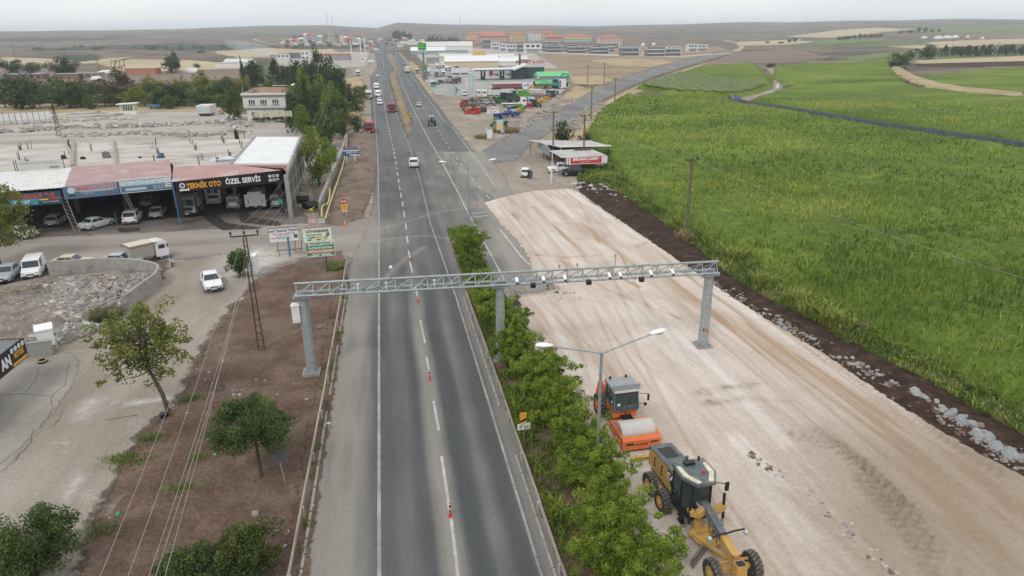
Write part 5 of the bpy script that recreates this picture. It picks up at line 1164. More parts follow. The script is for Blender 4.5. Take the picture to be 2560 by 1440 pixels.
put('arrow', MB().prism([(-1.5, 3.62), (-1.3, 3.72), (-1.3, 3.66), (-1.05, 3.66), (-1.05, 3.58), (-1.3, 3.58), (-1.3, 3.52)], 'y', -.05, -.04).prism([(-.6, 3.62), (-.4, 3.72), (-.4, 3.66), (-.15, 3.66), (-.15, 3.58), (-.4, 3.58), (-.4, 3.52)], 'y', -.05, -.04), INK, b)
put('panel_print', MB().box((.6, -.036, 4.15), (.3, .006, .28)).box((.5, -.036, 3.95), (.35, .006, .12)), C_('machine_print', (.12, .13, .15)), b)
put('panel_print', MB().box((.35, -.035, 3.72), (.35, .006, .3)), C_('machine_print_pale', (.45, .42, .30)), b)
b = board(t, -0.3, 2.55, 2.75, 1.5, GRN)
put('frame_bar', MB().box((-.3, -.02, 3.3), (2.9, .1, .06)).box((-.3, -.02, 1.79), (2.9, .1, .06)).box((1.12, -.02, 2.55), (.05, .1, 1.5)).box((-1.72, -.02, 2.55), (.05, .1, 1.5)), C_('sign_edge', (.6, .62, .6)), b)
text('EGZOZ EMİSYON', .27, WHI, b, (-.3, -.04, 3.05), bold=.03, sx=.85)
text('ÖLÇÜM İSTASYONU', .29, WHI, b, (-.3, -.04, 2.70), bold=.035, sx=.9)
put('panel_print', MB().box((-.3, -.034, 2.33), (2.6, .006, .33)), SAL, b)
text('KAPTAN OTO ELEKTRİK', .27, WHI, b, (-.3, -.045, 2.33), bold=.025, sx=.84)
text('YARFI USTA  0546 507 84 01', .2, WHI, b, (-.25, -.04, 2.03), bold=.02, sx=.78)
e = MB(); disc(e, (-1.4, -.035, 3.08), .15); disc(e, (.85, -.035, 3.12), .15); put('emblem', e, C_('emblem_white', (.75, .6, .58)), b)
put('panel_print', MB().box((-1.0, -.034, 1.88), (.9, .006, .07)).box((.3, -.034, 1.9), (1.1, .006, .07)), WHI, b)
# 3  blue board by the highway
q = gp(884, 414); t = thing('billboard', 'small weathered blue and red billboard on white legs by the soil bank', 'billboard', q)
for x in (-1.15, .35): put('post', MB().cyl((x, 0, 0), (x, 0, 1.9), .1, n=8), WHITE, t)
b = board(t, -.3, 2.35, 3.0, 1.15, BLU); text('SERVİS USTA', .42, WHI, b, (-.1, -.04, 2.5), bold=.02, sx=.85); put('panel_print', MB().box((.5, -.034, 1.98), (1.6, .006, .2)), YEL, b)
put('panel_print', MB().box((-.3, -.04, 2.85), (3.1, .03, .14)), WHI, b); text('ÖZEL TEKNİK', .2, WHI, b, (-.1, -.045, 2.1), bold=.01)
b = board(t, -.3, 3.3, 2.8, .7, C_('faded_blue', (.16, .2, .33))); text('USTA KAPORTA', .44, C_('faded_red', (.55, .10, .14)), b, (-.3, -.04, 3.3), bold=.04, sx=.72)
g_ = thing('metal_cabinet', 'grey roadside cabinet behind the small blue billboard', 'cabinet', gp(897, 385)); put('body', MB().box((0, 0, .8), (1.2, .6, 1.5)), STEEL, g_); put('lid', MB().box((0, 0, 1.58), (1.3, .7, .06)), STEELD, g_)
# 4  stop warning column
q = gp(863, 548); t = thing('warning_sign', 'red stop board above orange warning boards on the soil bank', 'road sign', q)
for x in (-.2, .25): put('leg', MB().bar((x * 1.8, .25, 0), (x * .4, 0, 1.4), .05).bar((x * 1.8, -.3, 0), (x * .4, 0, 1.4), .05), WHITE, t)
b = board(t, .05, 1.55, .75, .95, C_('warning_orange', (.82, .42, .03)))
put('panel_print', MB().box((.05, -.035, 1.75), (.5, .006, .1)).box((.05, -.035, 1.42), (.55, .006, .07)), INK, b)
oc = [(.0 + .42 * math.cos(math.pi / 8 + i * math.pi / 4), 2.45 + .42 * math.sin(math.pi / 8 + i * math.pi / 4)) for i in range(8)]
s = put('stop_board', MB().prism(oc, 'y', -.03, .03), REDI, t); text('DUR', .3, WHI, s, (0, -.04, 2.45), bold=.03)
t = thing('traffic_cone', 'orange traffic cone on top of the soil bank behind the stop board', 'traffic cone', (*gp(859, 500), .6)); put('cone', MB().cyl((0, 0, 0), (0, 0, .75), .2, .03, 12), ORANGE, t)
t = thing('traffic_cone', 'orange traffic cone near the blue billboard', 'traffic cone', gp(924, 415)); put('cone', MB().cyl((0, 0, 0), (0, 0, .7), .18, .03, 12), ORANGE, t); put('base', MB().box((0, 0, .03), (.42, .42, .06)), ORANGE, t)
# 5  little white notice with pipes
q = gp(805, 570); t = thing('notice_sign', 'small white notice board leaning against the yellow gas pipe', 'sign', q)
for x in (-.4, .3): put('leg', MB().cyl((x, 0, 0), (x, 0, .8), .04), M('yellow_leg', (.5, .42, .12)), t)
b = board(t, 0, .95, .9, .6, C_('notice', (.62, .66, .64)), t=.03); text('DOĞALGAZ', .17, INK, b, (-.05, -.025, 1.1), bold=.02); text('ÇALIŞMASI', .13, INK, b, (-.05, -.025, .88), bold=.01)
# 6  yellow and black chevron
q = gp(1025, 304); t = thing('chevron_sign', 'yellow and black striped sign at the tip of the grassy median', 'road sign', q)
put('post', MB().cyl((0, .05, 0), (0, .05, 1.3), .05), STEELD, t); b = board(t, 0, 1.7, 1.15, 1.25, YLW)
for i in range(3): put('stripe', MB().prism([(-.55, 1.25 + i * .42), (.55, 1.05 + i * .42), (.55, 1.25 + i * .42), (-.55, 1.45 + i * .42)], 'y', -.045, -.032), INK, b)
# 7  back of a road sign by the left guardrail
q = (-7.0, 33.6); t = thing('road_sign', 'dark grey back of a tilted road sign beside the left guardrail', 'road sign', (q[0], q[1], 0), 0.15)
put('post', MB().bar((0.15, .05, 0), (-.05, 0, 2.5), .07), STEELD, t); put('plate', MB().prism([(-.5, 1.45), (.5, 1.55), (.45, 2.45), (-.1, 2.6), (-.52, 2.3)], 'y', -.07, -.04), BACK, t)
# 8  small distance sign in the hedge
t = thing('distance_sign', 'small white sign reading 50 on the right guardrail in front of the hedge', 'road sign', (6.9, 35.3, 0), 0.05)
put('post', MB().cyl((0.15, .04, 0), (0.15, .04, 1.3), .04), STEELD, t); b = board(t, .15, 1.0, .8, .42, SW, t=.03); text('↑ 50', .3, INK, b, (.15, -.025, .95), bold=.01); text('Maden', .1, INK, b, (.05, -.025, 1.14))
b2 = board(t, .12, 1.6, .4, .75, C_('hazard_orange', (.75, .36, .04)), t=.03); put('stripe', MB().prism([(-.08, 1.3), (.32, 1.45), (.32, 1.6), (-.08, 1.45)], 'y', -.03, -.02), INK, b2)
# 9  roadside signs by the machinery yard
q = gp(1224, 349); t = thing('billboard', 'white two-board sign at the near corner of the machinery yard', 'billboard', q)
for x in (-.5, .6): put('post', MB().cyl((x, .05, 0), (x, .05, 1.4), .05), STEELD, t)
board(t, 0.05, 1.3, 1.3, 2.1, SW); b = board(t, -.75, 2.3, .9, .9, C_('lilac_sign', (.55, .52, .6)), y=.1)
text('MOTORLU ARAÇ', .16, INK, b, (-.75, .06, 2.45)); text('PARÇA', .2, REDI, b, (-.75, .06, 2.15))
q = gp(1250, 336); t = thing('billboard', 'tall orange and blue poster board in the dry grass of the machinery yard', 'billboard', q)
for x in (-.7, .7): put('post', MB().cyl((x, .05, 0), (x, .05, 1.2), .05), STEELD, t)
board(t, 0, 1.85, 1.7, 1.5, C_('poster_orange', (.72, .47, .25))); board(t, 0, 3.0, 1.7, .8, C_('poster_blue', (.45, .62, .66)))
t = thing('road_sign', 'small round grey sign beside the orange poster board', 'road sign', gp(1256, 345)); put('post', MB().cyl((0, 0, 0), (0, 0, 1.6), .04), STEELD, t); put('plate', MB().cyl((0, -.05, 1.7), (0, -.08, 1.7), .5, n=16), M('grey_plate', (.40, .46, .48)), t)
q = gp(1236, 308); t = thing('billboard', 'white double sign on a dark post over the blue machines', 'billboard', q)
put('post', MB().box((0, .1, 1.6), (.25, .25, 3.2)), FR, t)
b = board(t, -.3, 3.95, 3.4, .95, C_('pinkish_sign', (.66, .60, .58))); text('KARDEŞLER TARIM', .4, C_('dull_red', (.40, .16, .14)), b, (-.3, -.04, 3.95), bold=.02, sx=.85)
b = board(t, -.3, 3.05, 3.4, .8, SW); text('ZİRAAT MAKİNE', .3, INK, b, (-.3, -.04, 3.05), sx=.9, bold=.01)

# ------------------------------------------------------------------ walls, cabinets, pipes near the left
wp = [gp(*p) for p in [(126, 690), (200, 685), (280, 680), (350, 684), (392, 692), (404, 702), (396, 720), (360, 746), (318, 780)]]
wp = smooth_line(wp, 1); t = thing('concrete_wall', 'curved grey concrete wall around the rubble heap', 'wall', (*wp[0], 0)); o = Vector(wp[0])
for i, (a, b) in enumerate(zip(wp[:-1], wp[1:])):
 put('wall_panel', MB().bar((a[0] - o.x, a[1] - o.y, .8), (b[0] - o.x, b[1] - o.y, .8), .28, 1.6), CONC, t)
wp = [gp(*p) for p in [(800, 528), (835, 440), (858, 385), (868, 345)]]; t = thing('concrete_wall', 'straight concrete retaining wall beside the pipe trench', 'wall', (*wp[0], 0)); o = Vector(wp[0])
for a, b in zip(ribbon_pts(wp, step=9)[:-1], ribbon_pts(wp, step=9)[1:]): put('wall_panel', MB().bar((a[0] - o.x, a[1] - o.y, .7), (b[0] - o.x, b[1] - o.y, .7), .45, 1.4), CONC, t)
PIPE = M('yellow_gas_pipe', (.62, .54, .20), .5, var=.06)
pp = [gp(*p) for p in [(815, 565), (835, 500), (862, 420), (869, 360), (868, 320), (870, 290)]]
o = put('gas_pipe', MB().tube([(*p, 1.05) for p in smooth_line(pp, 2)], .09, 8), PIPE, smooth=True); tag(o, 'long yellow gas pipe lying beside the open trench', 'pipe')
pp = [gp(*p) for p in [(806, 560), (806, 536), (812, 528), (818, 530), (824, 520), (826, 500), (826, 486)]]
o = put('gas_pipe', MB().tube([(*p, 1.0) for p in smooth_line(pp, 2)], .10, 8), PIPE, smooth=True); tag(o, 'short bent yellow gas pipe beside the trench end', 'pipe')
tr = [gp(*p) for p in [(808, 552), (820, 556), (868, 420), (874, 350), (868, 350), (856, 400), (826, 490)]]
sheet('pipe_trench', tr, K_DARK, 14, .4, .3, px=False)
t = thing('fitting', 'bright yellow pipe fitting on the ground at the workshop corner', 'pipe fitting', gp(778, 530)); put('valve', MB().ball((0, 0, .3), (.35, .3, .25), 8, 5), M('bright_yellow', (.65, .6, .06)), t); put('handle', MB().bar((0, 0, .4), (.7, .6, .8), .08), M('bright_yellow', (.65, .6, .06)), t)
t = thing('tripod', 'red and white tripod barrier with tape by the workshop corner', 'barrier', gp(779, 562))
for a in (0, 2.1, 4.2): put('leg', MB().bar((math.cos(a) * .5, math.sin(a) * .5, 0), (0, 0, 1.6), .06), M('barrier_red', (.55, .18, .18)), t)
put('tape', MB().box((.1, 0, .5), (.9, .05, .5)), M('barrier_tape', (.68, .5, .5)), t)
for x, y, lb in [(775, 520, 'black excavation bucket lying at the workshop corner'), (758, 505, 'dark scrap part beside the black bucket')]:
 t = thing('bucket', lb, 'bucket', gp(x, y), rnd.uniform(0, 3)); put('shell', MB().prism([(-.7, 0), (.7, 0), (.9, .8), (-.4, 1.0), (-.9, .5)], 'y', -.8, .8), BLACK, t); put('tooth', MB().box((.85, -.4, .1), (.3, .12, .1)).box((.85, .4, .1), (.3, .12, .1)), STEELD, t)
# cabinet on its plinth, block wall
q = gp(122, 872); t = thing('electrical_cabinet', 'large white electrical cabinet on a plinth at the edge of the rubble', 'cabinet', q, 0.42)
put('plinth', MB().box((0, 0, .2), (1.3, 1.6, .45)), M('cream_plinth', (.42, .39, .28), .9, bump=.3), t)
put('body', MB().box((0, 0, 1.15), (1.1, 1.45, 1.4)), WHITEP, t); put('roof', MB().box((0, 0, 1.89), (1.25, 1.6, .1)), WHITEP, t)
for y in (-.36, .36):
 d = put('door', MB().box((.557, y, 1.15), (.02, .68, 1.3)), WHITE, t); put('handle', MB().box((.575, y * .2, 1.15), (.02, .05, .2)), BLACK, d)
put('base_trim', MB().box((0, 0, .46), (1.16, 1.5, .08)), BLACK, t)
q = gp(93, 892); t = thing('block_wall', 'short unpainted concrete block wall in front of the white cabinet', 'wall', q, 0.12)
bm_ = MB().box((0, 0, 0), (.395, .2, .195)).mesh('block'); bm_.materials.append(M('cement_block', (.27, .27, .26), .9, var=.2, dirt=(.36, .34, .31), dscale=2))
for r in range(6):
 for c in range(6): put('block', bm_, None, t, loc=(-1.1 + c * .402 + (r % 2) * .1, rnd.uniform(-.008, .008), .1 + r * .2))
put('coping', MB().box((-.02, 0, 1.235), (2.55, .26, .07)), CONC, t)
t = thing('tyre', 'old tyre with a yellow rim lying in front of the block wall', 'tyre', gp(107, 907)); put('tread', MB().cyl((0, 0, 0), (0, 0, .22), .33, n=16, caps=False), RUBBER, t); put('rim', MB().cyl((0, 0, .2), (0, 0, .24), .33, .24, 16, caps=False), M('faded_yellow', (.45, .40, .16)), t)
# MOTORS sign at the left edge: a shop fascia on its canopy
a = Vector(gp(-95, 1000, 2.6)); b = Vector(gp(64, 872, 2.6)); d = b - a; L = d.length; ang = math.atan2(d.y, d.x)
t = thing('shop_canopy', 'black and yellow motor shop fascia with a dark canopy cut by the left edge', 'shop sign', (b.x, b.y, 0), ang)
f = put('fascia', MB().box((-L / 2 - 1, 0, 2.75), (L + 2, .12, 1.45)), BLACK, t)
text('MOTORS', .58, ORI, f, (-.95, -.07, 2.72), bold=.03, sx=.5); text('AN', 1.05, WHI, f, (-2.55, -.07, 2.7), bold=.04, sx=.75)
text('KALYAN', 1.15, WHI, f, (-5.3, -.07, 2.7), bold=.04, sx=.8)
put('strip', MB().box((-1.0, -.068, 2.2), (1.8, .01, .2)).box((-5.2, -.068, 2.12), (3.0, .01, .2)), ORI, f)
e = MB(); [disc(e, (-.3 - i * .45, -.062, 3.2), .19) for i in range(4)]; put('emblem', e, C_('emblem_grey', (.62, .64, .66)), f)
put('canopy', MB().box((-L / 2 - 1, 1.6, 3.3), (L + 1.6, 3.0, .1)), M('grey_canopy', (.16, .17, .18), .5), t)
put('frame', MB().bar((-.1, 0, 3.45), (-.1, 3.2, 3.45), .07).bar((-L - 1, 0, 3.45), (-.1, 0, 3.45), .07).bar((-L, 3.15, 3.45), (-.1, 3.15, 3.45), .07), FR, t)
for x in (-.3, -L): put('post', MB().cyl((x, 3.0, 0), (x, 3.0, 3.25), .07), FR, t)
t = thing('electrical_cabinet', 'narrow white cabinet behind the dark evergreen bush', 'cabinet', gp(640, 682), -.1); put('body', MB().box((0, 0, 1.0), (.5, 1.2, 1.9)), WHITEP, t); put('roof', MB().box((0, 0, 1.99), (.6, 1.3, .08)), WHITEP, t)
t = thing('plant_pot', 'black flower tub at the foot of the plane tree', 'plant pot', gp(410, 1045)); put('tub', MB().cyl((0, 0, 0), (0, 0, .35), .18, .25, 12), BLACK, t)
# small litter one can point at
for x, y, c, s, lb in [(722, 1090 - 30, (.75, .75, .75), .28, 'white sheet of litter beside the left guardrail'), (295, 1289, (.02, .35, .12), .3, 'bright green plastic bag on the soil'), (783, 1267, (.25, .4, .5), .22, 'blue crumpled bag in the left gutter'), (820, 1061, (.72, .72, .70), .25, 'white paper scrap on the left shoulder'), (539, 1142, (.45, .46, .46), .35, 'pale grey stone on the soil left of the round tree'), (800, 822, (.2, .15, .12), .5, 'brown boulder beside the left gantry column'), (888, 417, (.45, .43, .40), .9, 'pale round boulder on the soil bank'), (1510, 447, (.6, .62, .6), 1.0, 'pile of pale sheet metal at the field edge'), (640, 1290, (.3, .25, .2), .5, 'flat tan board on the soil at the bottom')]:
 o = put('stone' if 'boulder' in lb or 'stone' in lb else 'litter', MB().ball((0, 0, s * .25), (s * .6, s * .45, s * .3), 7, 4, .25), M('litter_%d' % x, c, .7), loc=(*gp(x, y), .03), rz=rnd.uniform(0, 3)); tag(o, lb, 'stone' if o.name.startswith('stone') else 'litter')
# ------------------------------------------------------------------ the workshop row on the left
def corr(p00, p10, p11, p01, n, amp=0.045, th=0.03):
 """corrugated sheet roof between four corners, ribs running from the 00-10 edge to the 01-11 edge"""
 a, b, c, d = map(Vector, (p00, p10, p11, p01)); m = MB(); top = [];
 for k in range(2):
  for i in range(n + 1):
   f = i / n; p = a.lerp(b, f) if k == 0 else d.lerp(c, f)
   top.append((p.x, p.y, p.z + (amp if i % 2 else 0)))
 N = n + 1; v = top + [(x, y, z - th) for x, y, z in top]; M_ = 2 * N
 f = [(i, i + 1, N + i + 1, N + i) for i in range(n)] + [(M_ + N + i, M_ + N + i + 1, M_ + i + 1, M_ + i) for i in range(n)]
 f += [(M_ + i, M_ + i + 1, i + 1, i) for i in range(n)] + [(N + i, N + i + 1, M_ + N + i + 1, M_ + N + i) for i in range(n)]
 f += [(0, N, M_ + N, M_), (n, M_ + n, M_ + N + n, N + n)]
 return m.add(v, f)
def slab(poly, z, th):
 return MB().prism([(p[0], p[1]) for p in poly], 'z', z - th, z)
SLAB = M('weathered_roof_slab', (0.50, 0.465, 0.42), 0.95, var=0.16, scale=0.18, dirt=(0.22, 0.205, 0.19), dscale=0.22, bump=0.3, bscale=3, stretch=(0.5, 1.3, 1))
WROOF = M('white_membrane_roof', (0.72, 0.73, 0.725), 0.6, var=0.03, scale=0.4, dirt=(0.60, 0.60, 0.59), dscale=0.5)
REDR = M('faded_red_roof', (0.37, 0.235, 0.225), 0.6, var=0.10, scale=0.6, dirt=(0.46, 0.38, 0.36), dscale=0.5)
REDR2 = M('pink_grey_roof', (0.42, 0.25, 0.235), 0.6, var=0.15, scale=0.3, dirt=(0.55, 0.52, 0.50), dscale=0.25)
REDD = M('dark_red_roof', (0.24, 0.095, 0.095), 0.6, var=0.06)
WCAN = M('white_sheet_roof', (0.66, 0.66, 0.64), 0.55, var=0.07, scale=0.5, dirt=(0.5, 0.47, 0.43), dscale=0.8)
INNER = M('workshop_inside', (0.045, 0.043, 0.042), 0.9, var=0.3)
BLUEP = M('blue_post_paint2', (0.06, 0.17, 0.36), 0.6)
t = thing('workshop_building', 'long row of car workshops with red and white canopies over dark open bays', 'workshop', (-28, 100, 0)); o = (-28, 100)
def rl(p): return (p[0] - o[0], p[1] - o[1]) + tuple(p[2:])
def rp(px, py, z): q = gp(px, py, z); return (q[0] - o[0], q[1] - o[1], z)
put('roof_slab', slab([rl(p) for p in [(-80, 99.5), (-57, 103), (-43.4, 104.9), (-31, 106.8), (-29.4, 103.0), (-21.5, 102.4), (-22.7, 129.5), (-64.8, 132), (-84, 129)]], 6.2, .35), SLAB, t)
put('white_roof', slab([rl(p) for p in [(-21.45, 102.4), (-13.3, 100.4), (-14.7, 127.8), (-22.6, 129.6)]], 6.5, .3), WROOF, t)
put('parapet', MB().bar(rl((-13.15, 94.4, 6.35)), rl((-14.75, 128, 6.35)), .35, .7), CONC, t)
put('parapet', MB().bar(rl((-21.6, 102.4, 6.4)), rl((-22.8, 129.6, 6.4)), .3, .45), CONC, t)
put('canopy', corr(rl((-56, 90.3, 5.75)), rl((-39.8, 92.9, 5.9)), rl((-43.4, 104.9, 6.35)), rl((-62, 101.5, 6.3)), 66), WCAN, t)
put('canopy', corr(rl((-39.75, 92.7, 5.95)), rl((-28.1, 96.3, 6.1)), rl((-31, 106.8, 6.6)), rl((-43.3, 104.9, 6.5)), 48), REDR, t)
put('canopy', corr(rl((-27.6, 94.2, 5.75)), rl((-14.3, 98.3, 5.95)), rl((-21.3, 102.3, 6.28)), rl((-29.6, 102.9, 6.28)), 56), REDR2, t)
put('canopy', slab([rl(p) for p in [(-21.3, 102.3), (-14.3, 98.35), (-14.0, 98.3), (-13.35, 100.3)]], 6.25, .08), REDD, t)
put('canopy', slab([rl(p) for p in [(-14.2, 98.2), (-13.3, 95.2), (-13.35, 100.3)]], 6.2, .08), REDD, t)
for px, h in ((182, 355), (293, 352)):
 a = rp(px, 418, 6.2); b = rp(px + (3 if px < 200 else -8), 352, 6.2); put('roof_rib', MB().bar((a[0], a[1], 6.4), (b[0], b[1], 6.4), .45 if px < 200 else .25, .4), CONC, t)
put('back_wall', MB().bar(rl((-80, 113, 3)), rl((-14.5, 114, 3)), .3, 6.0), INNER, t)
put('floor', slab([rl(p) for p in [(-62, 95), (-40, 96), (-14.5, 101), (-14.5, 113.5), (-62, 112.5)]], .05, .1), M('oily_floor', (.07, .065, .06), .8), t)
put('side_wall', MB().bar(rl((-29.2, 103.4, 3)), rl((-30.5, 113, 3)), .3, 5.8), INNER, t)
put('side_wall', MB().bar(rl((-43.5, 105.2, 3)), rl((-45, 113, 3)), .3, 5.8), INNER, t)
for x, y in ((-43.6, 104.4), (-37.5, 105.1), (-30.6, 104.6), (-50.5, 103.2), (-21.7, 102.0), (-26.6, 102.5)):
 put('column', MB().box((*rl((x, y)), 2.95), (.5, .5, 5.9)), CONCD, t)
for i in range(6):   # the end wall: frame columns with dark glazing between
 y = 94.6 + i * 6.5; x = -13.35 - (y - 94) * .045
 put('column', MB().box((*rl((x, y)), 3.0), (.55, .55, 6.0)), CONC, t)
 if i < 5:
  w_ = put('window', MB().box((*rl((x - .15, y + 3.25)), 2.6), (.12, 5.6, 4.6)), M('grimy_glazing', (.06, .075, .075), .4), t)
  for k in range(3): put('mullion', MB().box((*rl((x - .02, y + 1.6 + k * 1.7)), 2.6), (.1, .1, 4.6)), CONC, w_)
  put('spandrel', MB().box((*rl((x, y + 3.25)), 5.4), (.3, 5.9, .9)), CONCD, t)
# fascias
def fascia(a, b, z0, h, mat, nm='fascia_sign', tilt=0):
 a = Vector(a); b = Vector(b); d = b - a; L = d.length; an = math.atan2(d.y, d.x)
 f = put(nm, MB().box((L / 2, 0, z0 + h / 2), (L, .18, h)), mat, t); f.location = (*rl(a), 0); f.rotation_euler = (0, 0, an); return f, L
f, L = fascia((-27.2, 94.15), (-14.35, 98.0), 4.35, 1.45, M('black_fascia', (.012, .013, .016), .4))
text('TEKNİK OTO', .95, ORI, f, (L * .25, -.1, 5.02), bold=.035, sx=.72); text('ÖZEL SERVİS', .95, WHI, f, (L * .615, -.1, 5.12), bold=.035, sx=.82)
e = MB(); [disc(e, (L * .875 + i * .5, -.095, 5.1 + .26 + k * -.55), .22) for i in range(3) for k in range(2)]; disc(e, (.75, -.095, 5.2), .36); put('emblem', e, C_('emblem_grey', (.62, .64, .66)), f)
e = MB(); [disc(e, (L * .875 + i * .5, -.108, 5.1 + .26 + k * -.55), .11) for i, k in ((1, 0), (1, 1))]; disc(e, (.75, -.108, 5.2), .2); put('emblem', e, C_('emblem_dark', (.07, .09, .15)), f)
put('panel_print', MB().box((.95, -.095, 4.62), (1.2, .01, .22)), WHI, f)
FB1 = C_('fascia_steel_blue', (.10, .17, .27));
f, L = fascia((-39.95, 92.55), (-34.1, 94.3), 4.45, 1.55, FB1)
put('panel_print', MB().box((L / 2 + .5, -.095, 5.62), (L - 1.4, .01, .7)), LBL, f)
text('MEMDUH USTA', .68, C_('coral', (.70, .14, .12)), f, (L * .6, -.11, 5.62), bold=.03, sx=.95); text('OTOGAZ & TANIM BAKIM SERVİSİ', .28, WHI, f, (L * .6, -.11, 5.2), bold=.01, sx=.85)
text('MOTOR TAMİRİ', .16, WHI, f, (L * .45, -.11, 4.95)); text('0541 799 75 00', .2, REDI, f, (L * .85, -.11, 4.75), bold=.02); e = MB(); disc(e, (.9, -.1, 5.5), .4); put('emblem', e, C_('emblem_grey', (.62, .64, .66)), f)
put('panel_print', MB().box((.9, -.1, 4.85), (.7, .01, .2)), INK, f)
f, L = fascia((-34.0, 94.35), (-28.15, 96.1), 4.55, 1.6, FB1)
put('panel_print', MB().box((L / 2, -.095, 5.72), (L - .1, .01, .75)), C_('sky_sign', (.36, .50, .58)), f)
text('SİSTEM OTO ELEKTRİK', .62, WHI, f, (L * .44, -.11, 5.72), bold=.03, sx=.80); put('panel_print', MB().box((L * .3, -.1, 4.95), (2.4, .01, .35)), C_('sky_sign2', (.42, .55, .62)), f)
text('0542 790 42 21', .22, WHI, f, (L * .74, -.11, 5.1), bold=.01); text('0542 790 42 21', .22, WHI, f, (L * .74, -.11, 4.85), bold=.01)
put('emblem', MB().box((L * .92, -.1, 5.75), (.7, .01, .55)).box((L * .92, -.1, 5.05), (.7, .01, .5)), WHI, f); text('OFT', .25, INK, f, (L * .92, -.11, 5.75)); text('GFB', .25, INK, f, (L * .92, -.11, 5.05), bold=.02)
put('frame', MB().box((.04, -.03, 5.35), (.08, .22, 1.65)).box((L - .04, -.03, 5.35), (.08, .22, 1.65)).box((L / 2, -.03, 4.53), (L, .22, .06)).box((L / 2, -.03, 6.17), (L, .22, .06)), C_('sign_edge2', (.6, .66, .68)), f)
f, L = fascia((-46.1, 91.2), (-40.1, 92.3), 4.05, 1.55, C_('fascia_navy', (.03, .075, .13)))
text('DİYARBAKIR TUR', .72, C_('crimson', (.55, .09, .06)), f, (L * .5, -.1, 5.2), bold=.03, sx=.84, shear=.15); text('BOYASIZ', .5, WHI, f, (L * .28, -.11, 4.55), bold=.01, shear=.3, sx=.9)
put('panel_print', MB().box((L * .3, -.095, 4.55), (3.4, .01, .75)), C_('teal_print', (.07, .30, .36)), f); put('panel_print', MB().box((L * .68, -.095, 4.72), (1.0, .01, .16)), YLW, f); put('panel_print', MB().box((L * .88, -.095, 4.78), (1.1, .01, .2)), REDI, f)
text('GÖÇÜK DÜZELTME', .2, WHI, f, (L * .8, -.11, 4.4));
f, L = fascia((-52.5, 90.0), (-46.15, 91.2), 4.05, 1.5, C_('fascia_grey', (.22, .22, .2)))
# posts
for s in ((-40.0, 92.2, 4.1),):
 for i in (-1, 1): put("lattice_post", MB().bar(rl((s[0] + i * .35 - .1, s[1] + .2, s[2] + 1)), rl((s[0] + .4 + i * .3, s[1] + .9, 0)), .09), M('pale_rust', (.30, .26, .22), .8), t)
 lt = MB()
 for k in range(9): lt.bar(rl((s[0] - .45 + k * .05, s[1] + .2 + k * .08, 5 - k * .55)), rl((s[0] + .25 + k * .055, s[1] + .25 + k * .08, 5 - (k + 1) * .55)), .05)
 put('lattice', lt, M('pale_rust', (.30, .26, .22), .8), t)
put('blue_post', MB().cyl(rl((-27.65, 94.8, 0)), rl((-27.75, 94.9, 5.6)), .13), BLUEP, t)
put('black_post', MB().box((*rl((-27.2, 94.6)), 2.7), (.7, .3, 3.5)), BLACK, t)
put('black_post', MB().box((*rl((-14.9, 97.9)), 2.4), (.55, .45, 4.8)), BLACK, t); put('sticker', MB().box((*rl((-14.9, 97.66)), 1.7), (.45, .02, .7)), C_('green_sticker', (.03, .4, .12)), t)
put('lattice_post', MB().bar(rl((-34.3, 98.5, 0)), rl((-34.2, 95.4, 5.2)), .16).bar(rl((-34.0, 98.5, 0)), rl((-33.9, 95.4, 5.2)), .16), M('pale_rust', (.30, .26, .22), .8), t)
# stub columns and reinforcing bars left standing on the roof
SB = [(71, 412), (75, 372), (50, 400), (50, 375), (178, 372), (176, 385), (172, 365), (228, 378), (387, 408), (396, 385), (388, 363), (480, 360), (490, 375), (505, 400), (556, 352), (560, 358), (600, 358), (604, 372), (575, 392), (610, 345), (163, 398), (545, 405), (500, 412), (380, 372)]
for i, (x, y) in enumerate(SB):
 q = rp(x, y, 6.2)
 if i % 3 == 0: put('stub_column', MB().box((q[0], q[1], 6.2 + .35), (.28, .28, .7)), M('brown_stub', (.20, .17, .145), .9), t)
 b_ = MB()
 for k in range(3): u = (rnd.uniform(-.2, .2), rnd.uniform(-.2, .2)); b_.bar((q[0] + u[0], q[1] + u[1], 6.2), (q[0] + u[0] * 1.5, q[1] + u[1] * 1.5, 6.2 + rnd.uniform(.7, 1.5)), .05)
 put('rebar', b_, RUST, t)
for x, y, s, m_ in ((208, 398, (.9, .5, .35), BLACK), (267, 394, (1.3, 1.0, .9), DGREY), (402, 395, (1.2, .8, .7), M('blue_scrap', (.05, .10, .18), .5)), (592, 342, (.9, .9, 1.3), BLACK), (160, 397, (.8, .6, .5), BLACK), (350, 395, (.5, .5, .15), BLACK)):
 q = rp(x, y, 6.2); sc = put('scrap', MB().ball((0, 0, 0), (s[0] / 2, s[1] / 2, s[2]), 7, 4, .3), m_, loc=(q[0] + o[0], q[1] + o[1], 6.3)); tag(sc, 'piece of dark scrap lying on the workshop roof slab', 'scrap', 'scrap on the workshop roof')
w_ = put('plastic_sheet', MB().ball((0, 0, 0), (2.2, .7, .5), 10, 5, .5), M('crumpled_plastic', (.55, .58, .60), .4), loc=(*gp(562, 403, 6.2), 6.4)); tag(w_, 'crumpled pale plastic sheet at the roof edge above the black fascia', 'plastic sheet')
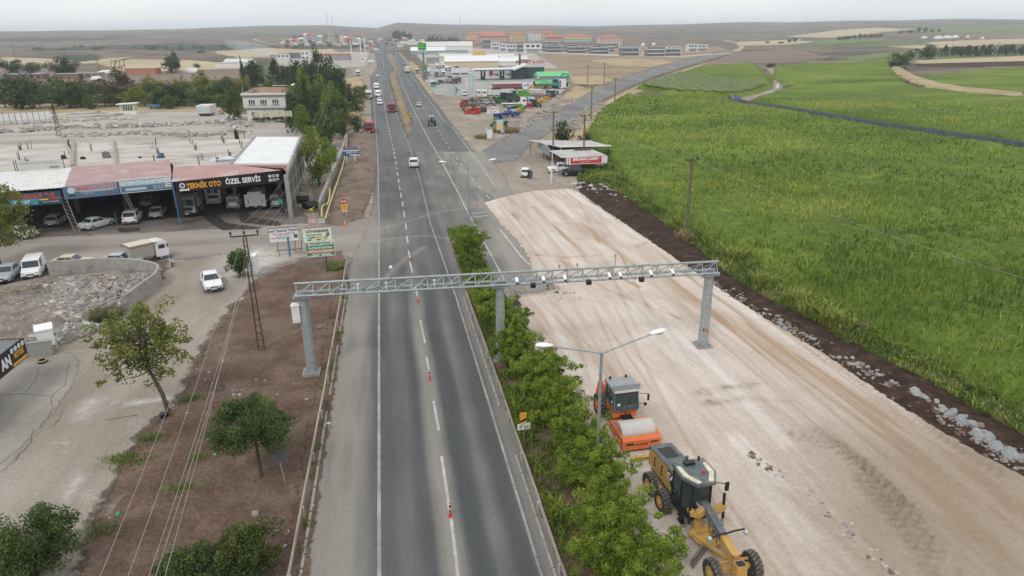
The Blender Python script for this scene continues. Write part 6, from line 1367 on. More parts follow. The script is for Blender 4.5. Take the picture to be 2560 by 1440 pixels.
# the old lettered panel standing on the left roof
q = gp(103, 425, 6.3); s = thing('roof_sign', 'faded white sign panel standing on the roof above the white canopy', 'sign', (*q, 6.2), .1)
b = put('board', MB().box((0, 0, .75), (5.4, .12, 1.3)), C_('faded_white', (.50, .51, .48)), s); text('KANARYA OTO KARDEŞLER', .5, C_('faded_grey', (.34, .35, .33)), b, (-.1, -.07, 1.1), bold=.01, sx=.72); put('panel_print', MB().box((1.7, -.065, .45), (1.2, .01, .25)), C_('faded_grey2', (.22, .23, .22)), b)
for x in (-2.8, 2.9): put('frame', MB().bar((x, 0, 0), (x, 0, 1.6), .08).bar((x - .25, 0, 0), (x - .25, 0, 1.5), .08), FR, s)
# white hoarding behind the roof
a = Vector(gp(-20, 364)); b = Vector(gp(168, 352)); s = thing('hoarding', 'row of white panels fencing the back of the left workshop roof', 'fence', (a.x, a.y, 5.2), math.atan2((b - a).y, (b - a).x)); L = (b - a).length * .86
for i in range(11): put('panel', MB().box((i * L / 11 + L / 22, 0, 1.0), (L / 11 - .12, .06, 1.6)), WHITE, s); put('post', MB().box((i * L / 11, .03, .7), (.1, .1, 2.4)), DGREY, s)
a = Vector(gp(645, 350)); b = Vector(gp(748, 346)); s = thing('hoarding', 'short cream slatted screen behind the white workshop roof', 'fence', (a.x, a.y, 5.0), math.atan2((b - a).y, (b - a).x)); L = (b - a).length * .9
for i in range(12): put('panel', MB().box((i * L / 12 + L / 24, 0, .9), (L / 12 - .1, .06, 1.3)), M('cream_panel', (.52, .48, .38), .6), s)

# ------------------------------------------------------------------ cream two-storey house
CREAM = M('cream_render', (0.66, 0.635, 0.59), 0.85, var=0.06, scale=0.8, dirt=(0.45, 0.42, 0.37), dscale=0.6); BAND = M('grey_band', (0.22, 0.215, 0.21), 0.8); PINKW = M('pink_brickwork', (0.45, 0.31, 0.25), 0.9, var=.15)
a = Vector(gp(616, 303)); s = thing('house', 'cream two-storey house with grey bands and an unfinished roof terrace', 'house', (a.x, a.y, 0), -.10); Wd, Dp = 11.6, 9.5
put('ground_floor', MB().box((Wd / 2, Dp / 2, 1.65), (Wd - .9, Dp - .4, 3.3)), CREAM, s); put('upper_floor', MB().box((Wd / 2, Dp / 2, 5.25), (Wd + .3, Dp + .3, 3.1)), CREAM, s)
put('band', MB().box((Wd / 2, Dp / 2, 3.5), (Wd + .1, Dp + .1, .55)), BAND, s); put('band', MB().box((Wd / 2, Dp / 2, 6.95), (Wd + .6, Dp + .6, .5)), BAND, s)
rt = MB(); rt.box((Wd / 2, Dp / 2, 7.25), (Wd + .9, Dp + .9, .14))
put('roof', rt, M('roof_screed', (.42, .39, .36), .9), s)
pw = MB()
for c, z in (((Wd / 2, -.35, 7.55), (Wd + .9, .2, .6)), ((-.35, Dp / 2, 7.55), (.2, Dp + .7, .6)), ((Wd + .35, Dp / 2, 7.55), (.2, Dp + .7, .6))): put('parapet', MB().box(c, z), CREAM, s)
put('terrace_wall', MB().box((Wd * .52, Dp + .2, 8.0), (Wd * .9, .22, 1.5)), PINKW, s); put('terrace_wall', MB().box((1.0, Dp * .68, 7.9), (.22, Dp * .6, 1.3)), PINKW, s)
st = put('stair_house', MB().box((Wd - 2.3, Dp - 2.0, 8.2), (3.6, 3.6, 1.8)), PINKW, s); put('stair_roof', MB().box((Wd - 2.3, Dp - 2.1, 9.25), (4.0, 4.1, .16), rx=-.12), DUSTW, st)
def win(par, x, z, w, h, y, n=3):
 g_ = put('window', MB().box((x, y - .02, z), (w, .06, h)), GLASSB, par); put('sill', MB().box((x, y - .08, z - h / 2 - .06), (w + .3, .16, .1)), CREAM, g_)
 for i in range(n + 1): put('frame', MB().box((x - w / 2 + i * w / n, y - .06, z), (.1, .06, h + .1)), WHITEP, g_)
 put('frame', MB().box((x, y - .063, z - h * .28), (w, .06, .08)), WHITEP, g_)
for x in (2.3, 5.6, 9.0): win(s, x, 5.2, 1.9, 1.5, -.15)
win(s, 2.6, 1.9, 1.8, 1.3, .2); win(s, 9.2, 1.9, 2.1, 1.3, .2)
d = put('door', MB().box((6.4, .18, 1.15), (1.1, .06, 2.3)), BLACK, s); put('door_window', MB().box((5.2, .18, 1.5), (1.0, .06, 1.3)), GLASSB, s); put('handle', MB().box((6.0, .12, 1.1), (.08, .08, .2)), STEEL, d)
for y in (2.2, 5.5, 8.0): put('window', MB().box((Wd + .16, y, 5.2), (.06, .7, 1.5)), GLASSB, s)
for x, h in ((.2, 2.4),): put('antenna', MB().cyl((x, 0, 7.2), (x, 0, 7.2 + h), .05), WHITE, s)
put('solar_tank', MB().cyl((Wd + .2, Dp, 9.2), (Wd + 1.3, Dp, 9.6), .25), WHITEP, s)
for i, (x, y) in enumerate([(640, 306), (658, 307), (688, 306), (704, 305)]): plant('low', x, y, 26, 14, ('low shrub left of the cream house door', 'clipped shrub beside the cream house door', 'shrub right of the cream house door', 'shrub at the right corner of the cream house')[i])

# tilted kiosk
q = gp(305, 287); s = thing('kiosk', 'small yellow kiosk with a white roof, tilted on its white base', 'kiosk', q, .02)
put('base', MB().box((2.0, 1.2, .55), (4.9, 3.0, 1.1)), WHITE, s); k_ = put('walls', MB().box((2.0, 1.2, 2.1), (4.1, 2.6, 2.2), taper=1.12), M('pale_yellow_render', (.55, .53, .33), .8), s)
put('roof', MB().box((2.0, 1.1, 3.35), (6.0, 3.9, .25), ry=-.04), WHITE, s); w_ = put('window', MB().box((2.1, -.2, 2.15), (3.0, .08, 1.5)), GLASSB, s)
for i in range(5): put('frame', MB().box((.65 + i * .72, -.26, 2.15), (.1, .06, 1.6)), WHITEP, w_)
put('frame', MB().box((2.1, -.26, 2.45), (3.0, .06, .08)), WHITEP, w_)
# blue skip, white box trailer
s = thing('trailer', 'low blue trailer in front of the bush row', 'trailer', gp(388, 272), .03)
put('body', MB().box((0, 0, 1.0), (3.6, 1.9, .8)), M('blue_trailer_paint', (.05, .19, .36), .5, var=.2), s); put('rim', MB().box((0, -.97, 1.35), (3.8, .06, .12)), M('blue_light', (.15, .35, .5)), s)
for x in (-1, 1): put('wheel', MB().cyl((x, -.8, .35), (x, -1.0, .35), .35, n=12), RUBBER, s)
s = thing('trailer', 'tall grey-white box trailer standing in the yard left of the cream house', 'trailer', gp(516, 289), -.1)
put('box', MB().box((0, 1.0, 2.0), (4.2, 6.0, 2.4)), DUSTW, s); put('tailgate', MB().box((0, -2.02, 1.8), (4.0, .05, 1.9)), M('trailer_grey', (.50, .53, .53)), s); put('chassis', MB().box((0, .8, .6), (3.4, 5.0, .4)), BLACK, s)
for x in (-1.3, 1.3): put('wheel', MB().cyl((x, -1.2, .42), (x + .3, -1.2, .42), .42, n=12), RUBBER, s)
# demolished foundation kerbs and rubble strips in the yard
for i, (x0, y0, x1, y1) in enumerate([(0, 303, 250, 283), (250, 283, 300, 288), (120, 296, 290, 290), (0, 343, 600, 300)]):
 a = gp(x0, y0); b = gp(x1, y1)
 if i < 3: o_ = put('foundation_slab', MB().bar((*a, .3), (*b, .3), 4.0 if i == 0 else 3.0, .7), SLAB); tag(o_, ('long pale foundation slab at the left edge of the demolished yard', 'short foundation slab left of the tilted kiosk', 'middle foundation slab in the demolished yard')[i], 'foundation')
def rubble(name, label, spots, n, s0, s1, cols, seed, hfun=None):
 R = np.random.RandomState(seed);
 for ci, col in enumerate(cols):
  m = MB()
  for k in range(n // len(cols)):
   x, y = spots(R); s_ = R.uniform(s0, s1) ** 1.0 * (1 if R.rand() < .85 else 1.7); z = (hfun(x, y) if hfun else 0) + s_ * .12
   m.box((x, y, z), (s_ * R.uniform(.6, 1.3), s_ * R.uniform(.4, 1.0), s_ * R.uniform(.18, .5)), rz=R.uniform(0, 3.1), ry=R.uniform(-.5, .5), rx=R.uniform(-.5, .5), taper=R.uniform(.5, 1))
  tag(put(name, m, col), label, None, None, 'stuff')
def strip(pts, w):
 P = [gp(*p) for p in pts]
 def f(R):
  i = R.randint(0, len(P) - 1); t_ = R.rand(); a, b = P[i], P[i + 1]
  return a[0] + (b[0] - a[0]) * t_ + R.normal() * w, a[1] + (b[1] - a[1]) * t_ + R.normal() * w
 return f
RC1 = M('rubble_pale', (.48, .45, .41), .9, var=.15); RC2 = M('rubble_grey', (.27, .25, .235), .9, var=.2); RC3 = M('rubble_pink', (.30, .245, .215), .9, var=.2); RC4 = M('torn_asphalt', (.055, .055, .058), .9, var=.3); RC5 = M('rubble_stone', (.29, .285, .275), .9, var=.18)
rubble('rubble', 'broken concrete scattered in lines across the demolished yard', strip([(0, 330), (100, 325), (220, 318), (340, 316), (450, 312), (560, 306), (610, 318)], 1.3), 1500, .35, 1.3, [RC1, RC2, RC2], 1)
rubble('rubble', 'second line of broken concrete nearer the workshop roof', strip([(170, 340), (260, 338), (360, 333), (480, 340), (620, 330)], 1.2), 900, .3, 1.1, [RC2, RC1, RC3], 2)
rubble('rubble', 'rubble along the foundation slabs at the far left', strip([(0, 312), (140, 306), (280, 298), (330, 300)], .8), 400, .3, .9, [RC2, RC1], 3)
moundp = [gp(*p) for p in [(60, 745), (140, 700), (395, 684), (390, 702), (320, 765), (235, 832), (150, 858), (20, 862)]]
def in_mound(R):
 A = np.array(moundp)
 while True:
  x, y = R.uniform(A[:, 0].min(), A[:, 0].max()), R.uniform(A[:, 1].min(), A[:, 1].max())
  if poly_sd(np.array([x]), np.array([y]), moundp)[0] > .1: return x, y
def mh(x, y): s_ = float(poly_sd(np.array([x]), np.array([y]), moundp)[0]); return min(1, max(0, s_) / 3.5) * 1.05
rubble('rubble', 'heap of broken concrete and bricks inside the curved wall', in_mound, 5200, .10, .5, [RC1, RC2, RC2, RC3, RC5], 4, mh)
rubble('rubble', 'heap of torn black asphalt slabs behind the middle gantry column', strip([(1262, 735), (1268, 790), (1290, 840)], .5), 260, .3, 1.0, [RC4, RC4, RC2], 5, lambda x, y: .25)
rubble('rubble', 'asphalt lumps scattered along the torn edge on the site', strip([(1270, 740), (1380, 725), (1415, 745)], .6), 120, .15, .5, [RC4, RC2], 6)
rubble('rubble', 'pale stones on the bank of the side road below the machinery yard', strip([(1265, 335), (1330, 300), (1400, 268), (1430, 248)], 1.6), 420, .4, 1.3, [RC5, M('tan_stone', (.40, .32, .24), .9), RC2], 7)
rubble('rubble', 'stones on the field side of the side road', strip([(1400, 330), (1440, 305), (1490, 275), (1500, 262)], 1.8), 260, .4, 1.4, [RC5, RC2, M('tan_stone', (.40, .32, .24), .9)], 8)
rubble('rubble', 'litter and stones around the open sheds', strip([(1430, 462), (1480, 470), (1540, 480), (1560, 495)], 1.4), 220, .2, .7, [RC5, RC1], 9)
rubble('gravel', 'stones and clods scattered over the brown soil', (lambda R: (R.uniform(-16, -5.6), R.uniform(18, 68))), 900, .04, .18, [RC5, RC1, RC3], 10)
rubble('gravel', 'clods and stones on the rolled limestone', (lambda R: (R.uniform(16, 33) , R.uniform(18, 50))), 500, .04, .16, [RC2, RC3, RC1], 11)
rubble('gravel', 'ridge of clods pushed up beside the grader track', strip([(1880, 1140), (1930, 1180), (2010, 1230), (2090, 1310), (2180, 1400), (2230, 1440)], .28), 420, .08, .34, [RC2, M('clod_brown', (.17, .12, .09), .95), RC1], 12)
rubble('gravel', 'white specks of limestone spilled on the highway', (lambda R: (R.choice([-1.2, -.7, .25, .75]) + R.normal() * .3, R.uniform(16, 75))), 800, .015, .05, [RC1], 13)
rubble('rubble', 'small stones between the big boulders along the ditch', strip([(1740, 675), (1800, 715), (1960, 815), (2150, 925), (2330, 1025), (2480, 1120), (2560, 1165)], .45), 1000, .08, .30, [RC3, RC5, RC2, M('clod_brown', (.17, .12, .09), .95)], 14, lambda x, y: .12)
# boulders along the ditch: each its own
R9 = np.random.RandomState(9); path = [gp(*p) for p in [(2560, 1160), (2490, 1118), (2420, 1068), (2350, 1022), (2280, 985), (2200, 945), (2120, 900), (2060, 868), (1990, 830), (1900, 775)]]
bms = []
for k in range(6):
 m = MB().ball((0, 0, 0), (.5, .38, .3), 8, 5, .16, random.Random(k + 5)).mesh('boulder'); m.materials.append(M(('boulder_pale', 'boulder_blue_grey', 'boulder_brown')[k % 3], ((.33, .33, .32), (.26, .28, .29), (.22, .17, .14))[k % 3], .9, var=.2, bump=.5, bscale=8, dirt=(.30, .26, .22), dscale=4)); bms.append(m)
for i in range(100):
 u = (i / 100) ** 1.4 * (len(path) - 1.001); a = path[int(u)]; b = path[int(u) + 1]; f_ = u - int(u)
 x = a[0] + (b[0] - a[0]) * f_ + R9.normal() * .28; y = a[1] + (b[1] - a[1]) * f_ + R9.normal() * .25
 o_ = put('boulder', bms[R9.choice([0, 1, 3, 4, 2, 5], p=[.25, .25, .2, .2, .05, .05])], None, loc=(x, y, .12 + R9.rand() * .12)); s_ = R9.uniform(.35, 1.05) * (1.0 if y < 36 else .55); o_.scale = (s_, s_ * R9.uniform(.8, 1.2), s_); o_.rotation_euler = (R9.uniform(-.5, .5), R9.uniform(-.5, .5), R9.uniform(0, 6))
 tag(o_, 'grey boulder in the line of stones between the limestone and the dark ditch', 'boulder', 'boulders along the ditch')

# ------------------------------------------------------------------ open sheds by the field
ZINC = M('old_zinc_sheet', (.47, .47, .46), .5, .2, var=.15, scale=1.0, dirt=(.33, .22, .16), dscale=.5)
q = gp(1400, 470 - 20); s = thing('open_shed', 'open shed with a flat sheet roof and a red banner across its front', 'shed', gp(1392, 437), .02)
put('slab', MB().box((4.4, 2.4, .08), (9.6, 5.4, .2)), M('shed_slab', (.36, .33, .30), .9), s)
put('roof', corr((.9, -.2, 2.95), (9.2, 0, 3.0), (8.3, 6.6, 3.2), (.2, 6.6, 3.2), 40, .04), ZINC, s)
put('roof_patch', MB().box((6.4, 6.0, 3.3), (3.2, 1.4, .05)), RUST, s)
b = put('banner', MB().box((5.3, -.3, 2.35), (7.6, .08, 1.25)), C_('banner_white', (.72, .70, .70)), s); put('banner_red', MB().box((5.2, -.345, 2.4), (5.7, .02, 1.1)), C_('banner_red', (.58, .045, .06)), b)
text('ŞIRDANCI AHMET', .62, WHI, b, (5.15, -.37, 2.6), bold=.05, sx=.95); text('0544 374 44 21', .3, C_('banner_orange', (.8, .5, .3)), b, (5.1, -.37, 2.1), bold=.03)
for x, y in ((.4, 0), (1.6, -.3), (2.0, -.3), (9.1, -.2), (8.6, -.2), (.2, 6.2), (8.4, 6.2)): put('post', MB().box((x, y, 1.5), (.09, .09, 3.0)), RUST, s)
put('side_wall', MB().box((8.3, 1.5, 1.2), (1.8, .06, 2.3)), ZINC, s); put('back_wall', MB().box((4.8, 5.6, 1.0), (7.5, .1, 1.9)), M('shed_back', (.18, .15, .13), .9), s)
s = thing('open_shed', 'older open shed with ragged sheet roofing behind the banner shed', 'shed', gp(1362, 408), .02)
put('roof', corr((2.8, -1.0, 3.0), (13.0, -.3, 2.8), (11.5, 7.2, 2.8), (-1.2, 9.5, 3.1), 54, .04), ZINC, s); put('roof_edge', MB().box((7.8, -.4, 3.0), (10.2, 1.6, .08), ry=.02), M('pale_zinc', (.60, .59, .56), .6, var=.1, dirt=(.42, .33, .26), dscale=.7), s)
put('side_wall', MB().prism([(-.9, 1.2), (9.0, 1.6), (9.0, 3.0), (-.9, 2.9)], 'x', .8, .86), M('zinc_wall', (.30, .33, .36), .6, .2), s)
for x, y in ((2.9, -.8), (12.6, -.3), (-.8, 9), (5.0, 6.5), (1.0, 5)): put('post', MB().box((x, y, 1.45), (.1, .1, 2.9)), WHITE if x == 2.9 else RUST, s)
put('rear_screen', MB().box((7, 7.3, 1.4), (9, .08, 2.4)), M('dark_screen', (.07, .065, .06), .9), s)
t_ = thing('marker_pole', 'short white pole standing in front of the banner shed', 'pole', gp(1378, 458)); put('pole', MB().cyl((0, 0, 0), (0, 0, 2.1), .09), WHITE, t_)
t_ = thing('marker_pole', 'tall white pole at the corner between the two open sheds', 'pole', gp(1380, 445)); put('pole', MB().cyl((0, 0, 0), (0, 0, 4.6), .07), WHITE, t_)
# people
def person(label, loc, rz, top, legs, skin=(.35, .22, .16), hair=(.02, .018, .015)):
 t_ = thing('person', label, 'person', loc, rz)
 me = bpy.data.meshes.new('body'); V = [(0, 0, .95), (0, 0, 1.15), (0, .01, 1.38), (0, 0, 1.5), (0, -.01, 1.62), (.19, 0, 1.42), (.27, .02, 1.15), (.25, -.12, .95), (-.19, 0, 1.42), (-.27, .02, 1.15), (-.24, -.14, .97), (.1, 0, .9), (.12, -.03, .5), (.12, .02, .08), (.12, -.13, .04), (-.1, 0, .9), (-.12, .03, .5), (-.13, .06, .08), (-.13, -.09, .04)]
 E = [(0, 1), (1, 2), (2, 3), (3, 4), (2, 5), (5, 6), (6, 7), (2, 8), (8, 9), (9, 10), (0, 11), (11, 12), (12, 13), (13, 14), (0, 15), (15, 16), (16, 17), (17, 18)]
 me.from_pydata(V, E, []); o_ = bpy.data.objects.new('body', me); COL.objects.link(o_); o_.parent = t_
 md = o_.modifiers.new('skin', 'SKIN'); Rr = [.15, .14, .16, .06, .10, .075, .055, .04, .075, .055, .04, .095, .07, .05, .045, .095, .07, .05, .045]
 for i, r in enumerate(Rr): me.skin_vertices[0].data[i].radius = (r, r * .8)
 me.skin_vertices[0].data[0].use_root = True; o_.modifiers.new('sub', 'SUBSURF').render_levels = 1
 me.materials.append(M('cloth_%s' % label[:12].replace(' ', '_'), top, .9))
 put('trousers', MB().cyl((.1, 0, .93), (.12, -.02, .5), .115, .085, 8).cyl((.12, -.02, .5), (.12, .02, .1), .085, .065, 8).cyl((-.1, 0, .93), (-.12, .02, .5), .115, .085, 8).cyl((-.12, .02, .5), (-.13, .06, .1), .085, .065, 8), M('trousers_%s' % label[:12].replace(' ', '_'), legs, .9), t_, smooth=True)
 h = put('head', MB().ball((0, -.01, 1.64), (.085, .1, .12), 10, 7), M('skin', skin, .6), t_, smooth=True); put('hair', MB().ball((0, .02, 1.68), (.092, .1, .1), 10, 6), M('hair', hair, .8), h, smooth=True); put('nose', MB().ball((0, -.11, 1.63), (.015, .02, .02), 6, 4), M('skin', skin, .6), h)
 for sx in (-1, 1): put('hand', MB().ball((sx * .25, -.15, .9), (.035, .03, .06), 6, 4), M('skin', skin, .6), t_)
 return t_
person('person in dark clothes behind the white hatchback near the banner shed', gp(1322, 448), .3, (.02, .02, .022), (.025, .025, .03))
person('person in blue jeans and dark top standing right of the other by the white hatchback', gp(1328, 449), -.4, (.06, .05, .045), (.07, .13, .20))
person('person in blue work clothes beside the white crossover in the workshop bay', gp(293, 562), 2.5, (.04, .10, .17), (.04, .11, .19))
# ------------------------------------------------------------------ heavy wheels with lugs
def big_wheel(par, c, r, w, rimc, lugs=22, side=1, nm='wheel'):
 W_ = put(nm, MB().cyl((c[0] - w / 2, c[1], c[2]), (c[0] + w / 2, c[1], c[2]), r * .93, n=28), RUBBER, par, smooth=True)
 L_ = MB()
 for i in range(lugs):
  for s in (-1, 1):
   a = 2 * math.pi * (i + (.5 if s > 0 else 0)) / lugs; b = a + .16
   p0 = (c[0] + s * w * .02, c[1] + math.cos(a) * r * .96, c[2] + math.sin(a) * r * .96); p1 = (c[0] + s * w * .5, c[1] + math.cos(b) * r * .94, c[2] + math.sin(b) * r * .94)
   L_.bar(p0, p1, .085 * r / .65, .07)
 put('tread', L_, M('dusty_rubber', (.14, .13, .12), .9, var=.3), W_)
 s = side; put('rim', MB().cyl((c[0] + s * (w / 2 - .06), c[1], c[2]), (c[0] + s * (w / 2 + .01), c[1], c[2]), r * .55, r * .5, 18), rimc, W_, smooth=True)
 put('hub', MB().cyl((c[0] + s * w / 2, c[1], c[2]), (c[0] + s * (w / 2 + .08), c[1], c[2]), r * .2, n=12), rimc, W_)
 return W_
CABG = glassm('cab_glass', (0.03, 0.05, 0.05), .1)
LGREY = M('roof_grey', (.25, .28, .30), .5, var=.08, dirt=(.34, .32, .29), dscale=2)

# ------------------------------------------------------------------ road roller
t = thing('road_roller', 'orange single-drum road roller with a grey-roofed cab facing the camera', 'road roller', (13.5, 35.75, .08), .03)
dr = MB().cyl((-1.05, -2.05, .76), (1.05, -2.05, .76), .75, n=40); put('drum', dr, M('drum_steel', (.52, .50, .47), .5, .1, var=.08, dirt=(.52, .48, .44), dscale=1.2, stretch=(1, .3, .3)), t, smooth=True)
for s in (-1, 1):
 put('side_frame', MB().prism([(-3.05, .28), (-3.05, 1.0), (-2.75, 1.06), (-1.2, 1.08), (-.85, .95), (-.85, .55), (-1.6, .42), (-2.6, .38)], 'x', s * 1.08, s * 1.2), ORANGE, t)
 put('drum_hub', MB().cyl((s * 1.02, -2.05, .76), (s * 1.07, -2.05, .76), .34, n=16), BLACK, t)
fb = put('front_beam', MB().prism([(-3.18, .26), (-3.24, .92), (-3.02, 1.12), (-2.92, 1.08), (-2.94, .26)], 'x', -1.2, 1.2), ORANGE, t)
text('HAMM', .2, M('dull_ink', (.10, .06, .05), .6), fb, (0, -3.225, .62), rot=(math.pi / 2, 0, 0), bold=.01, sx=1.3)
put('emblem', MB().prism([(-1.0, .66), (-.45, .60), (-.55, .76), (-.98, .76)], 'y', -3.235, -3.21), BLACK, fb)
put('emblem', MB().prism([(.45, .66), (.98, .68), (1.0, .80), (.58, .76)], 'y', -3.235, -3.21), BLACK, fb)
put('scraper', MB().box((0, -2.95, .38), (2.1, .05, .1)), BLACK, t)
for i in range(22): put('scraper_tooth', MB().box((-1.05 + i * .1, -3.19, .24), (.045, .03, .05)), BLACK, t)
put('rear_beam', MB().box((0, -.98, .8), (2.3, .22, .35)), ORANGE, t)
put('yoke', MB().box((0, -.65, .75), (.7, .7, .5)), BLACK, t); put('hose', MB().tube([(-.2, -.9, .95), (-.1, -.6, 1.2), (.1, -.35, 1.1)], .03).tube([(.2, -.9, .95), (.25, -.6, 1.15), (.3, -.35, 1.05)], .03), BLACK, t)
put('platform', MB().prism([(-.45, .85), (.9, .85), (.9, 1.4), (-.35, 1.4)], 'x', -.78, .78), ORANGE, t); put('bumper', MB().box((0, -.42, 1.42), (1.62, .25, .22)), DGREY, t)
cb = put('cab', MB().prism([(-.55, 1.45), (-.35, 2.64), (.98, 2.64), (1.05, 1.45)], 'x', -.76, .76), CABG, t)
for s in (-1, 1):
 put('cab_post', MB().bar((s * .78, -.57, 1.45), (s * .76, -.36, 2.66), .09), DGREY, cb); put('cab_post', MB().bar((s * .78, 1.06, 1.45), (s * .76, .99, 2.66), .12), DGREY, cb); put('cab_post', MB().bar((s * .78, .35, 1.45), (s * .77, .35, 2.66), .07), DGREY, cb)
 put('door_sill', MB().bar((s * .78, -.55, 1.5), (s * .78, 1.0, 1.5), .1), DGREY, cb)
put('windscreen_frame', MB().box((0, -.5, 1.62), (1.6, .07, .1)), DGREY, cb); put('sticker', MB().box((-.5, -.545, 1.8), (.2, .01, .16)).box((-.79, -.1, 1.8), (.01, .18, .14)), WHITEP, cb); put('wiper', MB().bar((.1, -.53, 1.7), (.35, -.43, 2.2), .03), BLACK, cb)
rf = put('roof', MB().prism([(-.55, 2.66), (-.5, 3.12), (-.2, 2.84), (1.1, 2.84), (1.15, 2.66)], 'x', -.86, .86), LGREY, t); put('roof_lip', MB().box((0, -.53, 2.70), (1.66, .08, .14)), M('roof_lip', (.62, .63, .63), .4), rf)
for x in (-.55, .5): put('work_lamp', MB().cyl((x, 1.0, 2.84), (x, 1.0, 2.98), .08, n=8), BLACK, rf)
put('beacon', MB().cyl((.9, -.15, 2.55), (.9, -.15, 2.9), .1, .09, 10), M('beacon_orange', (.75, .15, .03), .3), t)
put('mirror', MB().tube([(.8, -.4, 2.4), (1.35, -.6, 2.4)], .02).box((1.4, -.6, 2.15), (.1, .12, .42)), BLACK, t); put('mirror', MB().tube([(.8, -.4, 1.7), (1.2, -.55, 1.7)], .02).box((1.25, -.55, 1.65), (.16, .08, .2)), BLACK, t)
put('engine_hood', MB().prism([(.95, .9), (.95, 1.95), (1.2, 2.15), (2.3, 2.05), (2.75, 1.75), (2.95, 1.2), (2.9, .8)], 'x', -.72, .72), ORANGE, t, smooth=True)
put('hood_side', MB().prism([(1.0, .8), (1.0, 1.3), (2.6, 1.4), (2.8, .8)], 'x', -.86, .86), ORANGE, t); put('exhaust', MB().cyl((.3, 1.3, 2.1), (.3, 1.3, 2.6), .06), BLACK, t)
for s in (-1, 1): big_wheel(t, (s * .92, 1.45, .76), .76, .58, ORANGE, 18, s)
put('step', MB().box((-.95, .1, .8), (.3, .5, .06)).box((-.95, .1, 1.1), (.3, .5, .06)), BLACK, t)

# ------------------------------------------------------------------ motor grader
t = thing('motor_grader', 'yellow motor grader with a dark cab and long arched front frame facing the camera', 'grader', (13.85, 26.0, .06), math.radians(3.2)); t.scale = (.96, .96, .96)
YEL2 = YELLOW; CREAMY = M('cream_chevron', (.62, .60, .46), .5, dirt=(.4, .37, .3), dscale=3)
for s in (-1, 1):
 for y in (1.45, 3.0): big_wheel(t, (s * 1.05, y, .68), .68, .40, YELLOW, 20, s)
 put('tandem_case', MB().box((s * .78, 2.22, .72), (.16, 2.3, .42)), YELLOW, t)
 big_wheel(t, (s * 1.03, -3.9, .68), .68, .38, YELLOW, 20, s)
put('rear_frame', MB().box((0, 2.2, 1.0), (1.0, 3.8, .5)), DGREY, t)
en = put('engine_cover', MB().prism([(.95, 1.15), (1.0, 2.42), (1.4, 2.5), (4.15, 2.25), (4.3, 1.9), (4.3, 1.15)], 'x', -.62, .62), YELLOW, t)
put('hood_top', MB().prism([(.95, 2.44), (1.4, 2.54), (4.2, 2.28), (4.3, 2.0), (4.33, 2.28), (4.15, 2.36), (1.4, 2.62), (.95, 2.54)], 'x', -.66, .66), DGREY, en); put('vent', MB().box((0, 3.2, 2.45), (.8, 1.1, .05), rx=-.085), BLACK, en)
put('side_panel', MB().prism([(1.0, 1.5), (1.0, 2.4), (2.0, 2.35), (1.5, 1.55)], 'x', -.635, -.622), BLACK, en)
text('CAT', .5, WHI, en, (-.645, 1.42, 2.05), rot=(math.pi / 2, 0, -math.pi / 2), bold=.03)
for y in (2.5, 3.35): put('handle', MB().tube([(-.64, y, 1.6), (-.72, y, 1.6), (-.72, y, 2.15), (-.64, y, 2.15)], .025), BLACK, en)
put('exhaust', MB().cyl((.3, 1.7, 2.55), (.3, 1.7, 3.15), .085, n=10), DGREY, en); put('air_intake', MB().cyl((-.05, 1.35, 2.6), (-.05, 1.35, 2.95), .11, n=10), BLACK, en)
put('ripper', MB().box((-.1, 4.55, 1.15), (.25, .6, .7)).box((-.75, 4.75, 1.2), (1.5, .22, .24)).box((.6, 4.75, 1.2), (1.0, .22, .24)), YELLOW, t)
for x in (-1.4, 0, 1.0): put('ripper_shank', MB().box((x, 4.8, .8), (.12, .2, .8)), BLACK, t)
cab_ = put('cab', MB().prism([(-.52, -.55), (.52, -.55), (.78, .1), (.78, 1.0), (-.78, 1.0), (-.78, .1)], 'z', 1.35, 3.15), CABG, t)
cab_.data.transform(Matrix.Translation((0, 0, 0)))
for x, y in ((-.52, -.56), (.52, -.56), (.79, .1), (-.79, .1), (.79, 1.0), (-.79, 1.0)): put('cab_post', MB().bar((x, y, 1.3), (x * .98, y, 3.2), .08), BLACK, cab_)
put('cab_floor', MB().prism([(-.58, -.7), (.58, -.7), (.84, .1), (.84, 1.05), (-.84, 1.05), (-.84, .1)], 'z', 1.0, 1.4), BLACK, t)
put('seat', MB().box((0, .3, 1.9), (.5, .5, .5)).box((0, .5, 2.4), (.45, .15, .6)), BLACK, cab_); put('steering_wheel', MB().cyl((0, -.2, 2.1), (0, -.24, 2.15), .2, n=12), BLACK, cab_)
rf = put('cab_roof', MB().prism([(-.5, -.95), (.5, -.95), (.95, -.15), (.9, 1.1), (-.9, 1.1), (-.95, -.15)], 'z', 3.18, 3.36), DGREY, t)
put('chevron', MB().prism([(-.42, -.88), (-.18, -.80), (-.55, -.15), (-.62, .65), (-.82, .75), (-.85, -.12)], 'z', 3.36, 3.375), CREAMY, rf); put('chevron', MB().prism([(.42, -.88), (.85, -.12), (.82, .75), (.62, .65), (.55, -.15), (.18, -.80)], 'z', 3.36, 3.375), CREAMY, rf)
put('roof_box', MB().box((-.1, .75, 3.45), (.55, .3, .16)), BLACK, rf); put('beacon', MB().cyl((.28, -.1, 3.37), (.28, -.1, 3.5), .08, n=10), REDP, rf); put('beacon', MB().cyl((.55, .95, 3.37), (.55, .95, 3.6), .06), BLACK, rf)
put('work_lamp', MB().ball((-.55, -.75, 3.12), (.1, .07, .08), 8, 5), BLACK, rf); put('work_lamp', MB().ball((.55, -.75, 3.12), (.1, .07, .08), 8, 5), BLACK, rf)
for s in (-1, 1): put('mirror', MB().tube([(s * .8, -.1, 2.7), (s * 1.35, -.45, 2.75)], .025).box((s * 1.45, -.5, 2.6), (.2, .08, .5)), BLACK, t)
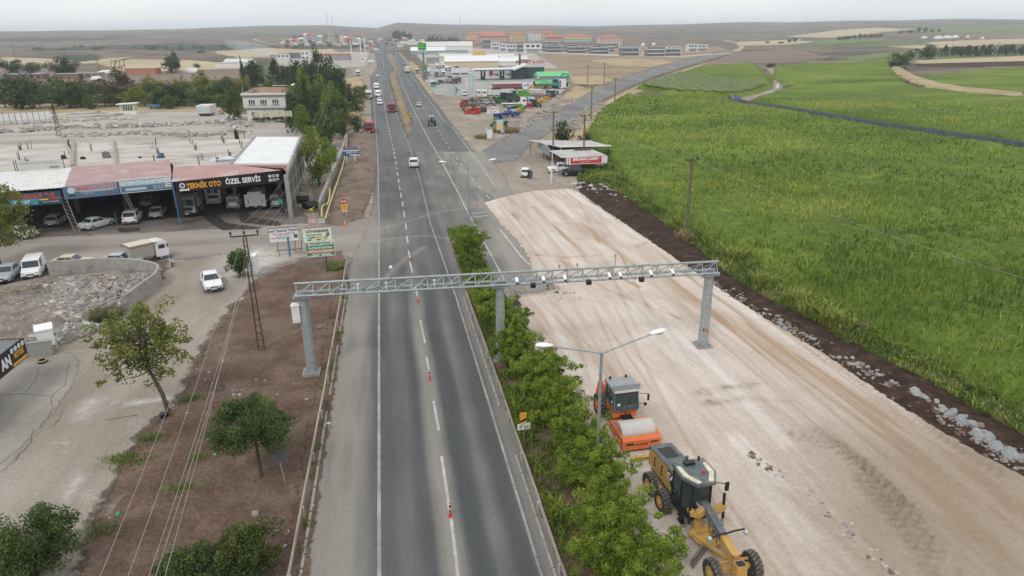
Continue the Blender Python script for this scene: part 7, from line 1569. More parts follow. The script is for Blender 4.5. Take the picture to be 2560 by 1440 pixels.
for s in (-1, 1): put('step', MB().box((s * .85, -.3, .75), (.25, .5, .05)).box((s * .9, -.3, 1.05), (.2, .5, .05)), BLACK, t)
# arched main frame
def beam(pts, w, h, mat, nm):
 R = [[(-ww / 2, y, z - hh / 2), (ww / 2, y, z - hh / 2), (ww / 2 * .85, y, z + hh / 2), (-ww / 2 * .85, y, z + hh / 2)] for (y, z), ww, hh in zip(pts, w, h)]
 return put(nm, MB().loft(R), mat, t)
beam([(.1, 1.35), (-.6, 1.85), (-1.0, 2.05), (-1.5, 2.0), (-2.9, 1.65)], [.5, .5, .46, .42, .40], [.5, .5, .42, .40, .36], DGREY, 'front_frame')
text('140M', .2, WHI, t, (-.235, -.75, 1.95), rot=(math.pi / 2, 0, -math.pi / 2), bold=.02)
beam([(-2.88, 1.62), (-3.5, 1.45), (-4.05, 1.3)], [.42, .46, .44], [.40, .48, .55], YELLOW, 'nose_frame')
put('reflector', MB().box((-.2, -4.07, 1.55), (.1, .02, .16)).box((.2, -4.07, 1.55), (.1, .02, .16)), REDP, t)
put('counterweight', MB().box((0, -4.4, .95), (.52, .45, .95)), YELLOW, t); put('box_opening', MB().box((0, -4.42, 1.44), (.4, .32, .03)), BLACK, t)
put('front_axle', MB().box((0, -3.9, .72), (1.7, .22, .24)), YELLOW, t); put('axle_link', MB().bar((-.85, -3.75, 1.0), (.85, -3.75, 1.0), .1), YELLOW, t)
put('lamp_bar', MB().tube([(-.85, -3.15, 1.95), (-.45, -3.0, 2.0), (-.25, -2.9, 1.9), (.25, -2.9, 1.9), (.45, -3.0, 2.05), (.95, -3.05, 2.1)], .045, 8), BLACK, t)
for x in (-.9, 1.0): put('head_lamp', MB().cyl((x, -3.22, 1.92), (x, -3.05, 1.95), .12, n=12), M('lamp_chrome', (.55, .56, .57), .2, .5), t)
# lift yoke, cylinders, circle, drawbar, blade
for s in (-1, 1):
 put('lift_arm', MB().prism([(s * .2, 1.75), (s * .45, 1.6), (s * .95, 1.85), (s * 1.0, 2.1), (s * .8, 2.12), (s * .5, 1.9), (s * .2, 2.15)], 'y', -1.35, -1.0), YELLOW, t)
 put('lift_cylinder', MB().cyl((s * .95, -1.2, 1.3), (s * .92, -1.15, 2.75), .075, n=10), BLACK, t); put('cylinder_rod', MB().cyl((s * .98, -1.3, .65), (s * .95, -1.2, 1.4), .035), STEEL, t)
 put('drawbar', MB().bar((s * .75, -1.3, .75), (s * .1, -3.6, .95), .16), YELLOW, t)
put('cross_beam', MB().box((0, -1.3, .78), (1.9, .25, .16)), YELLOW, t)
put('circle', MB().cyl((0, -1.55, .62), (0, -1.55, .72), .82, n=28), YELLOW, t); put('circle_gear', MB().cyl((-.3, -1.0, .7), (-.3, -1.0, 1.2), .22, n=14), YELLOW, t)
bl = MB(); an = math.radians(38); prof = [(-.02, .12), (.10, .2), (.14, .42), (.10, .66), (-.02, .78), (-.06, .78), (.05, .62), (.09, .42), (.05, .22), (-.06, .12)]
for k in range(1):
 bl.loft([[(x, y_, z) for y_, z in prof] for x in (-1.85, 1.85)])
o_ = put('blade', bl, M('worn_blade', (.24, .225, .205), .45, .4, var=.2), t, loc=(-.05, -1.75, 0), rz=an); put('cutting_edge', MB().box((0, -.04, .12), (3.7, .03, .14)), M('bright_edge', (.42, .42, .42), .35, .6), o_)
put('blade_arm', MB().bar((-.6, -1.35, .6), (-.5, -1.9, .4), .14).bar((.6, -1.6, .6), (.6, -1.3, .4), .14), YELLOW, t)
hs = MB()
for k in range(9): x = rnd.uniform(-.25, .25); hs.tube([(x, -1.1 - k * .22, 1.4), (x * 1.8, -1.2 - k * .22, 1.1 + rnd.uniform(-.1, .1)), (x + .1, -1.35 - k * .22, .9)], .018, 5)
put('hose', hs, BLACK, t)
# ------------------------------------------------------------------ cars, vans, trucks (each faces local -Y)
def paint(c): return M('car_paint_%d_%d_%d' % tuple(int(k * 100) for k in c), c, .28, 0, var=.02, spec=.5)
CW = (.76, .75, .76); LAMP = glassm('head_lamp', (.5, .52, .54), .15); TAIL = glassm('tail_lamp', (.35, .02, .02), .2); PLATE = flat('number_plate', (.66, .66, .64)); RIM = M('alloy_rim', (.38, .39, .40), .35, .4)
_cm = {}
def wheels(t, xs, ys, r, w=.2):
 k = ('w', r, w)
 if k not in _cm:
  m = MB().cyl((-w / 2, 0, 0), (w / 2, 0, 0), r, n=18).mesh('wheel', True); m.materials.append(RUBBER)
  q = MB().cyl((-w / 2 - .012, 0, 0), (w / 2 + .012, 0, 0), r * .62, n=14).mesh('rim'); q.materials.append(RIM); _cm[k] = (m, q)
 for x in xs:
  for y in ys:
   o_ = put('wheel', _cm[k][0], None, t, loc=(x, y, r)); put('rim', _cm[k][1], None, o_)
SPEC = dict(sedan=(4.45, 1.74, 1.43, .92, (-.85, -.15), (1.0, 1.55), .98, .72), hatch=(4.0, 1.7, 1.46, .94, (-.8, -.2), (1.45, 1.85), .98, .74), suv=(4.45, 1.84, 1.64, 1.02, (-.95, -.35), (1.55, 2.05), 1.1, .8), combi=(4.3, 1.78, 1.82, 1.05, (-1.15, -.75), (2.0, 2.12), 1.15, .86), wagon=(4.5, 1.74, 1.46, .94, (-.85, -.2), (1.7, 2.1), .98, .76))
def car(kind, label, loc, rz, col=CW, group=None, scale=1.0):
 L, W_, H, zb, (f0, f1), (r1, r0), zh, tw = SPEC[kind]; hl, hw = L / 2, W_ / 2
 t = thing({'combi': 'van'}.get(kind, 'car'), label, {'combi': 'van', 'suv': 'car'}.get(kind, 'car'), (loc[0], loc[1], loc[2] if len(loc) > 2 else .03), rz, group)
 key = (kind, tuple(col))
 if key not in _cm:
  b = MB(); R = []
  deck = zh if kind == 'sedan' else zb + .04
  for y, z0, z1, w in ((-hl, .42, .62, .80), (-hl + .08, .28, zh * .74, .92), (-hl + .45, .24, zh * .84, .98), (f0 * 1.02, .22, zh * .94, 1.0), (0, .20, zb, 1.0), (r0 - .05, .22, deck, 1.0), (hl - .25, .26, deck * .99, .97), (hl - .04, .34, deck * .92, .90), (hl, .45, .62, .82)):
   w *= hw; R.append([(-w, y, z0 + .12), (-w * .93, y, z0), (w * .93, y, z0), (w, y, z0 + .12), (w, y, z0 + (z1 - z0) * .72), (w * .90, y, z1), (-w * .90, y, z1), (-w, y, z0 + (z1 - z0) * .72)])
  b.loft(R); tw_ = hw * tw; e = .92 * hw
  b.loft([[(-e, f0, zb - .08), (e, f0, zb - .08), (e, r0, zb - .08), (-e, r0, zb - .08)], [(-tw_, f1, H - .04), (tw_, f1, H - .04), (tw_, r1, H - .04), (-tw_, r1, H - .04)], [(-tw_ * .9, f1 + .12, H), (tw_ * .9, f1 + .12, H), (tw_ * .9, r1 - .1, H), (-tw_ * .9, r1 - .1, H)]])
  body = b.mesh('body', True); body.materials.append(paint(col))
  z0, z1 = zb - .08, H - .04
  def lerp(a, c, f): return a + (c - a) * f
  def fq(y0, y1, s0, s1, off):  # front or rear pane
   a, c = .12, .9; return MB().quad((-lerp(s0, s1, a) * .9, lerp(y0, y1, a) + off, lerp(z0, z1, a)), (lerp(s0, s1, a) * .9, lerp(y0, y1, a) + off, lerp(z0, z1, a)), (lerp(s0, s1, c) * .92, lerp(y0, y1, c) + off, lerp(z0, z1, c)), (-lerp(s0, s1, c) * .92, lerp(y0, y1, c) + off, lerp(z0, z1, c)))
  ws = fq(f0, f1, e, tw_, -.02).mesh('windscreen'); rw = fq(r0, r1, e, tw_, .02).mesh('rear_window')
  rw.flip_normals()
  sd = []
  for s in (-1, 1):
   m_ = MB(); end = .42 if kind == 'combi' else 1.0
   for a, c in ((.06, .42), (.46, .9 if kind != 'sedan' else .94)):
    if a > end: continue
    pt = lambda u, v: (s * (lerp(e, tw_, v) + .012), lerp(lerp(f0, r0, u), lerp(f1, r1, u), v), lerp(z0, z1, v))
    m_.quad(pt(a, .2), pt(c, .2), pt(c, .88), pt(a, .88))
   q = m_.mesh('side_window'); sd.append(q)
  for q in [ws, rw] + sd: q.materials.append(GLASS)
  hd = MB().box((-hw * .72, -hl + .05, zh * .66), (.3, .1, .13)).mesh('headlight'); hd2 = MB().box((hw * .72, -hl + .05, zh * .66), (.3, .1, .13)).mesh('headlight'); hd.materials.append(LAMP); hd2.materials.append(LAMP)
  tl = [MB().box((s * hw * .80, hl - .02, zh * .80), (.2, .06, .2 if kind != 'combi' else .5)).mesh('tail_light') for s in (-1, 1)]
  for q in tl: q.materials.append(TAIL)
  bp = [MB().box((0, s * (hl - .01), .42), (W_ * .84, .1, .16)).mesh('bumper') for s in (-1, 1)]
  for q in bp: q.materials.append(BLACK)
  gr = MB().box((0, -hl - .005, .62), (W_ * .4, .05, .1)).mesh('grille'); gr.materials.append(BLACK)
  np_ = [MB().box((0, s * (hl + .05), .46), (.5, .02, .11)).mesh('number_plate') for s in (-1, 1)]
  for q in np_: q.materials.append(PLATE)
  mr = [MB().box((s * (hw + .06), f0 + .35, zb + .08), (.16, .1, .12)).mesh('mirror') for s in (-1, 1)]
  for q in mr: q.materials.append(paint(col) if kind != 'combi' else BLACK)
  _cm[key] = (body, [ws, rw] + sd + [hd, hd2] + tl + bp + [gr] + np_ + mr)
 body, rest = _cm[key]; put('body', body, None, t)
 for q in rest: put(q.name.split('.')[0], q, None, t)
 wheels(t, (-hw + .08, hw - .08), (-hl * .62, hl * .60), .31 if kind != 'suv' else .35)
 if scale != 1: t.scale = (scale,) * 3
 return t
def panel_van(label, loc, rz, col=CW, group=None, L=5.4, W_=2.0, H=2.45, win=False):
 t = thing('van', label, 'van', (loc[0], loc[1], .03), rz, group); hl, hw = L / 2, W_ / 2
 R = [[(-w * hw, y, .3), (w * hw, y, .3), (w * hw, y, z * .6), (w * hw * .92, y, z - .06), (w * hw * .8, y, z), (-w * hw * .8, y, z), (-w * hw * .92, y, z - .06), (-w * hw, y, z * .6)] for y, z, w in ((-hl, .85, .9), (-hl + .1, 1.05, .97), (-hl + .75, 1.3, 1), (-hl + 1.35, H * .93, 1), (-hl + 1.9, H, 1), (hl - .1, H, 1), (hl, H - .1, .98))]
 put('body', MB().loft(R), paint(col), t, smooth=True)
 put('windscreen', MB().quad((-hw * .88, -hl + .76, 1.38), (hw * .88, -hl + .76, 1.38), (hw * .8, -hl + 1.3, H * .88), (-hw * .8, -hl + 1.3, H * .88)), GLASS, t)
 for s in (-1, 1):
  put('side_window', MB().box((s * hw, -hl + 1.5, 1.55), (.03, .8, .5)), GLASS, t); put('headlight', MB().box((s * hw * .75, -hl - .01, .85), (.3, .08, .22)), LAMP, t); put('tail_light', MB().box((s * hw * .93, hl + .01, 1.2), (.1, .04, .5)), TAIL, t)
 for x in (-.48, .48): put('rear_door', MB().box((x * hw * 2 * .47 / .48, hl + .015, 1.35), (hw * .9, .02, 1.8)), paint(col), t)
 if win: put('rear_window', MB().box((0, hl + .03, 1.75), (hw * 1.5, .02, .6)), GLASS, t)
 put('bumper', MB().box((0, hl + .04, .45), (W_ * .95, .15, .25)), BLACK, t); put('bumper', MB().box((0, -hl - .02, .45), (W_ * .92, .15, .25)), BLACK, t); put('number_plate', MB().box((0, hl + .13, .48), (.5, .02, .12)), PLATE, t)
 wheels(t, (-hw + .1, hw - .1), (-hl + .95, hl - 1.1), .34); return t
def truck(label, loc, rz, cab=(.5, .04, .04), L=8.5, box=None, bh=2.6, load=None, group=None, name='truck', open_=False, deck=1.1, roofc=None):
 """cab over engine truck; box None = bare chassis; load colour = what stands in an open body"""
 t = thing(name, label, 'truck', (loc[0], loc[1], .03), rz, group); hl = L / 2
 put('chassis', MB().box((0, 0, .8), (.9, L - .6, .3)), BLACK, t)
 c = put('cab', MB().loft([[(-1.2, y, z0), (1.2, y, z0), (1.2 * w, y, z1), (-1.2 * w, y, z1)] for y, z0, z1, w in ((-hl, .55, 1.6, .99), (-hl + .12, .5, 2.75, .93), (-hl + .5, .5, 2.95, .93), (-hl + 1.9, .6, 2.95, .93))]), paint(cab), t, smooth=True)
 put('windscreen', MB().quad((-1.08, -hl - .01, 1.66), (1.08, -hl - .01, 1.66), (1.0, -hl + .09, 2.55), (-1.0, -hl + .09, 2.55)), GLASS, c)
 for s in (-1, 1):
  put('side_window', MB().box((s * 1.17, -hl + .95, 2.05), (.04, .9, .6)), GLASS, c); put('headlight', MB().box((s * .95, -hl - .03, .85), (.35, .08, .25)), LAMP, c); put('mirror', MB().box((s * 1.4, -hl + .2, 2.1), (.2, .1, .5)), BLACK, c)
 put('grille', MB().box((0, -hl - .02, 1.25), (1.5, .06, .45)), BLACK, c); put('bumper', MB().box((0, -hl - .03, .6), (2.35, .2, .3)), BLACK, c); put('number_plate', MB().box((0, -hl - .14, .6), (.5, .02, .12)), PLATE, c)
 y0, y1 = -hl + 2.1, hl
 if box:
  bm2 = box if not isinstance(box, tuple) else paint(box)
  if open_:
   b = MB().box((0, (y0 + y1) / 2, deck), (2.4, y1 - y0, .15)); bd = put('bed', b, bm2, t)
   for s in (-1, 1): put('side_board', MB().box((s * 1.2, (y0 + y1) / 2, deck + bh / 2), (.07, y1 - y0, bh)), bm2, t); [put('stake', MB().box((s * 1.25, y0 + .1 + k * (y1 - y0 - .2) / 5, deck + bh / 2), (.05, .1, bh)), STEELD, t) for k in range(6)]
   put('tail_board', MB().box((0, y1, deck + bh / 2), (2.4, .07, bh)), bm2, t); put('head_board', MB().box((0, y0, deck + bh / 2 + .1), (2.4, .07, bh + .2)), bm2, t)
   if load: put('load', MB().ball((0, (y0 + y1) / 2, deck + bh * .75), (1.05, (y1 - y0) * .46, .5), 10, 5, .15), paint(load), t)
  else:
   put('box_body', MB().box((0, (y0 + y1) / 2, deck + bh / 2), (2.45, y1 - y0, bh)), bm2, t); put('box_roof', MB().box((0, (y0 + y1) / 2, deck + bh + .04), (2.5, y1 - y0 + .05, .08)), paint(roofc or CW), t)
   for x in (-.6, .6): put('rear_door', MB().box((x, y1 + .015, deck + bh / 2), (1.15, .03, bh - .15)), bm2, t)
 wheels(t, (-1.0, 1.0), [-hl + 1.2, hl - 1.3] + ([hl - 2.6] if L > 9 else []), .5, .3); return t
def semi(label, loc, rz, cab=CW, box=(.6, .6, .6), group=None, L=13.0, kind='box'):
 t = truck(label, loc, rz, cab, 6.0, None, group=group, name='semi_truck')
 m_ = paint(box)
 if kind == 'tank': put('tank', MB().cyl((0, -1, 2.3), (0, L - 2, 2.1), 1.15, n=16), m_, t, smooth=True)
 elif kind == 'tipper': put('box_body', MB().prism([(-1.0, 1.2), (1.0, 1.2), (1.25, 2.9), (-1.25, 2.9)], 'y', -.5, L - 3), m_, t); put('tarpaulin', MB().loft([[(1.25 * math.cos(a), y, 2.9 + .55 * math.sin(a)) for a in [math.pi * k / 8 for k in range(9)]] for y in (-.5, L - 3)]), paint((.42, .40, .38)), t)
 else: put('box_body', MB().box((0, L / 2 - 1.6, 2.55), (2.5, L - 1, 2.75)), m_, t); put('rear_door', MB().box((0, L - 2.08, 2.5), (2.3, .04, 2.5)), m_, t)
 put('chassis', MB().box((0, L / 2 - 1.6, 1.0), (1.0, L - 1, .25)), BLACK, t); wheels(t, (-1.0, 1.0), (L - 3.4, L - 4.7, L - 6.0), .5, .3); return t
def at(x, y): return gp(x, y)
PI = math.pi
# moving on the highway
car('suv', 'white crossover driving away in the middle of the highway beyond the gantry', at(1035, 416), PI - .04)
HW = 'vehicles on the far highway'
car('sedan', 'pale saloon driving away ahead of the tractor', at(1048, 266), PI, (.62, .60, .52), HW); car('sedan', 'white saloon leading the queue just left of the red truck', at(950, 262), 0, CW, HW)
car('sedan', 'white car following directly behind the first one in the queue', at(949, 253), 0, CW, HW); panel_van('white van third in the queue toward the camera', at(946, 242), 0, group=HW)
panel_van('white minibus higher up the queue with empty road before it', at(942, 222), 0, group=HW); car('hatch', 'white hatchback farther up the left carriageway', at(944, 192), 0, CW, HW)
for x, y, c, r, lb in [(958, 160, (.45, .45, .46), 0, 'grey car beyond the road bend'), (955, 142, (.5, .5, .5), 0, 'grey car far up the left carriageway'), (949, 133, CW, 0, 'tiny white car far up the left carriageway'), (952, 127, CW, 0, 'tiny pale car near the bend horizon'), (1012, 165, (.05, .05, .06), PI, 'dark car ahead of the white lorry'), (985, 137, (.04, .04, .05), PI, 'dark car far up the right carriageway'), (983, 130, (.06, .06, .07), PI, 'second dark car far up the right carriageway'), (971, 122, CW, PI, 'white car at the far crest of the highway'), (968, 117, (.3, .3, .3), PI, 'grey car at the far crest of the highway')]:
 car('sedan', lb, at(x, y), r, c, HW)
panel_van('white van parked on the gravel left of the far highway', at(930, 157), 1.3, group=None);
semi('white lorry driving away on the right carriageway', at(1017, 182), PI + .08, CW, (.62, .62, .6), HW, 9); semi('dark lorry cresting the far right carriageway', at(985, 130), PI, (.1, .12, .14), (.25, .27, .3), HW, 9)
truck('red tipper truck coming toward the camera beside the grassy median', at(979, 279), .02, (.38, .035, .05), 8.5, (.12, .08, .07), 1.2, (.10, .06, .045), open_=True)
truck('red crane truck parked on the verge beside the ball-headed tree', at(924, 330), .0, (.42, .04, .025), 8.0, (.20, .10, .08), .6, open_=True, name='crane_truck')
t = bpy.data.objects['crane_truck']; put('crane_arm', MB().bar((-.8, 0, 1.2), (-.9, .3, 3.6), .3).bar((-.9, .3, 3.6), (-3.8, 3.0, 4.2), .25), YELLOW, t); put('canister', MB().ball((-1.6, 1.2, 1.0), (.7, .7, .7), 10, 6), WHITEP, t)
truck('white box truck parked on the verge beside the clipped bushes', at(922, 247), .0, CW, 7.0, (.6, .6, .58), 2.0, roofc=(.45, .42, .36))
truck('white truck parked farther up the verge under a sign', at(895, 190), .1, CW, 7.0, (.6, .6, .6), 2.2)
# old tractor seen from behind
t = thing('tractor', 'old tractor with a canopy driving away on the right carriageway', 'tractor', (*at(1080, 314), .03), PI)
put('hood', MB().box((0, -1.2, 1.15), (.7, 1.6, .6)), M('tractor_hood', (.25, .16, .07), .6), t); put('seat_deck', MB().box((0, .3, .95), (.9, .9, .4)), BLACK, t); put('seat', MB().box((0, .55, 1.4), (.5, .2, .5)), BLACK, t)
for s in (-1, 1):
 w_ = put('rear_wheel', MB().cyl((s * .7, .5, .78), (s * 1.1, .5, .78), .78, n=18), RUBBER, t, smooth=True); put('rim', MB().cyl((s * 1.1, .5, .78), (s * 1.12, .5, .78), .42), YELLOW, w_)
 put('front_wheel', MB().cyl((s * .6, -1.7, .4), (s * .85, -1.7, .4), .4, n=14), RUBBER, t, smooth=True); put('fender', MB().box((s * .85, .4, 1.62), (.4, 1.2, .06)), DGREY, t)
 for y in (-.3, .9): put('canopy_post', MB().bar((s * .55, y, 1.1), (s * .55, y, 2.5), .06), BLACK, t)
put('canopy', MB().box((0, .3, 2.55), (1.4, 1.5, .1)), M('canopy_cream', (.55, .50, .42), .7), t)
put('driver', MB().ball((0, .3, 1.85), (.25, .2, .35), 8, 6).ball((0, .3, 2.25), .12, 8, 6), M('driver_cloth', (.06, .06, .07), .9), t)
# by the open sheds
car('hatch', 'white hatchback parked in front of the open sheds with two people behind it', at(1314, 440), PI - .25)
car('hatch', 'black hatchback parked sideways under the red banner', (31.6, 114.6, .22), -PI / 2 - .05, (.012, .013, .015)); car('suv', 'white car half hidden behind the red banner', (30.2, 117.8, .15), -PI / 2 - .05)
# workshop bays
car('sedan', 'pale green-white old saloon parked askew in front of the blue signs', at(245, 568), PI - .55, (.58, .62, .60)); car('suv', 'white crossover backed up to the bay under the blue signs', at(334, 553), PI + .1)
car('sedan', 'silver saloon inside the bay right of the white crossover', at(397, 540), PI + .1, (.42, .43, .44)); car('sedan', 'dim car deep inside the bay behind the silver saloon', at(377, 512), PI, (.3, .3, .3))
truck('open-bed truck with a cream body backed into the left end of the black-sign bay', at(480, 532), 0 + .06, (.2, .2, .2), 6.2, (.55, .51, .45), 1.1, open_=True, name='pickup_truck')
t = thing('minibus', 'white municipal minibus with a blue emblem standing in the black-sign bay', 'minibus', (*at(536, 515), .03), .02)
put('body', MB().mm((-1.05, 0, .4), (1.05, 5.0, 2.9)), paint(CW), t); put('windscreen', MB().box((0, -.02, 1.2), (1.6, .03, .1)), GLASS, t)
e_ = put('blue_print', MB().box((-.5, -.02, 2.25), (.5, .03, .7)).box((.5, -.02, 2.25), (.5, .03, .7)), C_('municipal_blue', (.03, .08, .32)), t)
for x, h in ((-.15, .5), (0, .75), (.15, .5)): put('blue_print', MB().box((x, -.02, 1.95 + h / 2), (.07, .03, h)), C_('municipal_blue', (.03, .08, .32)), t)
put('lower_print', MB().box((0, -.02, 1.4), (1.5, .03, .35)), C_('maroon_print', (.30, .04, .08)), t); put('bumper', MB().box((0, -.05, .55), (2.1, .15, .35)), PLATE, t)
for s in (-1, 1): put('tail_light', MB().box((s * .85, -.03, .95), (.25, .04, .12)), M('amber', (.7, .3, .08), .4), t); put('stripe', MB().box((s * .85, -.03, .75), (.35, .04, .08)), REDP, t)
wheels(t, (-.9, .9), (.9, 3.6), .36)
car('combi', 'small white hatchback seen from behind between the minibus and the van', at(591, 516), PI, CW); panel_van('tall white panel van standing in the black-sign bay', (-18.9, 103.5), PI, L=5.6, W_=2.05, H=2.6)
car('combi', 'white estate behind the black post at the right end of the bays', at(703, 512), PI - .15); car('hatch', 'silver car in the shade under the left canopy behind the tree', at(145, 560), PI, (.35, .36, .37))
car('sedan', 'pale car half hidden behind the tree at the left edge', at(60, 592), .9, (.55, .6, .6))
# around the curved wall
car('combi', 'white high-roofed van parked at the end of the curved wall', at(88, 686), .25); car('sedan', 'silver-blue saloon at the left edge beside the white van', at(22, 696), .12, (.36, .40, .44))
car('sedan', 'cream car behind the curved wall, only its roof showing', gp(185, 669), 1.5, (.55, .48, .36)); car('sedan', 'pale blue car behind the curved wall next to the tarpaulin truck', gp(308, 664), 1.45, (.40, .46, .50))
car('sedan', 'white saloon parked on the pale dust right of the curved wall', at(531, 716), .32)
t = truck('small truck with a cream tarpaulin body and coloured stripe behind the curved wall', gp(372, 652), PI / 2 + .7, CW, 5.4, M('grey_tarp', (.36, .35, .32), .8, var=.15, dirt=(.45, .36, .25), dscale=1.5), 2.0, roofc=(.60, .52, .42), deck=.95)
for y, c in ((0, (.45, .12, .05)), (.08, (.55, .40, .05)), (.16, (.04, .10, .3))): put('stripe', MB().box((1.24, .9, 2.85 - y), (.02, 4.4, .07)).box((-1.24, .9, 2.85 - y), (.02, 4.0, .07)).box((0, 2.74, 2.85 - y), (2.4, .02, .07)), flat('stripe_%d' % int(y * 100), c), t)
t.scale = (.74, .74, .74)
t = thing('motorcycle', 'white and black motor scooter standing in front of the tarpaulin truck', 'motorcycle', (*at(430, 664), .02), .35)
for y in (-.6, .6): w_ = put('wheel', MB().cyl((-.06, y, .3), (.06, y, .3), .3, n=16), RUBBER, t); put('rim', MB().cyl((-.065, y, .3), (.065, y, .3), .18, n=12), RIM, w_)
put('body', MB().prism([(-.55, .55), (-.4, .95), (-.25, .9), (-.2, .45), (.15, .4), (.3, .7), (.75, .8), (.7, .5), (.2, .3), (-.3, .3)], 'x', -.14, .14), paint(CW), t); put('seat', MB().prism([(.1, .75), (.75, .82), (.7, .9), (.1, .85)], 'x', -.13, .13), BLACK, t)
put('handlebar', MB().bar((-.35, -.42, 1.05), (.35, -.42, 1.05), .04), BLACK, t); put('mirror', MB().box((-.32, -.45, 1.3), (.12, .03, .08)).box((.32, -.45, 1.3), (.12, .03, .08)), BLACK, t); put('screen', MB().box((0, -.5, 1.2), (.3, .03, .4), rx=-.3), GLASSB, t); put('fork', MB().bar((0, -.6, .3), (0, -.42, 1.0), .08), BLACK, t)
# ------------------------------------------------------------------ buildings farther off
WIN = {}
def winmesh(w, h, mat=GLASSB):
 k = (round(w, 1), round(h, 1))
 if k not in WIN: m = MB().box((0, 0, 0), (w, .12, h)).mesh('window'); m.materials.append(mat); WIN[k] = m
 return WIN[k]
def pl(x, y): return gpt(x, y) if y < 125 else gp(x, y)
def bld(label, x0, x1, yb, hp, dep, wall, roof=None, style='flat', rows=0, cols=0, name='building', cat='building', group=None, rz=None, base=None):
 """a building standing on the line between two ground points; hp = wall height in photo pixels"""
 a = pl(x0, yb); b = pl(x1, yb); k = ppm((x0 + x1) / 2, yb); w = (x1 - x0) / k; h = hp / k / .93
 z = float(hfn(*a)); t = thing(name, label, cat, (a[0], a[1], z - .3), -.1 if rz is None else rz, group)
 put('wall', MB().box((w / 2, dep / 2, h / 2), (w, dep, h)), wall, t); rm = roof or WROOF
 if style == 'flat': put('roof', MB().box((w / 2, dep / 2, h + .15), (w + .5, dep + .5, .3)), rm, t)
 elif style == 'gable': put('roof', MB().prism([(-.6, h), (dep + .6, h), (dep / 2, h + max(1.2, dep * .14))], 'x', -.4, w + .4), rm, t)
 elif style == 'hip': q = min(w * .3, dep / 2); put('roof', MB().add([(-.8, -.8, h), (w + .8, -.8, h), (w + .8, dep + .8, h), (-.8, dep + .8, h), (q, dep / 2, h + dep * .22), (w - q, dep / 2, h + dep * .22)], [(3, 2, 1, 0), (0, 1, 5, 4), (1, 2, 5), (2, 3, 4, 5), (3, 0, 4)]), rm, t)
 elif style == 'barrel': put('roof', MB().prism([(w / 2 - w / 2 * math.cos(math.pi * i / 10), h + w * .28 * math.sin(math.pi * i / 10)) for i in range(11)], 'y', 0, dep), rm, t)
 if rows:
  ww = w / cols * .5; wh = h / rows * .42; m = winmesh(ww, wh)
  for r in range(rows):
   for c in range(cols): put('window', m, None, t, loc=(w * (c + .5) / cols, -.03, h * (r + .58) / rows))
 return t, w, h
A_ = lambda n, c: M(n, c, .8, var=.06)
TILE = A_('terracotta_roof', (.42, .16, .10)); PK = A_('pink_wall', (.58, .36, .31)); YW = A_('ochre_wall', (.62, .47, .22)); OC = A_('peach_wall', (.60, .40, .27)); GY = A_('pale_green_wall', (.50, .52, .38)); WH_ = A_('white_wall', (.68, .68, .67)); DG = A_('slate_cladding', (.16, .17, .18)); SR = A_('grey_flat_roof', (.30, .31, .31)); CRW = A_('cream_wall', (.60, .50, .33)); PRF = A_('pale_metal_roof', (.60, .58, .54)); BGW = A_('blue_grey_wall', (.30, .34, .37)); DGN = A_('dark_green_cladding', (.035, .075, .07)); BRK = A_('brick_wall', (.25, .13, .10)); OBR = A_('orange_brick', (.45, .19, .10)); BRT = A_('bright_green_roof', (.16, .52, .22))
AP = 'apartment blocks beyond the villas'
for lb, x0, x1, yb, hp, wl, r, c in [('long ochre apartment block with a red roof at the left of the estate', 1165, 1272, 102, 15, YW, 4, 14), ('pink-banded apartment block in front of the long ochre one', 1195, 1271, 106, 14, PK, 4, 10), ('ochre apartment block left of the white striped tower', 1272, 1317, 105, 17, YW, 5, 7),
  ('white striped tall block with dark vertical window bands', 1318, 1353, 104, 19, WH_, 5, 6), ('peach apartment block right of the striped block', 1353, 1391, 102, 17, OC, 4, 6), ('pink apartment block in front of the peach one', 1366, 1406, 107, 13, PK, 4, 6),
  ('wide green and ochre apartment block right of the pink one', 1407, 1480, 106, 13, GY, 3, 11), ('isolated pink and white apartment block at the right end', 1498, 1556, 116, 19, A_('pinkwhite', (.62, .48, .43)), 5, 8), ('low pink school-like block at the left foot of the estate', 1160, 1194, 109, 8, PK, 2, 6)]:
 t, w, h = bld(lb, x0, x1, yb, hp, 22, wl, TILE, 'hip' if wl is not WH_ else 'hip', r, c, 'apartment_block', 'apartment block', AP)
 if wl in (PK, GY): put('band', MB().box((w / 2, -.06, h * .86), (w, .1, h * .2)), TILE if wl is PK else YW, t)
VG = 'modern white and slate villas'
def villa(lb, x0, x1, yb, hp, wh=DG):
 t, w, h = bld(lb, x0, x1, yb, hp, 11, wh, SR, 'flat', 0, 0, 'villa', 'villa', VG)
 put('balcony', MB().box((w / 2, -.8, h * .46), (w * .96, 1.8, .45)), WH_, t); put('garage_door', MB().box((w * .5, -.05, h * .19), (w * .7, .1, h * .34)), BGW if wh is WH_ else A_('timber_grey', (.2, .19, .18)), t)
 for i in range(3): g_ = put('window', MB().box((w * (.2 + .3 * i), -.06, h * .72), (w * .2, .1, h * .26)), GLASSB, t); put('frame', MB().box((w * (.2 + .3 * i), -.1, h * .58), (w * .22, .06, .2)), WH_, g_)
 put('side_wall', MB().box((w + .15, 4, h * .5), (.3, 10, h)), WH_, t); put('parapet', MB().box((w / 2, -.2, h + .1), (w + .6, .4, .4)), WH_, t)
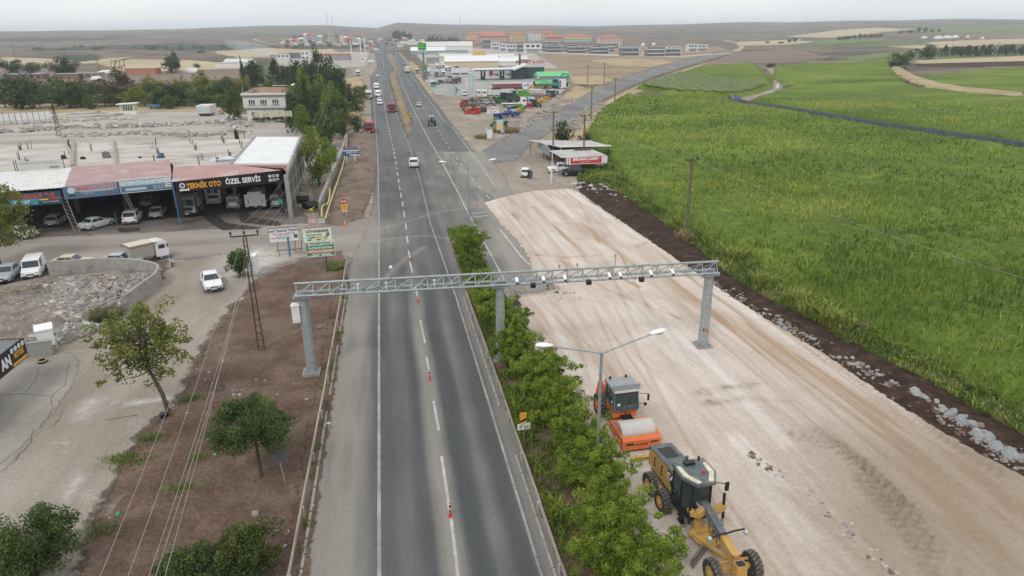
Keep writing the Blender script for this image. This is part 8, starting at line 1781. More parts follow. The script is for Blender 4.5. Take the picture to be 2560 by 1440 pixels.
for i, (x0, x1, yb, hp, wm) in enumerate([(1207, 1228, 122, 20, DG), (1228, 1250, 125, 17, WH_), (1249, 1267, 128, 17, WH_), (1266, 1292, 130, 18, WH_), (1293, 1311, 130, 17, DG), (1311, 1354, 132, 21, WH_), (1355, 1367, 127, 12, DG), (1366, 1405, 131, 14, DG), (1405, 1419, 128, 11, DG), (1420, 1465, 133, 14, DG), (1465, 1477, 129, 11, DG), (1477, 1521, 135, 14, DG), (1521, 1536, 129, 11, DG),
                                          (1356, 1398, 115, 9, DG), (1410, 1448, 116, 9, DG), (1456, 1498, 118, 9, DG), (1500, 1546, 121, 11, DG), (1553, 1597, 140, 18, DG), (1562, 1600, 126, 9, DG), (1617, 1662, 141, 15, DG), (1663, 1702, 140, 16, DG), (1625, 1665, 127, 9, DG), (1668, 1700, 127, 10, WH_), (1720, 1744, 129, 17, WH_), (1744, 1768, 127, 14, WH_)]):
 villa('%s villa, %s from the left in the %s row of the estate' % ('white' if wm is WH_ else 'slate-grey', ['first', 'second', 'third', 'fourth', 'fifth', 'sixth', 'seventh', 'eighth', 'ninth', 'tenth', 'eleventh', 'twelfth', 'thirteenth', 'first', 'second', 'third', 'fourth', 'fourteenth', 'fifth', 'fifteenth', 'sixteenth', 'sixth', 'seventh', 'seventeenth', 'eighteenth'][i], 'back' if yb < 122 or (i in (18, 21, 22)) else 'front'), x0, x1, yb, hp, wm)
for x, y, r in [(1607, 117, 5), (1634, 116, 5), (1609, 137, 3.2)]:
 k = ppm(x, y); q = pl(x, y); o_ = put('storage_dome', MB().ball((0, 0, r / k * .8), r / k, 14, 8), WH_, loc=(*q, float(hfn(*q))), smooth=True); tag(o_, 'white round dome behind the right-hand villas, %s' % {1607: 'the left large one', 1634: 'the right large one', 1609: 'the small pinkish one in front'}[x], 'dome')
WG = 'warehouses on the right of the highway'
for a in [('wide pale-roofed warehouse farthest back', 1058, 1183, 131, 14, 40, WH_, PRF, 'gable'), ('low white warehouse beside the green pylon', 1027, 1114, 137, 9, 30, BGW, WROOF, 'gable'), ('blue-grey workshop in front of the far warehouse', 1114, 1170, 134, 8, 14, BGW, PRF, 'flat'), ('small dark shed with a white roof', 1096, 1139, 143, 9, 12, SR, WROOF, 'flat'),
          ('long narrow cream warehouse', 1099, 1184, 147, 6, 16, CRW, PRF, 'gable'), ('long narrow cream warehouse right of the arched hall', 1216, 1286, 147, 6, 16, CRW, PRF, 'gable'), ('yellow hall with an arched gable between the cream warehouses', 1183, 1216, 148, 11, 20, A_('yellow_hall', (.62, .44, .16)), A_('yellow_hall', (.62, .44, .16)), 'barrel'),
          ('large cream warehouse with a pale roof behind the parked lorries', 1113, 1248, 170, 15, 26, CRW, WROOF, 'gable'), ('white-roofed hall behind the fuel canopy', 1250, 1296, 163, 9, 18, WH_, WROOF, 'gable'), ('grey-roofed hall right of the fuel canopy', 1252, 1320, 155, 6, 20, BGW, PRF, 'gable'),
          ('grey office with a green emblem behind the pylon', 1066, 1098, 160, 14, 12, SR, SR, 'flat'), ('low sandy shed behind the box trailers', 1071, 1084, 168, 6, 8, CRW, PRF, 'flat'), ('white houses cluster left of the warehouses', 1004, 1050, 113, 8, 20, WH_, WH_, 'flat')]:
 bld(a[0], *a[1:4], a[4], a[5], a[6], a[7], a[8], name='warehouse' if 'house' in a[0] or 'hall' in a[0] else 'shed', cat='warehouse', group=WG)
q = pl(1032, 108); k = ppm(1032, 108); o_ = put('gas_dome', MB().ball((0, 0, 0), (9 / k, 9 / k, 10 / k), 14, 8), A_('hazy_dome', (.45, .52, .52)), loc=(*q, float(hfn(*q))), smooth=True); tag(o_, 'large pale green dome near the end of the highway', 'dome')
# fuel station
t, w, h = bld('dark green hall of the fuel station with a ribbed front', 1297, 1361, 197, 26, 16, DGN, SR, 'flat', name='fuel_hall', cat='station building')
for i in range(16): put('rib', MB().box((w * (i + .5) / 16, -.12, h * .33), (.35, .15, h * .62)), A_('green_rib', (.06, .15, .12)), t)
put('rail', MB().box((w * .35, 1.0, h + .4), (w * .8, .15, .15)), WH_, t); text('MEHMET & CAD', 2.2, C_('roof_red', (.42, .07, .08)), t, (w * .5, 6, h + 2.6), bold=.04); put('mast', MB().cyl((.6, 0, 0), (.6, 0, h + 7), .5), DGN, t)
q = gp(1203, 201); t = thing('fuel_canopy', 'fuel station canopy with a white swept roof on green columns', 'canopy', q, -.05)
put('roof', MB().prism([(-4, 5.6), (17.5, 5.8), (24, 8.0), (24, 7.3), (17.5, 4.9), (-4, 4.8)], 'y', -2, 10), WROOF, t); put('edge', MB().box((6.5, -2.06, 5.1), (20.5, .1, .6)), DG, t)
for x in (.3, 1.9, 10.5, 12): put('column', MB().box((x, 1, 2.4), (.9, .9, 4.8)), DGN, t)
put('pump', MB().box((1, 1, 1), (2.2, .7, 2)), DGN, t); put('pump', MB().box((11, 1, 1), (2.2, .7, 2)), DGN, t); put('shop', MB().box((20, 7, 2.6), (7, 8, 5.2)), GLASSB, t)
t = thing('pylon_sign', 'tall green pylon sign of the fuel station', 'sign', gp(1062, 199)); k = ppm(1062, 199)
put('base', MB().box((.3, 0, 3.6), (2.3, 1.3, 7.2)), DG, t); put('column', MB().box((-.1, 0, 9), (.9, .9, 14)), DG, t); b = put('sign_box', MB().box((-.6, 0, 17.0), (4.4, 1.2, 3.4)), A_('logo_green', (.03, .30, .05)), t); text('BİL', 2.4, A_('logo_lime', (.18, .48, .06)), b, (-.6, -.65, 17), bold=.04)
text('EUROPET', .8, NAVY, put('name_box', MB().box((-.5, 0, 14.8), (3.8, 1.1, .9)), WH_, t), (-.5, -.58, 14.8)); put('arrow_panel', MB().box((.7, -.7, 5.7), (1.5, .1, 1.3)), A_('logo_green', (.03, .30, .05)), t); put('price_line', MB().box((.4, -.7, 4.3), (1.4, .1, .2)), WH_, t)
for x, y, s, lb in [(1144, 240, 1, 'green arrow board on the near edge of the fuel yard'), (1084, 226, .75, 'small green arrow board beside the right carriageway')]:
 t = thing('arrow_sign', lb, 'sign', gp(x, y)); t.scale = (s, s, s); put('post', MB().cyl((-.6, 0, 0), (-.6, 0, 3.8), .09), DG, t); put('plate', MB().prism([(-.5, 1.0), (.55, 2.3), (-.5, 3.6)], 'y', -.1, .02) if s == 1 else MB().box((0, 0, 2.4), (3.4, .1, 1.1)), A_('arrow_green', (.03, .42, .10)), t)
for i, (x, yb, yt, c) in enumerate([(1171, 238, 196, WH_), (1178, 238, 188, None), (1183, 238, 186, A_('flag_green', (.45, .65, .50)))]):
 hh = (yb - yt) / ppm(x, yb) / .93; t = thing('flag_pole', 'flag pole at the edge of the fuel yard, %s of three' % ['left', 'middle', 'right'][i], 'flag pole', gp(x, yb)); put('pole', MB().cyl((0, 0, 0), (0, 0, hh), .07), STEELD, t)
 if c: put('flag', MB().prism([(-.1, hh * .4), (-.9, hh * .45), (-.7, hh * .9), (0, hh * .97)], 'y', -.03, .03), c, t)
t, w, h = bld('long dark hall with a bright green roof', 1350, 1427, 213, 21, 13, SR, BRT, 'gable', name='green_roof_hall', cat='hall', rz=0)
put('end_sign', MB().box((-.6, 1.5, h * 1.0), (.3, 4, 2.4)), A_('pale_sign', (.55, .52, .52)), t); put('green_panel', MB().box((-.1, 6, h * .45), (.3, 12, h * .9)), A_('green_side', (.14, .32, .16)), t)
t, w, h = bld('small green-gabled site office in front of the green-roofed hall', 1342, 1381, 224, 14, 6, A_('olive_wall', (.22, .22, .12)), BRT, 'gable', name='site_office', cat='office', rz=0); put('window', MB().box((w * .6, -.1, h * .5), (1.8, .1, 1.2)), GLASSB, t); put('gable', MB().prism([(-.5, h), (w + .5, h), (w / 2, h + 1.8)], 'y', -.5, -.2), BRT, t)
# vehicles and machines in the yards
YG = 'lorries parked in the fuel yard'
for lb, x, y, rz, c, bx, kd, L in [('white box lorry beside the pylon base', 1070, 189, 0, CW, (.6, .6, .6), 'box', 9), ('blue-sided box lorry in the front row of the fuel yard', 1092, 192, 0, (.2, .35, .5), (.5, .52, .53), 'box', 9), ('pale box lorry next to the blue-sided one', 1108, 191, 0, CW, (.58, .58, .6), 'box', 9), ('left white lorry of the rear pair', 1093, 173, .1, CW, (.62, .62, .62), 'box', 8), ('right white lorry of the rear pair', 1107, 172, .1, CW, (.62, .62, .62), 'box', 8),
                                   ('white tanker lorry beside the cream warehouse', 1122, 178, .15, CW, (.6, .6, .6), 'tank', 9), ('dark red lorry in front of the cream warehouse', 1142, 177, 0, (.22, .03, .05), (.12, .1, .1), 'tipper', 8), ('plain white box trailer seen side on', 1166, 187, PI / 2, CW, (.66, .66, .66), 'box', 11), ('long grey trailer with a red cab under the canopy', 1236, 190, -PI / 2, (.3, .03, .05), (.42, .43, .44), 'box', 14),
                                   ('mixer-like tanker behind the car carrier', 1142, 206, .35, (.3, .27, .24), (.42, .38, .36), 'tank', 8), ('long lorry with a curved tarpaulin facing right', 1300, 226, PI / 2, CW, (.26, .09, .08), 'tipper', 15)]:
 semi(lb, gp(x, y), rz, c, bx, YG, L, kd)
t = truck('car carrier lorry loaded with two cars in the fuel yard', gp(1128, 209), .3, (.10, .10, .10), 11, A_('carrier', (.36, .33, .29)), .9, group=YG, open_=True)
car('sedan', 'silver car on the upper deck of the car carrier', (*gp(1124, 200), 2.0), .3, (.4, .42, .44)); car('sedan', 'dark car on the front of the car carrier', (*gp(1127, 206), 1.9), .3, (.06, .07, .08))
for lb, kd, x, y, rz, c in [('white car in the fuel yard near the pylon', 'hatch', 1079, 206, 1.2, CW), ('black car at the fuel yard edge', 'sedan', 1088, 212, 1.4, (.02, .02, .025)), ('black off-road car in the fuel yard', 'suv', 1103, 208, .4, (.02, .02, .025)), ('white car under the left end of the fuel canopy', 'sedan', 1183, 191, 1.5, CW), ('white car under the right end of the fuel canopy', 'sedan', 1258, 195, 1.5, CW),
       ('white pickup beside the flag poles', 'combi', 1161, 239, .1, CW), ('grey saloon parked under the curved tarpaulin lorry', 'sedan', 1309, 233, 1.6, (.2, .22, .25)), ('white saloon between the green hall and the lorry', 'sedan', 1336, 214, 1.2, CW), ('white saloon left of the green-gabled office', 'sedan', 1326, 210, 1.3, CW)]:
 car(kd, lb, gp(x, y), rz, c, 'cars in the fuel yard')
truck('green truck beside the far right carriageway', gp(1043, 184), 0, (.5, .5, .48), 7, (.08, .30, .12), 1.6, roofc=(.1, .4, .15))
truck('white stake truck with its cab to the left beside the scrap heap', gp(1240, 244), -PI / 2, CW, 11, (.62, .62, .61), 1.7, open_=True, group='trucks at the machinery yard'); truck('white truck with an open bonnet left of the stake truck', gp(1207, 244), -PI / 2, CW, 5, (.15, .35, .2), 1.2, open_=True, group='trucks at the machinery yard')
truck('white flatbed truck facing right in the machinery yard', gp(1285, 267), PI / 2, CW, 8.5, WH_, .12, open_=True, group='trucks at the machinery yard'); truck('small blue and white truck right of the flatbed', gp(1318, 265), 1.0, (.4, .45, .6), 5, (.2, .25, .4), .5, open_=True, group='trucks at the machinery yard')
t, w, h = bld('pale yard office with a white awning in the machinery yard', 1325, 1366, 250, 13, 6, A_('pinkgrey', (.34, .29, .27)), A_('mauve_roof', (.34, .26, .25)), 'flat', 1, 4, name='yard_office', cat='office', rz=0); put('awning', MB().box((w * .45, 2, h + 1.8), (w * .7, 3.5, .12), ry=.05), WH_, t)
for x in (.3, w * .9): put('post', MB().cyl((x, .4, 0), (x, .4, h + 1.7), .08), WH_, t)
def machine(lb, x, y, rz, col, col2, s=1.0, kind='harvester', group=None):
 t = thing(kind, lb, {'harvester': 'harvester', 'excavator': 'excavator', 'implement': 'farm machine', 'tractor': 'tractor'}[kind], (*gp(x, y), .03), rz, group); c1 = M('farm_%s' % str(col), col, .5, var=.12); c2 = M('farm_%s' % str(col2), col2, .5, var=.12)
 if kind == 'harvester':
  put('body', MB().prism([(-2.2, .9), (-2.2, 2.4), (2.2, 2.6), (2.8, 1.6), (2.4, .8)], 'y', -1.3, 1.3), c1, t); put('cab', MB().box((-2.6, 0, 2.5), (1.2, 1.7, 1.5)), GLASS, t); put('roof', MB().box((-2.6, 0, 3.3), (1.4, 1.9, .12)), c2, t); put('stripe', MB().box((.2, -1.32, 1.3), (3.6, .04, .25)), c2, t); put('header', MB().box((-4.2, 0, .7), (1.0, 4.2, .8)), c2, t); put('grain_tank', MB().box((.2, 0, 2.8), (2.4, 2.2, .6), taper=1.15), c1, t)
  for u in (-1.5, 1.5): put('wheel', MB().cyl((-1.6, u - .25, .8), (-1.6, u + .25, .8), .8, n=16), RUBBER, t); put('wheel', MB().cyl((1.8, u - .2, .5), (1.8, u + .2, .5), .5, n=14), RUBBER, t)
 elif kind == 'excavator':
  for u in (-1, 1): put('track', MB().prism([(-1.9, .4), (-1.5, .9), (1.5, .9), (1.9, .4), (1.5, 0), (-1.5, 0)], 'y', u - .28, u + .28), BLACK, t)
  put('house', MB().prism([(-2.2, 1.0), (-2.3, 2.1), (-.2, 2.2), (1.3, 1.9), (1.3, 1.0)], 'y', -1.25, 1.25), c1, t); put('cab', MB().box((.5, -.7, 2.2), (1.5, 1.0, 1.7)), GLASS, t); put('boom', MB().bar((1.0, .2, 1.8), (3.6, .2, 4.6), .5).bar((3.6, .2, 4.6), (5.6, .2, 4.3), .45), c1, t); put('stick', MB().bar((5.6, .2, 4.4), (5.0, .2, 1.6), .35), c1, t); put('bucket', MB().prism([(4.4, 1.6), (5.4, 1.7), (5.3, .6), (4.5, .4)], 'y', -.4, .8), BLACK, t)
 elif kind == 'tractor':
  put('hood', MB().box((-1.2, 0, 1.25), (1.8, .8, .75)), c1, t); put('cab', MB().box((.4, 0, 1.9), (1.3, 1.3, 1.3)), GLASS, t); put('roof', MB().box((.4, 0, 2.62), (1.5, 1.5, .14)), c2, t)
  for u in (-.85, .85): put('wheel', MB().cyl((.7, u - .2, .8), (.7, u + .2, .8), .8, n=16), RUBBER, t); put('wheel', MB().cyl((-1.6, u - .15, .45), (-1.6, u + .15, .45), .45, n=14), RUBBER, t)
 else:
  R = random.Random(int(x * 7 + y)); put('frame', MB().box((0, 0, .9), (2.4, .3, .2)).box((0, .7, .6), (2.2, .15, .15)).bar((-.8, -.6, .4), (.2, .8, 1.6), .15), c1, t)
  put('hopper', MB().box((-.3, 0, 1.35), (1.5, 1.0, .7), taper=1.3), c2, t)
  for i in range(5): put('tine', MB().bar((-1.1 + i * .5, .2, .9), (-1.1 + i * .5 + R.uniform(-.2, .2), -.5, .05), .09), c1, t)
  put('wheel', MB().cyl((1.2, -.1, .4), (1.2, .1, .4), .4, n=12), RUBBER, t)
 t.scale = (s, s, s); return t
G1, G2, YE, OR_, BL, RD, TE = (.035, .13, .04), (.12, .3, .05), (.55, .50, .06), (.65, .25, .03), (.03, .11, .30), (.38, .03, .03), (.02, .30, .28)
MG = 'machines for sale in the machinery yard'
machine('teal excavator with its boom raised beside the green-roofed hall', 1382, 222, .15, TE, TE, 1.35, 'excavator'); machine('yellow wheel loader left of the teal excavator', 1350, 222, .4, (.5, .3, .03), (.5, .3, .03), 1.0, 'harvester')
for x, y, s, lb in [(1405, 222, 1.3, 'white container behind the teal excavator')]: t = thing('container', lb, 'container', gp(x, y)); put('box', MB().box((0, 0, 2.3), (3.2, 2.5, 3.4)), WH_, t); put('door', MB().box((-1.2, -1.27, 2.2), (.9, .05, 2.8)), DG, t); put('wheel', MB().cyl((1, -1, .5), (1, -.6, .5), .5), RUBBER, t)
machine('green box-bodied harvester at the back of the machinery yard', 1305, 252, 0, G2, (.5, .5, .4), 1.15, 'harvester', MG); machine('dark green harvester behind the white flatbed', 1274, 257, .5, (.05, .07, .08), G1, 1.1, 'harvester', MG); machine('low yellow and green harvester header above the scrap heap', 1218, 252, 0, YE, G1, .9, 'implement', MG); machine('second yellow and green header left end', 1200, 250, 0, G1, YE, .9, 'implement', MG); machine('small green and yellow harvester right of the scrap heap', 1249, 258, 0, G1, YE, .75, 'harvester', MG)
for i, (x, y, c, c2, kd, nm) in enumerate([(1333, 262, OR_, YE, 'implement', 'orange sprayer'), (1343, 264, OR_, OR_, 'implement', 'long orange sprayer'), (1354, 258, OR_, YE, 'implement', 'orange and yellow spreader'), (1364, 254, YE, OR_, 'implement', 'yellow spreader'), (1374, 250, OR_, G1, 'implement', 'orange tank sprayer at the right end'), (1352, 248, (.2, .06, .25), RD, 'implement', 'purple plough'), (1340, 252, RD, (.2, .06, .25), 'implement', 'red and purple plough'), (1330, 255, BL, RD, 'implement', 'blue and red seeder'), (1338, 268, G1, YE, 'tractor', 'green tractor at the front'), (1378, 243, (.1, .2, .3), WH_.diffuse_color[:3], 'tractor', 'blue tractor with a white roof'), (1368, 240, G2, G2, 'tractor', 'green tractor in the back'), (1386, 236, BL, (.6, .6, .6), 'tractor', 'blue tractor by the teal excavator'),
                                           (1300, 274, G2, G2, 'implement', 'long green drill'), (1322, 272, RD, RD, 'implement', 'red harrow'), (1307, 280, (.1, .5, .05), G2, 'implement', 'lime green spreader'), (1298, 286, OR_, OR_, 'implement', 'small orange hopper'), (1243, 298, BL, BL, 'implement', 'blue plough frame at the left end'), (1252, 297, BL, BL, 'implement', 'blue plough with an upright beam'), (1262, 296, BL, (.05, .05, .15), 'implement', 'dark blue seed drill'), (1272, 292, BL, BL, 'implement', 'blue cultivator'),
                                           (1282, 288, BL, (.5, .5, .5), 'implement', 'blue cultivator with a white tank'), (1275, 281, (.1, .06, .3), BL, 'implement', 'violet plough'), (1287, 278, BL, G1, 'implement', 'blue and green tiller'), (1290, 294, BL, BL, 'implement', 'last blue plough in the row'), (1163, 262, RD, RD, 'implement', 'red drill at the top left of the scrap heap'), (1160, 274, RD, RD, 'implement', 'red tractor body left of the scrap heap'), (1175, 282, RD, OR_, 'implement', 'red harrow below the scrap heap'), (1190, 283, RD, RD, 'implement', 'second red harrow below the scrap heap'), (1239, 318, G1, G2, 'implement', 'green roller beside the poster board'), (1262, 318, (.03, .05, .03), G1, 'implement', 'dark green machine behind the poster board')]):
 machine(nm + ' in the machinery yard', x, y, rnd.uniform(0, 3), c, c2, 1.0 if y > 240 else .8, kd, MG)
rubble('scrap_heap', 'grey heap of scrap machine parts beside the junction', (lambda R: (lambda a: (a[0] + R.normal() * .6, a[1] + R.normal() * .6))(gp(R.uniform(1165, 1228), R.uniform(255, 280)))), 1300, .3, 1.5, [M('scrap_grey', (.22, .21, .20), .7, .2, var=.3), RC5, RUST, M('scrap_dark', (.07, .065, .06), .7)], 21, lambda x, y: rnd.uniform(0, .9))
for x0, y0, n, c in ((1165, 283, 60, RD), (1158, 262, 40, RD)): rubble('scrap_heap', 'red scrap parts at the edge of the scrap heap', (lambda R, x0=x0, y0=y0: gp(R.uniform(x0 - 6, x0 + 35 * (y0 > 270)), R.uniform(y0 - 3, y0 + 3))), n, .3, 1.0, [M('farm_%s' % str(c), c, .5)], x0, lambda x, y: rnd.uniform(0, .6))
# left side of the highway
bld('red-banded fuel station canopy left of the highway', 786, 872, 152, 14, 14, A_('canopy_shade', (.32, .27, .27)), A_('red_band', (.45, .05, .07)), name='fuel_station', cat='fuel station')
bld('white office block left of the red fuel station', 753, 774, 150, 19, 10, WH_, WH_, 'flat', 2, 2); bld('dark slatted workshop left of the white office', 722, 748, 146, 12, 10, DG, DG); bld('white shop with a red roof edge', 694, 722, 147, 11, 10, WH_, TILE, 'flat', 1, 3); bld('pale blue shed under the smoke', 676, 694, 146, 9, 10, BGW, PRF)
bld('white factory hall with a sloping roof on the left plain', 560, 626, 170, 13, 18, WH_, PRF, 'gable'); bld('low white annex with a dark gate left of the factory', 538, 560, 170, 11, 10, WH_, PRF); semi('white tank lorry beside the red fuel station', gp(805, 151), PI / 2, CW, (.65, .65, .65), None, 12, 'tank')
BG = 'brick sheds beyond the orchard'
bld('long brick shed with white windows at the far left', 14, 103, 200, 13, 8, BRK, SR, 'flat', 1, 5, name='brick_shed', cat='shed', group=BG); bld('long brick shed right of the dark wide tree', 135, 195, 198, 12, 8, BRK, SR, name='brick_shed', cat='shed', group=BG); bld('grey concrete end of the middle brick shed', 196, 246, 196, 12, 8, A_('shed_grey', (.32, .28, .25)), SR, 'flat', 1, 3, name='brick_shed', cat='shed', group=BG); bld('bright orange brick shed standing alone', 314, 388, 187, 14, 9, OBR, SR, name='brick_shed', cat='shed', group=BG)
for x, y, w, h, lb in [(203, 195, 20, 6, 'white covered pile beside the middle brick shed'), (242, 199, 28, 9, 'white van-like tarpaulin below the middle brick shed'), (478, 181, 42, 11, 'long white plastic tunnel right of the lone dark tree'), (268, 182, 50, 7, 'white heaps behind the walnut tree'), (690, 184, 14, 6, 'white plastic heap behind the pines'), (2310, 96, 18, 5, 'short white plastic tunnel, leftmost on the far right hill'), (2345, 97, 26, 7, 'first of three long white plastic tunnels'), (2368, 96, 26, 7, 'second of three long white plastic tunnels'), (2388, 95, 20, 7, 'third of three long white plastic tunnels'), (2419, 94, 12, 5, 'small white tunnel right of the three long ones'), (2456, 97, 12, 5, 'rightmost small white tunnel'), (1943, 222, 9, 13, 'white sacks stacked at the head of the water channel')]:
 q = pl(x, y); k = ppm(x, y); o_ = put('plastic_cover', MB().ball((0, 0, 0), (w / k / 2, w / k / 4, h / k), 12, 6, .08), WH_, loc=(*q, float(hfn(*q))), smooth=True); tag(o_, lb, 'plastic cover')
TG = 'hazy town blocks left of the far highway'
for i, (x0, x1, yb, hp) in enumerate([(760, 768, 105, 16), (769, 780, 105, 17), (781, 793, 106, 15), (794, 806, 106, 13), (819, 831, 106, 16), (850, 858, 108, 18), (860, 868, 112, 16), (872, 884, 112, 14), (884, 893, 108, 17), (893, 902, 112, 12), (704, 722, 106, 5), (726, 748, 107, 6), (745, 758, 105, 7), (868, 880, 100, 9), (905, 916, 106, 10)]):
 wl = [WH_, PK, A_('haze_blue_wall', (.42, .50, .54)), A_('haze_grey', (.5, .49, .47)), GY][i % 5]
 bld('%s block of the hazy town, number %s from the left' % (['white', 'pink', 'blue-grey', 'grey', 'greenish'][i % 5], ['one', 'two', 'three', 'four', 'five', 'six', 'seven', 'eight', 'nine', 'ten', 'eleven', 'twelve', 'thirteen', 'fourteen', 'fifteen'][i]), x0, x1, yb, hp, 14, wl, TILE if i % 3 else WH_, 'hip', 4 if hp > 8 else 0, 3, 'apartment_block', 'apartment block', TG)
for i, (x, y) in enumerate([(930, 122), (915, 118), (898, 124), (935, 112), (925, 106), (990, 112), (1000, 118), (1008, 108), (990, 104), (940, 126), (920, 128)]): bld('small roadside shop beside the far highway, %s' % ['red one', 'pale one', 'grey one', 'white one', 'farthest white one', 'blue-grey right one', 'white right one', 'pink right one', 'farthest right one', 'small left one', 'red-roofed left one'][i], x - 6, x + 6, y, 5, 10, [PK, WH_, SR, WH_, WH_, BGW, WH_, PK, WH_, WH_, OC][i], [TILE, PRF][i % 2], name='roadside_shop', cat='shop')
bld('white farmhouse in the far green field on the right', 1989, 2001, 104, 6, 8, WH_, WH_, 'flat', 1, 2, 'farmhouse', 'farmhouse'); bld('white tall farmhouse among trees on the right horizon', 2307, 2316, 80, 9, 10, WH_, WH_, 'flat', name='farmhouse', cat='farmhouse')
for x, yb, hp, w, col, lb in [(880, 150, 47, 8, A_('logo_red', (.40, .03, .04)), 'tall red square pylon sign beside the far highway'), (903, 140, 36, 8, A_('logo_blue', (.35, .45, .55)), 'white and blue pylon sign between the two tall pylons'), (914, 148, 56, 9, A_('logo_redwhite', (.62, .38, .38)), 'tallest white pylon sign with red lines'), (908, 158, 14, 11, WH_, 'low white sign below the tall pylons')]:
 k = ppm(x, yb); t = thing('pylon_sign', lb, 'sign', gp(x, yb)); H_ = hp / k / .93; W2 = w / k; put('column', MB().box((0, 0, H_ / 2), (.9, .9, H_)), WH_, t); b = put('sign_box', MB().box((-.3, -.1, H_ - W2 / 2), (W2, .9, W2)), col, t)
 put('emblem', MB().box((-.3, -.6, H_ - W2 * .5), (W2 * .5, .05, W2 * .35)), WH_ if w == 8 else TILE, b)
for x, yb, yt, lb in [(40, 152, 118, 'dark lattice pylon on the left plain'), (249, 182, 153, 'thin pole above the middle brick sheds'), (316, 186, 153, 'thin pole beside the orange brick shed'), (2376, 142, 105, 'pale pole left of the far evergreens'), (2488, 150, 112, 'pale pole among the far evergreens'), (2313, 118, 98, 'distant pole right of the farm row'), (2222, 122, 100, 'distant pole in the far green fields'), (2162, 118, 100, 'distant pole left in the far fields'), (1350, 158, 128, 'pole above the fuel hall'), (1296, 150, 120, 'dark green pole by the villas')]:
 t = thing('utility_pole', lb, 'utility pole', pl(x, yb)); hh = (yb - yt) / ppm(x, yb) / .93; put('pole', MB().cyl((0, 0, 0), (0, 0, hh), .22, .14), RUST if x < 400 else CONC, t); put('crossarm', MB().box((0, 0, hh - .4), (2.6, .2, .3)), RUST, t)
LG = 'street lamps along the far right carriageway'
for i, (x, yb, hp) in enumerate([(1137, 240, 40), (1089, 222, 40), (1070, 200, 34), (1220, 222, 25)]):
 hh = hp / ppm(x, yb) / .93; t = thing('street_lamp', 'slim street lamp at the edge of the fuel yard, %s from the camera' % ['first', 'second', 'third', 'fourth'][i], 'street lamp', gp(x, yb), 0, LG); put('pole', MB().cyl((0, 0, 0), (0, 0, hh), .09, .06), STEELD, t); put('lamp_head', MB().box((-.5, 0, hh), (1.2, .25, .12)), WHITEP, t)
for x, h_ in ((821, 48), (834, 46), (1151, 42)):
 q = pl(x, 90); k = ppm(x, 100) * .6; t = thing('radio_mast', 'thin radio mast on the skyline, %s' % {821: 'left one of the pair', 834: 'right one of the pair', 1151: 'the lone one near the centre'}[x], 'mast', (*q, float(hfn(*q)))); D_ = math.hypot(*q); put('mast', MB().cyl((0, 0, 0), (0, 0, h_ * D_ / FPX), .6 * D_ / 2000), A_('mast', (.45, .42, .42)), t)
# the blue-sided irrigation channel
ch = [gp(*p) for p in [(1826, 252), (1838, 263), (1852, 269), (1900, 276), (2000, 293), (2110, 313), (2200, 331), (2300, 345), (2400, 361), (2560, 386), (2700, 410)]]; ch = smooth_line(ch, 2); o0 = Vector(ch[0]); t = thing('irrigation_channel', 'long raised water channel with blue sides cutting through the maize', 'water channel', (*ch[0], 0))
CH = M('channel_blue', (.095, .12, .145), .6, var=.3, scale=.6); m1, m2 = MB(), MB()
for a, b in zip(ch[:-1], ch[1:]):
 d = (Vector(b) - Vector(a)).normalized(); n = Vector((-d.y, d.x));
 for s, m_ in ((-.9, m1), (.9, m2)): m_.bar((a[0] - o0.x + n.x * s, a[1] - o0.y + n.y * s, 1.15), (b[0] - o0.x + n.x * s, b[1] - o0.y + n.y * s, 1.15), .18, 2.3)
put('channel_wall', m1, CH, t); put('channel_wall', m2, CH, t)
sheet('channel_water', [(p[0] + .75, p[1] + .3) for p in ch] + [(p[0] - .75, p[1] - .3) for p in ch[::-1]], glassm('ditch_water', (.03, .04, .04), .1), 20, 1.0, .1, px=False)
t = thing('sluice_gate', 'blue sluice gate at the left end of the water channel', 'gate', gp(1840, 264)); put('gate', MB().box((0, 0, 1.6), (2.2, .2, 2.6)), A_('gate_blue', (.10, .2, .36)), t); put('pillar', MB().box((-1.4, 0, 1.7), (.4, .4, 3.4)), CONC, t); put('pillar', MB().box((1.4, 0, 1.7), (.4, .4, 3.4)), CONC, t)
sheet('dry_track', [(1830, 252), (1880, 238), (1930, 225), (1935, 195), (1915, 172), (1935, 172), (1955, 215), (1960, 226), (1890, 250), (1850, 262)], K_DUST, 14, 1.5, 1.5); sheet('dry_track', [(2225, 172), (2250, 172), (2290, 195), (2350, 214), (2430, 228), (2560, 240), (2560, 250), (2420, 240), (2330, 226), (2280, 210), (2235, 190)], K_TAN, 14, 1.5, 2.5, hf=lambda X, Y, sd: np.clip(sd, 0, 1) * 1.2)
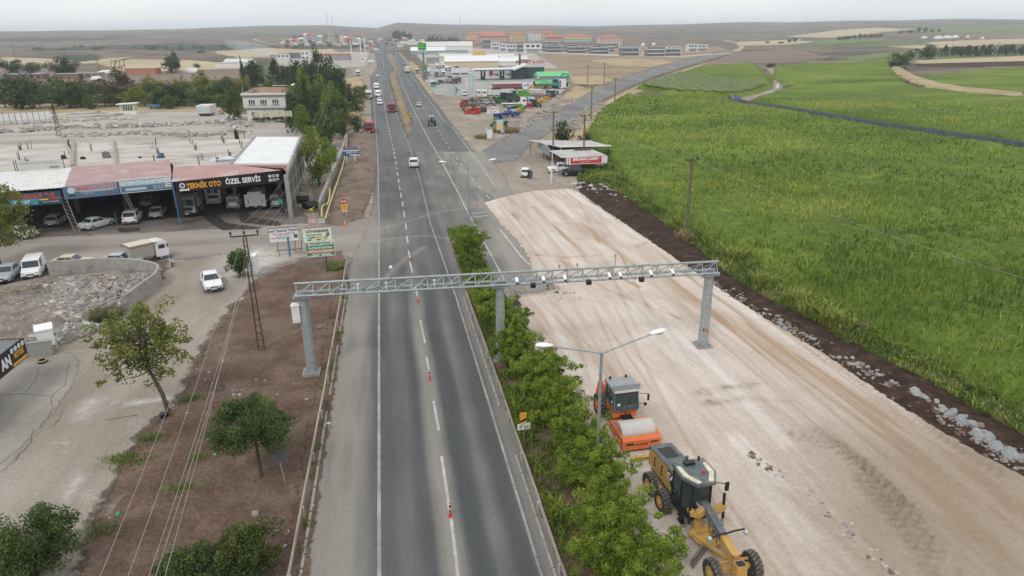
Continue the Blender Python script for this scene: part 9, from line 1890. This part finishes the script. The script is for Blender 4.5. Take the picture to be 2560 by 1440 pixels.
# smoke drifting off the field behind the sheds
q = gp(690, 146); m = bpy.data.materials.new('smoke'); m.use_nodes = True; N, L_ = nt(m); N.clear(); out = N.new('ShaderNodeOutputMaterial'); pv = N.new('ShaderNodeVolumePrincipled'); pv.inputs['Density'].default_value = .03; pv.inputs['Color'].default_value = (.85, .92, 1, 1); L_.new(pv.outputs[0], out.inputs['Volume'])
o_ = put('smoke', MB().ball((0, 0, 0), (34, 9, 7), 12, 6, .2), m, loc=(q[0] - 22, q[1] + 10, 9), rz=-.1); o_.rotation_euler = (0, .25, -.1); tag(o_, 'thin bluish smoke drifting left of the fuel station', None, None, 'stuff')

# the loose hazy town along both sides of the far highway
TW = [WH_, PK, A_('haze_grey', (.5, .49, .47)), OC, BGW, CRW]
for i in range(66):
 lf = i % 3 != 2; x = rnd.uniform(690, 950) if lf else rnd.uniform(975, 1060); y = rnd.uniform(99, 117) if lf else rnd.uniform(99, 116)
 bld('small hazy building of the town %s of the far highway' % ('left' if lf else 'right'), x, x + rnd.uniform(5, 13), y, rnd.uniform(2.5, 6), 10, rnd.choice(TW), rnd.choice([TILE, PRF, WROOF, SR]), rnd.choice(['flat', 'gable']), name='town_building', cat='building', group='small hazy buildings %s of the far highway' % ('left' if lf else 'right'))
for i in range(44): plant(rnd.choice(['dark', 'mid', 'low']), rnd.uniform(690, 1065), rnd.uniform(100, 122), rnd.uniform(7, 15), rnd.uniform(4, 8), 'small hazy tree between the buildings of the far town', 'trees of the far town')
# ------------------------------------------------------------------ the haze in the air
def haze():
 m = bpy.data.materials.new('haze'); m.use_nodes = True; N, L = nt(m); N.clear()
 out = N.new('ShaderNodeOutputMaterial'); pv = N.new('ShaderNodeVolumePrincipled')
 pv.inputs['Color'].default_value = (0.80, 0.90, 1.0, 1); pv.inputs['Density'].default_value = 0.00015
 pv.inputs['Anisotropy'].default_value = 0.0
 L.new(pv.outputs['Volume'], out.inputs['Volume'])
 b = MB().mm((-11500, -11500, -40), (11500, 11500, 125))
 tag(put('haze', b, m), None, None, None, 'stuff')
haze()
